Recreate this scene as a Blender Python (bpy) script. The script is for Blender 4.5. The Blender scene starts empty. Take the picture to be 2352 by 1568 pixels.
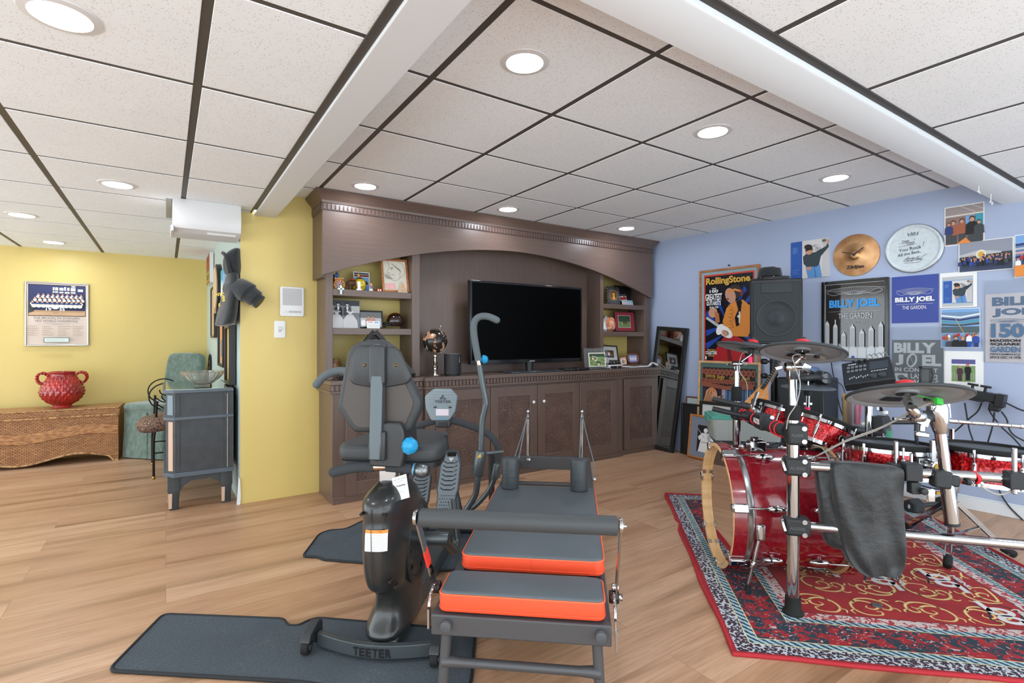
import bpy, math, random
from math import pi, sin, cos, radians, sqrt
from mathutils import Vector, Matrix, Euler
random.seed(7)
SC = bpy.context.scene
COL = SC.collection
SC.view_settings.view_transform = 'Standard'
SC.view_settings.look = 'None'
SC.view_settings.gamma = 1.0
SC.view_settings.use_curve_mapping = False
SC.view_settings.exposure = 0.93
cy = SC.cycles
cy.max_bounces = 5; cy.diffuse_bounces = 4; cy.glossy_bounces = 3; cy.transmission_bounces = 5; cy.transparent_max_bounces = 4
cy.use_adaptive_sampling = True; cy.adaptive_threshold = .08; cy.use_denoising = True; cy.sample_clamp_indirect = 8.0

# ------------------------------------------------------------------ camera and measuring frames
FPX, YAW, CXP, HYP, EYE = 1187.4, 0.5901, 1176.0, 781.3, 1.125
cam = bpy.data.cameras.new('camera'); camo = bpy.data.objects.new('camera', cam); COL.objects.link(camo)
camo.location = (0, 0, EYE); camo.rotation_euler = (pi/2, 0, -YAW)
cam.sensor_width = 36; cam.lens = FPX/2352*36; cam.shift_y = -2.7/2352; cam.clip_start = 0.02
SC.camera = camo

class Frame:
    """a local frame on the floor: y axis at ang degrees, x to its right; pl() measures where a sight line meets a local plane"""
    def __init__(s, ox, oy, ang):
        a = radians(ang); s.o = (ox, oy); s.ang = ang
        s.Y = (cos(a), sin(a)); s.X = (sin(a), -cos(a)); s.rz = a - pi/2
    def pl(s, px, py, x=None, y=None, z=None):
        a = (px-CXP)/FPX; b = -(py-HYP)/FPX
        d = (sin(YAW)+a*cos(YAW), cos(YAW)-a*sin(YAW), b)
        D = (d[0]*s.X[0]+d[1]*s.X[1], d[0]*s.Y[0]+d[1]*s.Y[1], d[2])
        c = (-s.o[0], -s.o[1])
        Cc = (c[0]*s.X[0]+c[1]*s.X[1], c[0]*s.Y[0]+c[1]*s.Y[1], EYE)
        i, v = (0, x) if x is not None else ((1, y) if y is not None else (2, z))
        t = (v-Cc[i])/D[i]
        return Vector((Cc[0]+t*D[0], Cc[1]+t*D[1], Cc[2]+t*D[2]))
    def wor(s, x, y, z=0.0):
        return Vector((s.o[0]+s.X[0]*x+s.Y[0]*y, s.o[1]+s.X[1]*x+s.Y[1]*y, z))
    @property
    def loc(s): return (s.o[0], s.o[1], 0)
ROOM = Frame(0, 0, 90)
BLUE = Frame(4.338, 3.673, 2.76)          # the blue wall: x towards the camera, y into the wall

# ------------------------------------------------------------------ materials
def lin(h):
    if isinstance(h, str):
        h = h.lstrip('#'); c = [int(h[i:i+2], 16)/255 for i in (0, 2, 4)]
    else: c = list(h)
    return tuple((x/12.92 if x <= .04045 else ((x+.055)/1.055)**2.4) for x in c)+(1.0,)
MATS = {}
def new_mat(name):
    m = bpy.data.materials.new(name); m.use_nodes = True
    return m, m.node_tree, m.node_tree.nodes['Principled BSDF']
def mat(name, col='#808080', rough=.5, metal=0., spec=.5, emit=0., trans=0., alpha=1., coat=0., sheen=0., ior=1.45, bump=None):
    if name in MATS: return MATS[name]
    m, t, p = new_mat(name)
    p.inputs['Base Color'].default_value = lin(col)
    p.inputs['Roughness'].default_value = rough; p.inputs['Metallic'].default_value = metal
    p.inputs['Specular IOR Level'].default_value = spec; p.inputs['IOR'].default_value = ior
    if emit: p.inputs['Emission Color'].default_value = lin(col); p.inputs['Emission Strength'].default_value = emit
    if trans: p.inputs['Transmission Weight'].default_value = trans
    if alpha < 1: p.inputs['Alpha'].default_value = alpha
    if coat: p.inputs['Coat Weight'].default_value = coat; p.inputs['Coat Roughness'].default_value = .08
    if sheen: p.inputs['Sheen Weight'].default_value = sheen
    if bump:
        sc_, st, di = bump
        n = N(t, 'ShaderNodeTexNoise', Scale=sc_, Detail=4.0); b = N(t, 'ShaderNodeBump', Strength=st, Distance=di)
        L(t, OC(t), n, 'Vector'); L(t, n.outputs['Fac'], b, 'Height'); L(t, b.outputs['Normal'], p, 'Normal')
    MATS[name] = m
    return m
def N(t, typ, **kw):
    n = t.nodes.new(typ)
    for k, v in kw.items():
        if k in n.inputs.keys(): n.inputs[k].default_value = v
        else: setattr(n, k, v)
    return n
def L(t, o, n, i):
    t.links.new(o, n.inputs[i])
def OC(t):
    for n in t.nodes:
        if n.bl_idname == 'ShaderNodeTexCoord': return n.outputs['Object']
    return t.nodes.new('ShaderNodeTexCoord').outputs['Object']
def MAP(t, src, scale=(1, 1, 1), loc=(0, 0, 0), rot=(0, 0, 0)):
    n = t.nodes.new('ShaderNodeMapping'); n.inputs['Scale'].default_value = scale
    n.inputs['Location'].default_value = loc; n.inputs['Rotation'].default_value = rot
    t.links.new(src, n.inputs['Vector']); return n.outputs['Vector']
def RAMP(t, fac, stops, interp='LINEAR'):
    n = t.nodes.new('ShaderNodeValToRGB'); n.color_ramp.interpolation = interp
    e = n.color_ramp.elements
    while len(e) < len(stops): e.new(.5)
    for k, (p, c) in enumerate(stops):
        e[k].position = p; e[k].color = lin(c) if isinstance(c, str) else (c, c, c, 1)
    t.links.new(fac, n.inputs['Fac']); return n.outputs['Color']
def MATH(t, op, a, b=None, clamp=False):
    n = t.nodes.new('ShaderNodeMath'); n.operation = op; n.use_clamp = clamp
    for i, v in enumerate((a, b)):
        if v is None: continue
        if isinstance(v, (int, float)): n.inputs[i].default_value = v
        else: t.links.new(v, n.inputs[i])
    return n.outputs[0]
def MIX(t, fac, a, b, mode='MIX'):
    n = t.nodes.new('ShaderNodeMix'); n.data_type = 'RGBA'; n.blend_type = mode
    for i, v in ((0, fac), (6, a), (7, b)):
        if isinstance(v, (int, float)): n.inputs[i].default_value = v
        elif isinstance(v, str): n.inputs[i].default_value = lin(v)
        else: t.links.new(v, n.inputs[i])
    return n.outputs[2]
def BUMP(t, p, h, strength=.3, dist=.01):
    b = t.nodes.new('ShaderNodeBump'); b.inputs['Strength'].default_value = strength; b.inputs['Distance'].default_value = dist
    t.links.new(h, b.inputs['Height']); t.links.new(b.outputs['Normal'], p.inputs['Normal'])
def noise(t, vec, scale, detail=4., rough=.5, dist=0.):
    n = N(t, 'ShaderNodeTexNoise', Scale=scale, Detail=detail, Roughness=rough, Distortion=dist)
    t.links.new(vec, n.inputs['Vector']); return n.outputs['Fac']
def noisy(name, c1, c2, scale, rough=.5, detail=4., stretch=(1, 1, 1), lo=.35, hi=.65, bump=0., bdist=.004, metal=0., coat=0., spec=.5, sheen=0.):
    """two colours mixed by a noise, with an optional bump from the same noise"""
    if name in MATS: return MATS[name]
    m, t, p = new_mat(name)
    v = MAP(t, OC(t), stretch); f = noise(t, v, scale, detail)
    t.links.new(RAMP(t, f, [(lo, c1), (hi, c2)]), p.inputs['Base Color'])
    p.inputs['Roughness'].default_value = rough; p.inputs['Metallic'].default_value = metal; p.inputs['Specular IOR Level'].default_value = spec
    if coat: p.inputs['Coat Weight'].default_value = coat; p.inputs['Coat Roughness'].default_value = .06
    if sheen: p.inputs['Sheen Weight'].default_value = sheen
    if bump: BUMP(t, p, f, bump, bdist)
    MATS[name] = m
    return m

# ------------------------------------------------------------------ mesh builder
def catmull(pts, k=6, closed=False):
    pts = [Vector(p) for p in pts]; n = len(pts); out = []
    for i in range(n if closed else n-1):
        if closed: p0, p1, p2, p3 = pts[(i-1) % n], pts[i], pts[(i+1) % n], pts[(i+2) % n]
        else: p0, p1, p2, p3 = pts[max(i-1, 0)], pts[i], pts[i+1], pts[min(i+2, n-1)]
        for j in range(k):
            t = j/k
            out.append(.5*((2*p1)+(-p0+p2)*t+(2*p0-5*p1+4*p2-p3)*t*t+(-p0+3*p1-3*p2+p3)*t**3))
    if not closed: out.append(pts[-1])
    return out
def rrect(w, h, r, n=6, cx=0., cy=0.):
    out = []
    for (sx, sy, a0) in ((1, 1, 0), (-1, 1, 90), (-1, -1, 180), (1, -1, 270)):
        for k in range(n+1):
            a = radians(a0+90*k/n); out.append((cx+sx*(w/2-r)+r*cos(a), cy+sy*(h/2-r)+r*sin(a)))
    return out
def circ(r, n=32, cx=0., cy=0., ry=None):
    return [(cx+r*cos(2*pi*k/n), cy+(ry or r)*sin(2*pi*k/n)) for k in range(n)]
def roundpoly(pts, r, n=5):
    """round the corners of a 2-D polygon"""
    out = []; m = len(pts)
    for i in range(m):
        p0, p1, p2 = Vector(pts[i-1]), Vector(pts[i]), Vector(pts[(i+1) % m])
        a = (p0-p1); b = (p2-p1); k = min(r, a.length*.45, b.length*.45)
        s, e = p1+a.normalized()*k, p1+b.normalized()*k
        for j in range(n+1):
            t = j/n; q = s*(1-t)**2+p1*2*t*(1-t)+e*t*t; out.append((q.x, q.y))
    return out
XZ = Matrix(((1, 0, 0, 0), (0, 0, -1, 0), (0, 1, 0, 0), (0, 0, 0, 1)))     # drawing plane (x, y) -> upright (x, z), facing -y
def frame_to(p0, p1):
    """matrix whose z axis runs from p0 to p1, origin p0"""
    z = (Vector(p1)-Vector(p0)).normalized(); q = z.to_track_quat('Z', 'Y')
    return Matrix.Translation(Vector(p0)) @ q.to_matrix().to_4x4()
TXT = {}
def text_mesh(body, bold=0., space=1.):
    key = (body, bold, space)
    if key in TXT: return TXT[key]
    cu = bpy.data.curves.new('lettering', 'FONT'); cu.body = body; cu.size = 1; cu.offset = bold; cu.resolution_u = 3; cu.space_character = space
    ob = bpy.data.objects.new('lettering', cu); COL.objects.link(ob)
    dg = bpy.context.evaluated_depsgraph_get(); me = bpy.data.meshes.new_from_object(ob.evaluated_get(dg))
    vs = [(v.co.x, v.co.y) for v in me.vertices]; fs = [tuple(p.vertices) for p in me.polygons]
    bpy.data.objects.remove(ob); bpy.data.curves.remove(cu); bpy.data.meshes.remove(me)
    TXT[key] = (vs, fs); return TXT[key]

class MB:
    def __init__(s): s.v = []; s.f = []; s.mi = []; s.mats = []; s.sm = []
    def add(s, vs, fs, m, M=None, smooth=True):
        if m not in s.mats: s.mats.append(m)
        k = s.mats.index(m); b = len(s.v)
        s.v += [tuple(M @ Vector(v)) for v in vs] if M is not None else [tuple(v) for v in vs]
        s.f += [tuple(i+b for i in f) for f in fs]; s.mi += [k]*len(fs); s.sm += [smooth]*len(fs)
        return s
    def box(s, x0, x1, y0, y1, z0, z1, m, M=None):
        vs = [(x, y, z) for z in (z0, z1) for y in (y0, y1) for x in (x0, x1)]
        return s.add(vs, [(0, 2, 3, 1), (4, 5, 7, 6), (0, 1, 5, 4), (2, 6, 7, 3), (0, 4, 6, 2), (1, 3, 7, 5)], m, M, False)
    def obox(s, c, size, m, rot=(0, 0, 0), M=None):
        T = Matrix.Translation(c) @ Euler(rot).to_matrix().to_4x4()
        x, y, z = [a/2 for a in size]
        return s.box(-x, x, -y, y, -z, z, m, (M @ T) if M is not None else T)
    def bar(s, p0, p1, w, h, m, up=(0, 0, 1)):
        """rectangular bar from p0 to p1; w across, h along up"""
        p0, p1, up = Vector(p0), Vector(p1), Vector(up); d = (p1-p0); ln = d.length; d.normalize()
        x = d.cross(up).normalized(); u = x.cross(d).normalized()
        M = Matrix(((x.x, d.x, u.x, p0.x), (x.y, d.y, u.y, p0.y), (x.z, d.z, u.z, p0.z), (0, 0, 0, 1)))
        return s.box(-w/2, w/2, 0, ln, -h/2, h/2, m, M)
    def prism(s, poly, z0, z1, m, M=None, taper=None, smooth=True):
        n = len(poly); vs = [(x, y, z0) for x, y in poly]
        if taper:
            cx = sum(p[0] for p in poly)/n; cy = sum(p[1] for p in poly)/n
            vs += [(cx+(x-cx)*taper, cy+(y-cy)*taper, z1) for x, y in poly]
        else: vs += [(x, y, z1) for x, y in poly]
        fs = [tuple(range(n-1, -1, -1)), tuple(range(n, 2*n))]+[(i, (i+1) % n, n+(i+1) % n, n+i) for i in range(n)]
        return s.add(vs, fs, m, M, smooth)
    def cushion(s, poly, z0, z1, r, m, M=None, n=4, mtop=None):
        """prism with rounded top and bottom edges; top faces may carry another material"""
        k = len(poly); cx = sum(p[0] for p in poly)/k; cy = sum(p[1] for p in poly)/k
        hx = max(abs(p[0]-cx) for p in poly); hy = max(abs(p[1]-cy) for p in poly)
        rings = []
        for j in range(n+1):
            a = pi/2*j/n; rings.append((z0+r-r*cos(a), r-r*sin(a)))
        for j in range(n+1):
            a = pi/2*j/n; rings.append((z1-r+r*sin(a), r-r*cos(a)))
        vs = []; fs = []
        for (z, ins) in rings:
            vs += [(cx+(x-cx)*(1-ins/hx), cy+(y-cy)*(1-ins/hy), z) for x, y in poly]
        for j in range(len(rings)-1):
            fs += [(j*k+i, j*k+(i+1) % k, (j+1)*k+(i+1) % k, (j+1)*k+i) for i in range(k)]
        if mtop is None:
            fs += [tuple(range(k-1, -1, -1)), tuple(range((len(rings)-1)*k, len(rings)*k))]
            return s.add(vs, fs, m, M)
        cut = (len(rings)-2)*k
        s.add(vs, fs[:cut]+[tuple(range(k-1, -1, -1))], m, M)
        return s.add(vs, fs[cut:]+[tuple(range((len(rings)-1)*k, len(rings)*k))], mtop, M)
    def lathe(s, prof, m, M=None, n=32, caps=True):
        vs = []; fs = []
        for (r, z) in prof: vs += [(r*cos(2*pi*k/n), r*sin(2*pi*k/n), z) for k in range(n)]
        for j in range(len(prof)-1):
            fs += [(j*n+k, j*n+(k+1) % n, (j+1)*n+(k+1) % n, (j+1)*n+k) for k in range(n)]
        if caps:
            if prof[0][0] > 1e-5: fs.append(tuple(range(n-1, -1, -1)))
            if prof[-1][0] > 1e-5: fs.append(tuple(range((len(prof)-1)*n, len(prof)*n)))
        return s.add(vs, fs, m, M)
    def cyl(s, p0, p1, r, m, r1=None, n=20, caps=True):
        ln = (Vector(p1)-Vector(p0)).length
        return s.lathe([(r, 0), (r if r1 is None else r1, ln)], m, frame_to(p0, p1), n, caps)
    def rcyl(s, p0, p1, r, m, e=.004, n=24):
        ln = (Vector(p1)-Vector(p0)).length
        pr = [(r-e, 0), (r-e*.3, e*.3), (r, e), (r, ln-e), (r-e*.3, ln-e*.3), (r-e, ln)]
        return s.lathe(pr, m, frame_to(p0, p1), n)
    def tube(s, pts, r, m, n=12, closed=False, k=6, smooth=True, caps=True, flat=1.):
        P = catmull(pts, k, closed) if smooth else [Vector(p) for p in pts]
        if not smooth and closed: pass
        N_ = len(P); rad = r if isinstance(r, (list, tuple)) else None
        vs = []; fs = []; up = None
        for i, p in enumerate(P):
            a = P[(i-1) % N_] if (i or closed) else p; b = P[(i+1) % N_] if (i < N_-1 or closed) else p
            d = (b-a).normalized() if (b-a).length > 1e-9 else Vector((0, 0, 1))
            if up is None:
                up = Vector((0, 0, 1)) if abs(d.z) < .9 else Vector((1, 0, 0))
            x = d.cross(up)
            if x.length < 1e-6: x = d.orthogonal()
            x.normalize(); up = x.cross(d).normalized()
            rr = r if rad is None else rad[0]+(rad[-1]-rad[0])*i/(N_-1) if len(rad) == 2 else rad[min(len(rad)-1, int(i/(N_-1)*(len(rad)-1)+.5))]
            vs += [p+x*rr*cos(2*pi*j/n)+up*rr*flat*sin(2*pi*j/n) for j in range(n)]
        for i in range(N_ if closed else N_-1):
            q = (i+1) % N_
            fs += [(i*n+j, i*n+(j+1) % n, q*n+(j+1) % n, q*n+j) for j in range(n)]
        if caps and not closed: fs += [tuple(range(n-1, -1, -1)), tuple(range((N_-1)*n, N_*n))]
        return s.add(vs, fs, m)
    def sphere(s, c, r, m, n=20, sz=(1, 1, 1), M=None):
        prof = [(r*sin(pi*j/(n//2)), -r*cos(pi*j/(n//2))) for j in range(n//2+1)]
        T = Matrix.Translation(c) @ Matrix.Diagonal((*sz, 1))
        return s.lathe(prof, m, (M @ T) if M is not None else T, n, False)
    def surf(s, fn, nu, nv, m, M=None, wrap=False):
        vs = [fn(i/nu, j/nv) for j in range(nv+1) for i in range(nu+1)]
        fs = [(j*(nu+1)+i, j*(nu+1)+i+1, (j+1)*(nu+1)+i+1, (j+1)*(nu+1)+i) for j in range(nv) for i in range(nu)]
        return s.add(vs, fs, m, M)
    def loft(s, rings, m, M=None, closed=True, caps=True):
        n = len(rings[0]); vs = [p for r in rings for p in r]; fs = []
        for j in range(len(rings)-1):
            fs += [(j*n+i, j*n+(i+1) % n, (j+1)*n+(i+1) % n, (j+1)*n+i) for i in range(n if closed else n-1)]
        if caps: fs += [tuple(range(n-1, -1, -1)), tuple(range((len(rings)-1)*n, len(rings)*n))]
        return s.add(vs, fs, m, M)
    def text(s, body, M, m, w=None, h=None, bold=0., align='C', space=1., d=0.):
        """flat lettering centred on M's origin, fitted to width w and / or height h"""
        vs, fs = text_mesh(body, bold, space)
        if not vs: return s
        x0, x1 = min(v[0] for v in vs), max(v[0] for v in vs); y0, y1 = min(v[1] for v in vs), max(v[1] for v in vs)
        sx = w/(x1-x0) if w else None; sy = h/(y1-y0) if h else None
        sx = sx or sy; sy = sy or sx
        ox = {'C': (x0+x1)/2, 'L': x0, 'R': x1}[align]
        return s.add([((x-ox)*sx, (y-(y0+y1)/2)*sy, d) for x, y in vs], fs, m, M, False)
    def build(s, name, parent=None, loc=None, rot=None, bevel=0., angle=40, sub=0, seg=2, solid=0.):
        me = bpy.data.meshes.new(name); me.from_pydata(s.v, [], s.f)
        for m in s.mats: me.materials.append(m)
        for p, k, q in zip(me.polygons, s.mi, s.sm): p.material_index = k; p.use_smooth = True
        me.update()
        try: me.set_sharp_from_angle(angle=radians(angle))
        except Exception: pass
        o = bpy.data.objects.new(name, me); COL.objects.link(o)
        if parent is not None: o.parent = parent
        if loc is not None: o.location = loc
        if rot is not None: o.rotation_euler = rot
        if solid:
            q = o.modifiers.new('thickness', 'SOLIDIFY'); q.thickness = solid; q.offset = 0
        if bevel:
            b = o.modifiers.new('bevel', 'BEVEL'); b.width = bevel; b.segments = seg; b.limit_method = 'ANGLE'; b.angle_limit = radians(50)
            b.harden_normals = False
        if sub:
            q = o.modifiers.new('subdivision', 'SUBSURF'); q.levels = sub; q.render_levels = sub
        return o

class Flat:
    """printed artwork on an upright panel: u, v in 0..1 from the top left of a w x h sheet whose centre is (cx, cz), facing -y"""
    def __init__(s, mb, cx, cz, w, h, y, step=.0003, M=None):
        s.mb = mb; s.c = (cx, cz); s.w = w; s.h = h; s.y = y; s.step = step; s.M = M
    def P(s, u, v): return (s.c[0]+(u-.5)*s.w, s.y, s.c[1]+(.5-v)*s.h)
    def nxt(s): s.y -= s.step
    def poly(s, pts, m):
        s.nxt(); s.mb.add([s.P(*p) for p in pts], [tuple(range(len(pts)))], m, s.M, False); return s
    def rect(s, u0, v0, u1, v1, m): return s.poly([(u0, v1), (u1, v1), (u1, v0), (u0, v0)], m)
    def ell(s, u, v, ru, rv, m, n=20, a=0.):
        return s.poly([(u+ru*cos(t)*cos(a)-rv*sin(t)*sin(a), v+ru*cos(t)*sin(a)+rv*sin(t)*cos(a)) for t in [2*pi*k/n for k in range(n)]][::-1], m)
    def line(s, pts, wd, m, smooth=False):
        """a stroke; wd in metres"""
        s.nxt(); P = [Vector(s.P(*p)) for p in pts]
        if smooth: P = catmull(P, 5)
        vs = []
        for i, p in enumerate(P):
            d = P[min(i+1, len(P)-1)]-P[max(i-1, 0)]; d = Vector((-d.z, 0, d.x)); d = d.normalized()*wd/2 if d.length > 0 else Vector((0, 0, wd/2))
            vs += [p+d, p-d]
        s.mb.add(vs, [(2*i, 2*i+1, 2*i+3, 2*i+2) for i in range(len(P)-1)], m, s.M, False); return s
    def text(s, body, u, v, m, w=None, h=None, bold=0., align='C', space=1., rot=0.):
        s.nxt(); p = s.P(u, v)
        T = Matrix.Translation(p) @ XZ @ Matrix.Rotation(rot, 4, 'Z')
        if s.M is not None: T = s.M @ T
        s.mb.text(body, T, m, w*s.w if w else None, h*s.h if h else None, bold, align, space); return s

def tag(o, label, cat, group=None):
    o['label'] = label; o['category'] = cat
    if group: o['group'] = group
    return o
def thing(name, label, cat, loc=(0, 0, 0), rz=0., group=None, rot=None):
    o = bpy.data.objects.new(name, None); COL.objects.link(o); o.empty_display_size = .05
    o.location = loc; o.rotation_euler = rot if rot else (0, 0, rz)
    return tag(o, label, cat, group)
def struct(o):
    o['kind'] = 'structure'; return o
def copy_tree(o, parent=None, label=None, loc=None, rz=None, group=None):
    c = o.copy(); COL.objects.link(c)
    if parent is not None: c.parent = parent
    for ch in list(o.children): copy_tree(ch, c)
    if label: c['label'] = label
    if group: c['group'] = group
    if loc is not None: c.location = loc
    if rz is not None: c.rotation_euler = (0, 0, rz)
    return c

# ------------------------------------------------------------------ shared materials
WHITE = mat('white_paint', '#dde1e4', .5)
BLACKP = mat('black_plastic', '#1b1c1e', .42)
BLACKG = mat('black_gloss', '#0b0b0c', .15, coat=.5)
GREYP = mat('grey_plastic', '#4b4e51', .45)
STEEL = mat('brushed_steel', '#b8b8b8', .28, 1.)
CHROME = mat('chrome', '#bcbec0', .07, 1.)
RUBBER = mat('black_rubber', '#161616', .8)
WHITEP = mat('white_plastic', '#e6e6e6', .35)
REDT = mat('red_tape', '#d8202c', .45)
GOLDB = mat('brass', '#b99243', .3, 1.)
GLASS = mat('clear_glass', '#ffffff', .02, trans=1., ior=1.45)
PAPER = mat('white_paper', '#e6e6e4', .6)
INK = mat('black_ink', '#17181b', .6)
# ================================================================== the room
def wall_mat(name, c, c2, sc=1.2):
    m, t, p = new_mat(name)
    f = noise(t, MAP(t, OC(t), (1, 1, .35)), sc, 3.)
    t.links.new(RAMP(t, f, [(.3, c), (.7, c2)]), p.inputs['Base Color']); p.inputs['Roughness'].default_value = .42
    p.inputs['Specular IOR Level'].default_value = .35
    BUMP(t, p, noise(t, OC(t), 160, 2.), .08, .002)
    return m
YELLOW = wall_mat('yellow_wall_paint', '#d2bb6f', '#dac47c')
BLUEM = wall_mat('periwinkle_wall_paint', '#a4b0cb', '#a9b5ce')
GREENM = wall_mat('pale_green_wall_paint', '#b5c6c0', '#bccbc5')
# floor: oak look planks along x
m, t, p = new_mat('oak_plank_floor')
oc = OC(t)
br = N(t, 'ShaderNodeTexBrick', offset=.37, offset_frequency=2, squash=1.)
br.inputs['Scale'].default_value = 1.; br.inputs['Mortar Size'].default_value = .0012; br.inputs['Mortar Smooth'].default_value = .1
br.inputs['Brick Width'].default_value = 1.5; br.inputs['Row Height'].default_value = .205; br.inputs['Bias'].default_value = 0
br.inputs['Color1'].default_value = (0, 0, 0, 1); br.inputs['Color2'].default_value = (1, 1, 1, 1); br.inputs['Mortar'].default_value = (.5, .5, .5, 1)
t.links.new(oc, br.inputs['Vector'])
cell = N(t, 'ShaderNodeSeparateColor'); t.links.new(br.outputs['Color'], cell.inputs[0])
sx = N(t, 'ShaderNodeSeparateXYZ'); t.links.new(oc, sx.inputs[0])
off = N(t, 'ShaderNodeCombineXYZ'); t.links.new(MATH(t, 'MULTIPLY', cell.outputs[0], 7.3), off.inputs[0]); t.links.new(MATH(t, 'MULTIPLY', cell.outputs[0], 3.1), off.inputs[1])
va = N(t, 'ShaderNodeVectorMath', operation='ADD'); t.links.new(oc, va.inputs[0]); t.links.new(off.outputs[0], va.inputs[1])
broad = noise(t, MAP(t, va.outputs[0], (.55, 6.5, 1)), 1.1, 3., .5, .5)
fine = noise(t, MAP(t, va.outputs[0], (3., 60., 1)), 1.6, 6., .6, .3)
base = RAMP(t, broad, [(.26, '#86674e'), (.36, '#aa8768'), (.47, '#c29c7d'), (.74, '#cfac8e')])
tint = RAMP(t, cell.outputs[0], [(0., '#e6dcd2'), (1., '#ffffff')])
c1 = MIX(t, 1., base, tint, 'MULTIPLY')
c2 = MIX(t, .32, c1, RAMP(t, fine, [(.35, '#b09880'), (.55, '#ffffff')]), 'MULTIPLY')
c3 = MIX(t, MATH(t, 'MULTIPLY', br.outputs['Fac'], .75), c2, '#86684e')
t.links.new(c3, p.inputs['Base Color']); p.inputs['Roughness'].default_value = .40; p.inputs['Specular IOR Level'].default_value = .45
BUMP(t, p, MATH(t, 'SUBTRACT', fine, MATH(t, 'MULTIPLY', br.outputs['Fac'], 2.)), .12, .002)
FLOORM = m
mb = MB(); mb.add([(-3.2, -1.6, 0), (5.2, -1.6, 0), (5.2, 7.2, 0), (-3.2, 7.2, 0)], [(0, 1, 2, 3)], FLOORM)
floor = struct(mb.build('floor'))
# walls
mb = MB(); mb.box(-3.2, .40, 6.62, 6.72, 0, 2.3, YELLOW); struct(mb.build('wall_back'))
mb = MB(); mb.box(.425, 4.6, 3.99, 4.09, 0, 2.4, YELLOW); struct(mb.build('wall_center'))
mb = MB(); mb.add([(.425, 3.99, 0), (.38, 6.63, 0), (.48, 6.63, 0), (.525, 4.09, 0), (.425, 3.99, 2.3), (.38, 6.63, 2.3), (.48, 6.63, 2.3), (.525, 4.09, 2.3)],
                  [(0, 1, 2, 3), (7, 6, 5, 4), (0, 4, 5, 1), (1, 5, 6, 2), (2, 6, 7, 3), (3, 7, 4, 0)], GREENM)
struct(mb.build('wall_side'))
mb = MB(); mb.box(-.6, 5.2, 0, .1, 0, 2.4, BLUEM); w = struct(mb.build('wall_right', loc=BLUE.loc, rot=(0, 0, BLUE.rz)))
mb = MB(); mb.box(1.2, 5.2, -.014, 0, 0, .078, WHITE); mb.box(1.2, 5.2, -.010, 0, .078, .088, WHITE)
struct(mb.build('baseboard_right', loc=BLUE.loc, rot=(0, 0, BLUE.rz), bevel=.003))
mb = MB(); mb.prism([(.402, 0), (.424, 0), (.428, .05), (.424, .17), (.414, .19), (.408, .08)], -3.988, -3.980, WHITE, XZ, smooth=False); struct(mb.build('trim_6'))
# ceilings: pressed mineral tiles hanging in a dark grid
m, t, p = new_mat('mineral_ceiling_tile')
v = N(t, 'ShaderNodeTexVoronoi', Scale=1.); t.links.new(MAP(t, OC(t), (120, 135, 100)), v.inputs['Vector'])
n2 = noise(t, OC(t), 55, 3.)
hole = MATH(t, 'MULTIPLY', MATH(t, 'LESS_THAN', v.outputs['Distance'], .22), MATH(t, 'GREATER_THAN', n2, .47))
hole2 = MATH(t, 'GREATER_THAN', noise(t, MAP(t, OC(t), (170, 190, 100)), 1., 1.), .75)
hh = MATH(t, 'MAXIMUM', hole, hole2)
t.links.new(MIX(t, hh, RAMP(t, noise(t, OC(t), 3., 2.), [(.3, '#eef3f6'), (.7, '#f2f6f9')]), '#bdbdbd'), p.inputs['Base Color'])
p.inputs['Roughness'].default_value = .9; p.inputs['Specular IOR Level'].default_value = .1
BUMP(t, p, MATH(t, 'SUBTRACT', 1., hh), .35, .004)
TILE = m
GRID = mat('dark_bronze_grid', '#4d4844', .5)
def ceiling(name, xs, ys, z, gap=.0135, dep=.0022, x_edge=None):
    mb = MB()
    for a, b in zip(xs[:-1], xs[1:]):
        for c, d in zip(ys[:-1], ys[1:]):
            x0, x1, y0, y1 = a+gap, b-gap, c+gap*.8, d-gap*.8
            e = .0015
            vs = [(x0+e, y0+e, z), (x1-e, y0+e, z), (x1-e, y1-e, z), (x0+e, y1-e, z), (x0, y0, z+dep), (x1, y0, z+dep), (x1, y1, z+dep), (x0, y1, z+dep)]
            mb.add(vs, [(3, 2, 1, 0), (0, 1, 5, 4), (1, 2, 6, 5), (2, 3, 7, 6), (3, 0, 4, 7)], TILE, None, False)
    mb.add([(xs[0], ys[0], z+dep), (xs[-1], ys[0], z+dep), (xs[-1], ys[-1], z+dep), (xs[0], ys[-1], z+dep)], [(3, 2, 1, 0)], GRID, None, False)
    return struct(mb.build(name, angle=20))
ZC, ZL, ZR = 2.167, 2.008, 2.022
ceiling('ceiling', [.60]+[.879+.606*k for k in range(0, 6)]+[4.70], [1.0]+[1.277+.609*k for k in range(0, 5)]+[4.0], ZC)
ceiling('ceiling', [-3.2, -2.36, -1.75, -1.135, -.525, .092, .497], [-1.6]+[-.952+.61*k for k in range(0, 13)]+[6.64], ZL)
ceiling('ceiling', [.50, .879]+[.879+.606*k for k in range(1, 6)]+[4.7], [-1.6, -.366, .866], ZR)
# boxed beams
mb = MB(); mb.box(.511, .650, -1.6, 3.99, 1.993, 2.25, WHITE); struct(mb.build('trim_1', bevel=.004))
mb = MB(); mb.prism([(.853, 1.999), (.858, 1.995), (1.004, 1.995), (1.007, 1.998), (1.007, 2.25), (.853, 2.25)], .652, 4.7, WHITE, Matrix(((0, 0, 1, 0), (1, 0, 0, 0), (0, 1, 0, 0), (0, 0, 0, 1))))
struct(mb.build('trim_2'))
# dark wall angles along the beams
mb = MB(); mb.box(.482, .5105, -1.6, 3.85, 2.003, 2.012, GRID); struct(mb.build('trim_3'))
mb = MB(); mb.box(.655, 4.7, .826, .8525, 2.016, 2.026, mat('dark_grid_angle', '#3e3a37', .55)); struct(mb.build('trim_4'))
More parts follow.
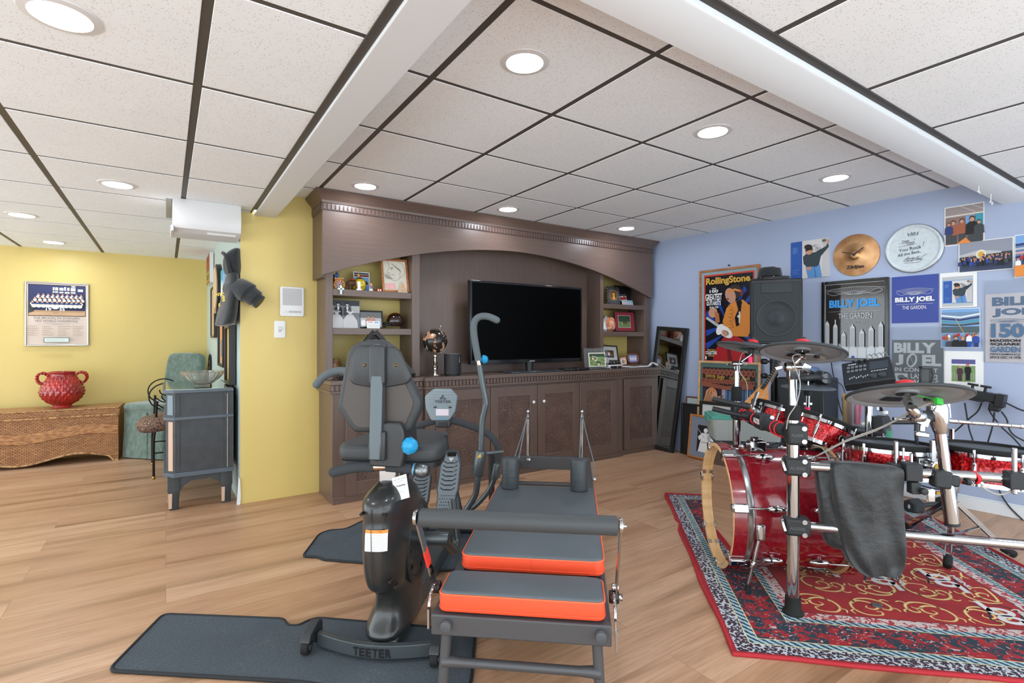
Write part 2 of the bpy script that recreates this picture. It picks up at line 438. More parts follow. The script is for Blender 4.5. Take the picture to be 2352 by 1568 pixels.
# boxed duct by the corner
mb = MB(); SOF = mat('soffit_vinyl', '#d4d4d4', .4)
mb.prism([(3.815, 2.008), (3.80, 1.93), (3.80, 1.86), (3.815, 1.825), (3.85, 1.812), (3.87, 1.803), (4.06, 1.800), (4.07, 1.81), (4.07, 2.008)], .035, .412, SOF, Matrix(((0, 0, 1, 0), (1, 0, 0, 0), (0, 1, 0, 0), (0, 0, 0, 1))))
mb.box(.025, .041, 3.80, 4.07, 1.80, 1.835, SOF); mb.box(.22, .385, 3.842, 3.848, 1.803, 1.823, SOF)
mb.box(.0, .034, 3.86, 4.45, 2.0005, 2.0075, mat('grey_duct_tape', '#9b9b9b', .4))
struct(mb.build('trim_5', bevel=.003))
# recessed lamps
LENS = mat('lamp_lens', '#eef4ff', .5, emit=64.)
RIM = mat('lamp_rim', '#d9d9d9', .4)
def lamp(x, y, z, label):
    o = thing('recessed_light', label, 'ceiling light', (x, y, z), 0, 'recessed ceiling lights')
    mb = MB(); mb.lathe([(.066, -.002), (.070, -.006), (.090, -.003), (.092, 0.)], RIM, None, 40, False); mb.build('trim_ring', o)
    mb = MB(); mb.lathe([(.0001, -.0022), (.066, -.0024)], LENS, None, 32, False); mb.build('lens', o)
    return o
for x, y, z, l in [(1.118, 1.584, ZC, 'round recessed light nearest the camera between the two beams, above the exercise bench'),
                   (2.269, 1.587, ZC, 'round recessed light above the drums, second tile in from the wide beam'),
                   (1.12, 3.453, ZC, 'round recessed light above the left end of the brown cabinet crown'),
                   (2.259, 3.429, ZC, 'round recessed light above the middle of the brown cabinet crown'),
                   (3.561, 3.403, ZC, 'round recessed light above the cabinet end nearest the blue wall'),
                   (3.568, 1.60, ZC, 'round recessed light in the ceiling nearest the posters on the blue wall'),
                   (-.237, 1.849, ZL, 'large bright recessed light nearest the camera in the yellow room ceiling'),
                   (-.227, 3.674, ZL, 'round recessed light in the yellow room ceiling, two tiles before the white duct box'),
                   (-.842, 4.941, ZL, 'round recessed light by the frame edge in the yellow room ceiling'),
                   (-.839, 6.163, ZL, 'round recessed light in the yellow room, closest to its back wall')]:
    lamp(x, y, z, l)
# unseen lamps added behind the camera to fill the room with light
for x, y, z in [(-.24, .0, ZL), (1.5, -.6, ZR), (3.0, -.2, ZR)]:
    lamp(x, y, z, 'added fill lamp set into the ceiling, out of the picture')
w = bpy.data.worlds.new('world'); SC.world = w; w.use_nodes = True
bg = w.node_tree.nodes['Background']; bg.inputs['Color'].default_value = (.845, .94, 1.0, 1); bg.inputs['Strength'].default_value = 2.0

# ================================================================== the built-in wall unit
def wood_mat(name, c1, c2, vert=True, rough=.34, sc=1.):
    m, t, p = new_mat(name)
    f = noise(t, MAP(t, OC(t), (90, 90, 3) if vert else (3, 90, 90)), 1.*sc, 5., .6)
    g = noise(t, OC(t), 2.2, 3.)
    c = MIX(t, .35, RAMP(t, f, [(.3, c1), (.7, c2)]), RAMP(t, g, [(.3, c1), (.7, c2)]))
    t.links.new(c, p.inputs['Base Color']); p.inputs['Roughness'].default_value = rough; p.inputs['Specular IOR Level'].default_value = .5
    p.inputs['Coat Weight'].default_value = .12; p.inputs['Coat Roughness'].default_value = .3
    return m
WOOD = wood_mat('espresso_wood', '#5c4a42', '#6c594f')
WOODH = wood_mat('espresso_wood_across', '#5c4a42', '#6c594f', False)
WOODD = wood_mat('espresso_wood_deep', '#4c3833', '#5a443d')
m, t, p = new_mat('embossed_crocodile_panel')
v = N(t, 'ShaderNodeTexVoronoi', feature='DISTANCE_TO_EDGE', Scale=1., Randomness=.75); t.links.new(MAP(t, OC(t), (42, 1, 52)), v.inputs['Vector'])
g = noise(t, OC(t), 7, 3.)
t.links.new(MIX(t, MATH(t, 'LESS_THAN', v.outputs['Distance'], .055), RAMP(t, g, [(.3, '#46342e'), (.7, '#654d42')]), '#6f5a50'), p.inputs['Base Color'])
p.inputs['Roughness'].default_value = .42
BUMP(t, p, MATH(t, 'MINIMUM', v.outputs['Distance'], .12), .5, .01)
CROC = m
FY, FC = 3.62, 3.585           # fronts of the side and centre cabinets
def door(parent, x0, x1, yf, label=None, knob=None, z0=.045, z1=.742):
    d = MB(); s = .075
    d.box(x0, x0+s, yf-.02, yf, z0, z1, WOOD); d.box(x1-s, x1, yf-.02, yf, z0, z1, WOOD)
    d.box(x0+s, x1-s, yf-.02, yf, z1-s-.01, z1, WOODH); d.box(x0+s, x1-s, yf-.02, yf, z0, z0+s+.02, WOODH)
    o = d.build('door', parent, bevel=.0025)
    q = MB(); q.box(x0+s-.004, x1-s+.004, yf-.011, yf-.004, z0+s+.016, z1-s-.006, CROC); q.build('inset_panel', o)
    if knob:
        k = MB(); k.lathe([(.004, 0), (.004, .008), (.012, .012), (.013, .02), (.009, .024), (.0001, .025)], WHITEP, frame_to((knob, yf-.02, .60), (knob, yf-.05, .60)), 18); k.build('knob', o)
def cabinet(label, x0, x1, yf, doors, knobs={}):
    o = thing('base_cabinet', label, 'cabinet')
    b = MB(); b.box(x0, x1, yf, 3.985, 0.0, .757, WOOD)
    b.box(x0, x1, yf-.012, yf, 0, .045, WOODH)
    b.build('body', o, bevel=.002)
    for i, (a, c) in enumerate(doors): door(o, a+.003, c-.003, yf, knob=knobs.get(i))
    return o
cabinet('dark brown base cabinet behind the exercise bike, beside the yellow wall', .945, 1.62, FY, [(1.03, 1.60)])
cabinet('wide dark brown base cabinet under the television, four crocodile pattern doors', 1.622, 3.69, FC, [(1.70, 2.18), (2.18, 2.655), (2.655, 3.13), (3.13, 3.605)], {1: 2.60, 2: 2.71})
cabinet('narrow dark brown base cabinet with one door, beside the leaning black mirror', 3.692, 4.25, FY, [(3.735, 4.215)])
# counter with dentil edge
o = thing('countertop', 'long dark brown countertop with a dentil edge under the television', 'countertop')
mb = MB()
def counter_seg(mb, x0, x1, yf):
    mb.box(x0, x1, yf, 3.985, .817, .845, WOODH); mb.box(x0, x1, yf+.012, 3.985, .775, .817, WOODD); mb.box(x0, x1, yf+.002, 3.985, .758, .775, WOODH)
counter_seg(mb, .925, 1.61, 3.595); counter_seg(mb, 1.61, 3.70, 3.555); counter_seg(mb, 3.70, 4.325, 3.595)
mb.build('slab', o, bevel=.003)
mb = MB()
def dentils(mb, x0, x1, y, z0, z1, pitch, w, d=.011):
    n = int((x1-x0)/pitch)
    for k in range(n+1): mb.box(x0+k*pitch, x0+k*pitch+w, y, y+d+.002, z0, z1, WOOD)
dentils(mb, .93, 1.60, 3.598, .778, .815, .031, .02)
for k in range(12): mb.box(.927, .94, 3.61+k*.031, 3.63+k*.031, .778, .815, WOOD)
mb.build('dentil_moulding', o)
for a, c, y in ((1.615, 3.675, 3.558), (3.705, 4.30, 3.598)):
    mb = MB(); dentils(mb, a, c, y, .778, .815, .031, .02); mb.build('dentil_moulding', o)
# upper bookcases
def bookcase(label, xo0, xo1, xs0, xs1, xi0, xi1, loc_z=.845, side='L'):
    o = thing('bookcase', label, 'bookcase')
    b = MB(); b.box(xo0, xo1, 3.735, 3.985, .846, 2.10, WOOD); b.build('stile', o, bevel=.002)
    b = MB(); b.box(xi0, xi1, 3.735, 3.985, .846, 2.10, WOOD); b.build('stile', o, bevel=.002)
    for z in (1.443, 1.166):
        b = MB(); b.box(xs0, xs1, 3.742, 3.985, z, z+.046, WOODH); b.build('shelf', o, bevel=.002)
    return o
bookcase('open brown bookcase with yellow back, between intercom wall and globe', .93, .98, .981, 1.574, 1.575, 1.640)
bookcase('open brown bookcase with yellow back, between television and blue wall', 4.18, 4.25, 3.59, 4.179, 3.548, 3.589)
mb = MB(); mb.box(1.642, 3.546, 3.93, 3.985, .846, 2.10, WOOD); tag(mb.build('niche_panel'), 'smooth brown back panel behind the television and the globe', 'panel')
# arched valance with crown
o = thing('valance', 'arched dark brown valance with crown moulding over the whole wall unit', 'valance')
mb = MB(); poly = [(.90, 1.568), (.90, 2.10), (4.25, 2.10), (4.25, 1.572)]
arch = []
for k in range(41):
    x = 4.25-(4.25-.90)*k/40; u = (x-2.55)/1.68
    arch.append((x, 1.893-.325*abs(u)**1.9 if abs(u) < 1.01 else 1.565))
# keep the ends at the board's foot
arch = [(x, max(z, 1.566)) for x, z in arch]
mb.prism([(.90, 2.10)]+[(x, z) for x, z in reversed(arch)]+[(4.25, 2.10)], -3.735, -3.70, WOODH, Matrix(((1, 0, 0, 0), (0, 0, -1, 0), (0, 1, 0, 0), (0, 0, 0, 1))))
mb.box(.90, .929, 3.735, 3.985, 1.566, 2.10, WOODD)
mb.build('arched_board', o)
mb = MB()
prof = [(0., 0.), (-.006, 0.), (-.008, .012), (-.012, .022), (-.030, .040), (-.046, .062), (-.052, .070), (-.052, .082), (0., .082)]
def sweep_profile(mb, prof, z0, m):
    # along the left return, the front and the right end, mitred at the corners
    path = [((.90, 3.985), (-1, 0)), ((.90, 3.70), (-1, -1)), ((4.25, 3.70), (1, -1)), ((4.25, 3.985), (1, 0))]
    rings = []
    for (x, y), (nx, ny) in path:
        rings.append([(x-nx*d, y-ny*d, z0+z) for d, z in prof])
    mb.loft(rings, m, None, True, True)
sweep_profile(mb, prof, 2.083, WOODH)
mb.build('crown_moulding', o, angle=25)
mb = MB()
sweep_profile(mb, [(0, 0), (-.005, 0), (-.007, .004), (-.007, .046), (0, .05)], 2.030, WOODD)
n = int((4.25-.90)/.0285)
for k in range(n): mb.box(.903+k*.0285, .903+k*.0285+.018, 3.688, 3.694, 2.036, 2.072, WOOD)
for k in range(9): mb.box(.888, .894, 3.71+k*.0285, 3.728+k*.0285, 2.036, 2.072, WOOD)
mb.build('dentil_strip', o)
# ================================================================== framed things and prints
def C_(name, col, r=.55): return mat('print_'+name, col, r)
SKIN = C_('skin', '#c69277'); HAIRB = C_('dark_hair', '#2b211d'); NAVY = C_('navy', '#26346b'); CREAM = C_('cream', '#e2dccb')
SKY = C_('sky_blue', '#79a7d8'); DKGREEN = C_('dark_green', '#36513a'); GRASS = C_('grass_green', '#7d9a62'); REDP = C_('red', '#b8322c')
ORANGE = C_('orange', '#e08a3c'); GOLDP = C_('gold', '#d9a83f'); TAN = C_('tan', '#c7a37f'); GREYL = C_('light_grey', '#b9bcbd'); GREYM = C_('mid_grey', '#75797c'); GREYD = C_('dark_grey', '#3d4145')
WHT = C_('white', '#ececea'); BLK = C_('black', '#141416'); BROWNP = C_('brown', '#6e4327'); PINKP = C_('pink', '#d9a2a0'); BLUEP = C_('blue', '#2449a0'); TEAL = C_('teal', '#3f9bb0'); PURP = C_('violet', '#5a5790')
BEIGE = C_('beige', '#d5c5b8'); BLOND = C_('blond_hair', '#c98a5a')
def person(F, u, v, s, shirt, legs=None, skin=SKIN, hair=HAIRB, asp=1.):
    """a small standing figure on a print: head at (u, v), s = head height in sheet heights, asp = height / width of the sheet"""
    k = s*asp; yl, ys = min(v+6.6*s, .985), min(v+3.3*s, .985)
    if legs: F.poly([(u-.75*k, v+3.2*s), (u-.7*k, yl), (u+.7*k, yl), (u+.75*k, v+3.2*s)], legs)
    F.poly([(u-.35*k, v+.5*s), (u-1.05*k, v+1.1*s), (u-1.15*k, ys), (u+1.15*k, ys), (u+1.05*k, v+1.1*s), (u+.35*k, v+.5*s)], shirt)
    F.ell(u, v-.12*s, .50*k, .58*s, hair, 14); F.ell(u, v+.08*s, .40*k, .5*s, skin, 14)
def frame_mesh(o, w, h, d, fw, fm, bev=.003):
    b = MB()
    b.box(-w/2, -w/2+fw, -d, 0, 0, h, fm); b.box(w/2-fw, w/2, -d, 0, 0, h, fm)
    b.box(-w/2+fw, w/2-fw, -d, 0, 0, fw, fm); b.box(-w/2+fw, w/2-fw, -d, 0, h-fw, h, fm)
    return b.build('frame', o, bevel=bev)
def picture(name, label, cat, loc, rz, w, h, art, d=.018, fw=.02, fm=None, tilt=0., roll=0., paper=None, group=None, stand=False):
    """a framed sheet: origin at the middle of its foot, facing its own -y"""
    o = thing(name, label, cat, loc, 0, group, (tilt, roll, rz))
    if fw: frame_mesh(o, w, h, d, fw, fm or BLACKP)
    b = MB(); b.box(-w/2+fw*.8, w/2-fw*.8, -d*.55 if fw else -d, -.001, fw*.8, h-fw*.8, paper or PAPER)
    F = Flat(b, 0, h/2, w-2*fw, h-2*fw, -d*.55 if fw else -d)
    if art: art(F)
    b.build('print', o)
    if stand:
        b = MB(); b.bar((0, -.002, h*.6), (0, h*.35, .004+abs(tilt)*.1), .03, .004, BLACKP, (0, 1, .5)); b.build('easel_back', o)
    return o
def px(x, y, z=None, yy=None): return ROOM.pl(x, y, z=z, y=yy)

# ================================================================== yellow room
# wicker trunk
m, t, p = new_mat('woven_wicker')
s3 = N(t, 'ShaderNodeSeparateXYZ'); t.links.new(OC(t), s3.inputs[0])
cv = N(t, 'ShaderNodeCombineXYZ'); t.links.new(MATH(t, 'ADD', s3.outputs[0], s3.outputs[1]), cv.inputs[0]); t.links.new(s3.outputs[2], cv.inputs[1])
b1 = N(t, 'ShaderNodeTexBrick', offset=.5); b1.inputs['Scale'].default_value = 1.; b1.inputs['Brick Width'].default_value = .030; b1.inputs['Row Height'].default_value = .0125
b1.inputs['Mortar Size'].default_value = .0026; b1.inputs['Mortar Smooth'].default_value = .6; b1.inputs['Color1'].default_value = lin('#a0683c'); b1.inputs['Color2'].default_value = lin('#c88e58'); b1.inputs['Mortar'].default_value = lin('#43260f')
t.links.new(cv.outputs[0], b1.inputs['Vector'])
t.links.new(MIX(t, .25, b1.outputs['Color'], RAMP(t, noise(t, OC(t), 9, 4.), [(.3, '#90603a'), (.7, '#cc9862')])), p.inputs['Base Color'])
p.inputs['Roughness'].default_value = .5
BUMP(t, p, MATH(t, 'SUBTRACT', 1., b1.outputs['Fac']), .9, .008)
WICK = m
WICKT = noisy('wicker_top', '#c59a6c', '#7f5430', 1., .5, 3., (40, 140, 10), .4, .62, .6, .006)
o = thing('wicker_trunk', 'long brown wicker trunk with wavy lower edge under the framed team poster', 'trunk', (-.37, 6.10, 0), radians(-3))
mb = MB(); W = 1.42; D = .40
def wave(x): return .055+.035*cos((x+.30)*2*pi/.78)
pts = [(-W+k*W/40, max(.0, wave(-W+k*W/40)) if 1 < k < 39 else 0.) for k in range(41)]
mb.prism(pts+[(0, .44), (-W, .44)], -D, 0, WICK, XZ, smooth=False)
body = mb.build('woven_body', o, angle=30)
mb = MB(); mb.box(-W-.012, .012, -.014, D+.004, .44, .487, WICK); mb.box(-W-.006, .006, -.008, D-.004, .487, .499, WICKT); mb.build('lid', o, bevel=.008)
mb = MB(); top = []; bot = []
for k in range(41):
    x = -W+W*k/40; q = .285+.028*cos((x+.22)*2*pi/.9); top.append((x, q+.045)); bot.append((x, q-.045))
mb.prism(bot+top[::-1], 0, .011, noisy('wicker_band', '#8a5932', '#b98452', 1., .5, 3., (24, 24, 120), .4, .6, .6, .006), XZ, smooth=False); mb.build('wavy_band', o, bevel=.004)
mb = MB()
for (z, r) in ((.432, .010), (.012, .009)):
    if z > .1: mb.tube([(-W, -.006, z), (-W/2, -.006, z), (.004, -.006, z), (.006, D*.5, z), (.004, D, z)], r, WICKT, 8, smooth=False)
mb.tube([(x, -.004, z+.006) for x, z in pts], .009, WICKT, 8, smooth=False); mb.build('braided_edge', o)
# red vase
RG = noisy('red_ceramic_glaze', '#850f15', '#b3221f', 9., .12, 3., (1, 1, 1), .35, .7, coat=.7)
RGD = noisy('dark_red_glaze', '#5e0d10', '#a3191d', 14., .2, 3., coat=.5)
vb = ROOM.pl(132, 923, z=.499); vb.y = 6.33; vb.x = -.80
o = thing('two_handled_vase', 'glossy red ceramic vase with scaly bumps and rope handles on the wicker trunk', 'vase', (vb.x, vb.y, .500))
K = .335
prof = [(.30, 0), (.31, .035), (.27, .055), (.30, .09), (.50, .22), (.615, .38), (.62, .48), (.57, .62), (.47, .76), (.38, .86), (.355, .90), (.36, .945), (.385, .985), (.37, 1.0), (.34, .985), (.33, .9), (.36, .8)]
cp = catmull([(r, 0, z) for r, z in prof], 5)
def vase(u, v):
    q = cp[min(int(v*(len(cp)-1)+.5), len(cp)-1)]; r, z = q.x*K*.77, q.z*K
    a = 2*pi*u; zz = q.z
    if .12 < zz < .87 and v < .78:
        row = (zz-.12)/.75*8; k = int(row); ph = row-k; n = 22
        bump = max(0, sin(pi*ph))*max(0, cos(n*a/1+(pi if k % 2 else 0)))**1.
        r += .011*bump**.7-.003
    return (r*cos(a), r*sin(a), z)
mb = MB(); mb.surf(vase, 176, len(cp)-1, RG); mb.build('body', o, angle=60)
for sg in (-1, 1):
    mb = MB(); hp = catmull([(sg*.28*K, 0, .88*K), (sg*.38*K, 0, .965*K), (sg*.50*K, 0, .93*K), (sg*.53*K, 0, .81*K), (sg*.48*K, 0, .70*K), (sg*.40*K, 0, .68*K)], 7)
    for ph in (0, pi):
        st = []
        for i, q in enumerate(hp):
            a = i*.75+ph; st.append(q+Vector((.0045*cos(a), .0085*sin(a), .0045*cos(a))))
        mb.tube(st, .0105, RG, 8, smooth=False)
    mb.build('rope_handle', o)
# team poster
DENIM = C_('night_blue', '#2e3560')
def art_team(F):
    F.rect(.0, .0, 1., 1., BEIGE)
    F.rect(.025, .02, .975, .535, BLK); F.rect(.035, .03, .965, .525, DENIM)
    for (a, b, c, d) in [(.42, .06, .45, .11), (.46, .06, .51, .11), (.53, .065, .60, .11), (.61, .05, .64, .11), (.66, .06, .70, .11), (.72, .06, .80, .115), (.42, .125, .45, .15), (.46, .125, .51, .15), (.53, .13, .60, .155), (.62, .13, .70, .16), (.72, .13, .80, .155), (.84, .08, .93, .12), (.73, .03, .80, .05)]:
        F.rect(a, b, c, d, CREAM)
    F.rect(.035, .44, .965, .525, TAN); F.poly([(.035, .30), (.035, .49), (.12, .46), (.12, .30)], GREYD)
    for (n, u0, u1, v, s) in ((10, .19, .90, .165, .022), (11, .14, .92, .222, .022), (11, .10, .90, .282, .022)):
        for k in range(n):
            u = u0+(u1-u0)*k/(n-1)
            F.ell(u, v+.056, .037, .026, CREAM, 14); F.ell(u, v+.014, .016, .021, SKIN, 12); F.ell(u, v-.002, .017, .011, NAVY, 10)
    for k in range(11): F.ell(.13+.75*k/10, .372, .045, .030, CREAM, 12)
    F.rect(.09, .322, .91, .345, NAVY)
    F.ell(.475, .40, .055, .022, WHT, 12)
    F.text('19', .365, .425, WHT, w=.09, h=.045, bold=.02); F.text('55', .585, .425, WHT, w=.09, h=.045, bold=.02)
    F.text('THE BROOKLYN DODGERS', .5, .568, GREYD, w=.76, h=.036); F.text('1955 WORLD CHAMPIONS', .5, .617, GREYD, w=.70, h=.036)
    F.rect(.29, .655, .71, .659, GREYM); F.rect(.42, .672, .60, .676, GREYM)
    for c in range(4):
        for r in range(10): F.rect(.015+.25*c, .70+.017*r, .015+.25*c+random.uniform(.12, .22), .7045+.017*r, TAN if r % 2 else GREYM)
    F.rect(.29, .885, .71, .965, GREYD); F.rect(.30, .892, .70, .958, C_('pale_aqua', '#cfdcd6'))
    for r in range(3): F.rect(.32, .905+.015*r, .63, .909+.015*r, GREYL)
picture('framed_poster', 'silver framed baseball team poster on the yellow wall above the wicker trunk', 'poster', (-.87, 6.618, 1.072), 0, .468, .612, art_team, .025, .012, STEEL)
# green velvet chair
VEL = noisy('sage_velvet', '#4b5f55', '#6d8177', 34., .85, 5., (1, 1, .6), .3, .7, .15, .003, sheen=.5)
fr = Frame(-.179, 5.999, 43.8)
o = thing('slipper_chair', 'sage green velvet slipper chair with skirt in the corner behind the mirrored vanity', 'chair', fr.loc, fr.rz)
mb = MB(); rings = []
for z, g in ((.012, .012), (.10, .010), (.28, .004), (.445, 0.), (.455, -.003)):
    rings.append([(x, y+.0, z) for x, y in rrect(.46+2*g+.006*0, .50+2*g, .03, 4, 0, .25)])
mb.loft(rings, VEL); mb.box(-.001+.06, .001+.06, -.016, -.003, .012, .44, VEL); mb.build('skirt', o)
mb = MB(); mb.cushion(rrect(.475, .44, .05, 5, 0, .205), .452, .525, .03, VEL)
mb.build('seat', o)
mb = MB(); sec = []
for k in range(13):
    z = .40+.60*k/12; w = .445-.05*max(0, (k-9)/3)**2; y0 = .385+.05*((z-.4)/.6)+.03*((z-.4)/.6)**2; th = .115-.03*k/12
    if k == 12: w *= .93; th *= .6
    sec.append([(x, y+y0+th/2, z) for x, y in rrect(w, th, min(.045, th*.48), 5)])
mb.loft(sec, VEL); mb.build('backrest', o, sub=1)
# mirrored vanity
DKP = noisy('charcoal_painted_wood', '#2f3235', '#383c3f', 18., .45, 4.)
SLT = mat('slate_moulding', '#515a62', .4)
MIR = mat('mirror', '#cfd6d4', .04, 1.)
m2 = noisy('mirror_aged_top', '#aab7b2', '#8fa098', 3., .06, 2., metal=1.)
RAW = mat('raw_board', '#c9a892', .7)
o = thing('mirrored_vanity', 'charcoal vanity table with mirrored top against the pale green wall', 'vanity table', (0, 0, 0))
def plan(g, y1=4.95): return [(0-g, y1+g), (0-g, 4.125-g*.4), (.05-g*.4, 4.075-g), (.392, 4.075-g), (.392, y1+g)]
mb = MB(); mb.prism(plan(0.), .22, .775, DKP, smooth=False)
for (a, b, z0, z1) in ((.075, .335, .645, .755), (.075, .335, .275, .575)):   # raised edges of the side panels
    mb.box(a-.012, a, 4.067, 4.076, z0-.012, z1+.012, DKP); mb.box(b, b+.012, 4.067, 4.076, z0-.012, z1+.012, DKP)
mb.box(.352, .356, 4.068, 4.076, .25, .76, mat('chipped_edge', '#b6ada4', .6)); mb.build('carcase', o, angle=20)
mb = MB(); mb.prism(plan(.012), .595, .615, SLT, smooth=False); mb.prism(plan(.014), .218, .247, SLT, smooth=False); mb.build('moulding', o, bevel=.003)
mb = MB(); mb.prism(plan(.018), .774, .795, SLT, smooth=False); t1 = mb.build('top', o, bevel=.003)
mb = MB(); mb.prism([(.0, 4.93), (.0, 4.12), (.05, 4.078), (.375, 4.078), (.375, 4.93)], .795, .7975, m2, smooth=False); mb.build('mirror_sheet', t1)
mb = MB()
def chamf(mb, a, b, z0, z1, m):
    A = Vector((0, 4.125)); B = Vector((.05, 4.075)); n = Vector((-1, -1)).normalized()*.002
    P = A.lerp(B, a)+n; Q = A.lerp(B, b)+n
    mb.add([(P.x, P.y, z0), (Q.x, Q.y, z0), (Q.x, Q.y, z1), (P.x, P.y, z1)], [(0, 1, 2, 3)], m, None, False)
chamf(mb, .2, .8, .63, .76, mat('mirror_strip', '#5d6468', .12, .9)); chamf(mb, .3, .8, .26, .585, RAW); mb.build('corner_inlay', o)
mb = MB()
mb.prism([(0.03, .22), (.03, .13), (.085, .13), (.10, .155), (.145, .185), (.25, .185), (.30, .16), (.32, .13), (.375, .13), (.375, .22)], -4.10, -4.085, DKP, XZ, smooth=False); mb.build('apron', o)
for x, y in ((.045, 4.115), (.35, 4.115), (.045, 4.91), (.35, 4.91)):
    mb = MB(); mb.prism(rrect(.052, .052, .006, 2, x, y), 0, .125, DKP, taper=1.28, smooth=False); mb.prism(rrect(.072, .072, .006, 2, x, y), .125, .225, DKP, smooth=False)
    mb.add([(x-.030, y-.037, .015), (x-.012, y-.037, .015), (x-.010, y-.039, .115), (x-.032, y-.039, .115)], [(0, 1, 2, 3)], RAW, None, False)
    mb.build('leg', o, angle=25)
# glass bowl
IRI = mat('iridescent_glass', '#f4f1ea', .03, trans=.9, ior=1.4)
bp = ROOM.pl(466, 886, z=.798)
o = thing('glass_bowl', 'clear scalloped glass bowl on the mirrored vanity top', 'bowl', (bp.x, bp.y, .798))
mb = MB()
def bowl(u, v):
    pr = [(.0, .004), (.04, .0), (.045, .006), (.055, .016), (.10, .05), (.128, .085), (.133, .105), (.124, .103), (.118, .085), (.09, .05), (.05, .02), (.0, .014)]
    k = v*(len(pr)-1); i = min(int(k), len(pr)-2); f = k-i
    r = pr[i][0]*(1-f)+pr[i+1][0]*f; z = pr[i][1]*(1-f)+pr[i+1][1]*f
    r *= 1+.03*cos(16*2*pi*u)*min(1, z/.08); return (r*cos(2*pi*u), r*sin(2*pi*u), z)
mb.surf(bowl, 96, 33, IRI); mb.build('scalloped_bowl', o)
# wrought iron chair with paisley seat
IRON = mat('wrought_iron', '#1d1b19', .4, .6)
m, t, p = new_mat('paisley_fabric')
f = noise(t, OC(t), 11, 2., .5, 2.6); w1 = MATH(t, 'SINE', MATH(t, 'MULTIPLY', f, 55.))
t.links.new(MIX(t, MATH(t, 'GREATER_THAN', w1, .55), RAMP(t, noise(t, OC(t), 16, 2.), [(.4, '#2a2a33'), (.6, '#4d3330')]), '#a4805f'), p.inputs['Base Color']); p.inputs['Roughness'].default_value = .85
PAIS = m
o = thing('iron_chair', 'black wrought iron chair with scrolled arms and dark paisley cushion beside the vanity', 'chair', (0, 0, 0))
L1 = ROOM.pl(353, 1100, z=0); L2 = ROOM.pl(350, 1068, z=0)
legs = [(L1.x, L1.y), (L2.x, L2.y), (.28, L1.y-.03), (.28, L2.y-.05)]
for i, (x, y) in enumerate(legs):
    mb = MB(); zt = .63 if i < 2 else .42
    mb.tube([(x, y, .012), (x, y, .30), (x+.012, y, .42), (x+.02, y, zt)], .009, IRON, 8); mb.sphere((x, y, .012), .014, GOLDB, 12); mb.build('leg', o)
mb = MB(); a, b, c, d = legs
mb.tube([(a[0]+.01, a[1], .40), (b[0]+.01, b[1], .40), (d[0], d[1], .40), (c[0], c[1], .40)], .010, IRON, 8, True, smooth=False)
mb.tube([(a[0], a[1], .21), (c[0], c[1], .21)], .006, IRON, 8, smooth=False); mb.tube([(b[0], b[1], .21), (d[0], d[1], .21)], .006, IRON, 8, smooth=False); mb.build('seat_ring', o)
for (x, y) in legs[:2]:
    mb = MB(); sp = []
    for k in range(26):
        th = radians(250-k*17); r = .15-.0042*k; sp.append((x+.10+r*cos(th)*1.0, y, (.715+r*sin(th)*.85+.06)-.095))
    mb.tube(sp, .0055, IRON, 7, smooth=False)
    mb.tube([(x+.02, y, .61), (x+.08, y, .565), (x+.17, y, .57), (x+.22, y, .61), (x+.26, y, .59)], .0055, IRON, 7); mb.build('scroll_arm', o)
mb = MB(); xb = .30
mb.tube([(xb, 5.05, .40), (xb+.01, 5.03, .70), (xb+.02, 5.10, .93), (xb+.02, 5.20, 1.0), (xb+.02, 5.34, .93), (xb+.01, 5.40, .70), (xb, 5.38, .40)], .008, IRON, 8)
sp = [(xb+.015, 5.20+.085*(1-k/40)*cos(radians(k*16)), .86+.10*(1-k/40)*sin(radians(k*16))) for k in range(34)]
mb.tube(sp, .0055, IRON, 7, smooth=False); mb.build('scroll_back', o)
mb = MB(); mb.cushion(rrect(.46, .40, .17, 8), 0, .12, .055, PAIS, Matrix.Translation((.035, 5.24, .395)) @ Matrix.Rotation(radians(-9), 4, 'Y')); mb.build('cushion', o)
# things on the pale green wall (they face -x)
def wx(y): return .425-.045*(y-3.99)/2.64-.002
DKF = mat('black_frame_lacquer', '#22211f', .35); WALN = noisy('walnut_plaque', '#6a3c20', '#8a5430', 6., .4, 4., (1, 1, 8)); PALEW = mat('pale_gold_frame', '#c2a673', .4)
def gp(name, label, cat, yc, z0, w, h, art, **k):
    return picture(name, label, cat, (wx(yc), yc, z0), -pi/2, w, h, art, **k)
def art_plaque(F):
    F.rect(.0, .0, 1, 1, WALN); F.rect(.10, .06, .9, .5, C_('faded_red', '#a8442c')); F.text('BASEBALL', .5, .16, GREYD, w=.6, h=.11); F.rect(.2, .52, .85, .60, GREYM); F.rect(.12, .60, .88, .92, GOLDP); F.rect(.2, .66, .8, .86, C_('olive', '#6f6730'))
gp('award_plaque', 'wooden award plaque with red and brass plates high on the pale green wall', 'plaque', 6.03, 1.69, .46, .29, art_plaque, d=.035, fw=0)
gp('narrow_print', 'narrow gold edged print hanging under the wooden plaque on the green wall', 'picture', 5.72, 1.15, .46, .49, lambda F: (F.rect(0, 0, 1, 1, PALEW), F.rect(.12, .08, .88, .92, TAN)), d=.025, fw=.02, fm=DKF)
o = thing('oval_plaque', 'oval cream plaque with thick black rim on the pale green wall', 'plaque', (wx(5.27), 5.27, 1.585), 0, None, (0, 0, -pi/2))
MY = Matrix.Rotation(pi/2, 4, 'X')
mb = MB(); mb.prism(circ(.20, 40, ry=.215), 0, .035, DKF, MY); mb.build('rim', o, bevel=.004)
mb = MB(); mb.prism(circ(.178, 40, ry=.193), .035, .042, C_('aged_cream', '#cdb391'), MY); mb.box(-.05, .05, -.05, -.035, -.222, -.18, PALEW); mb.build('face', o)
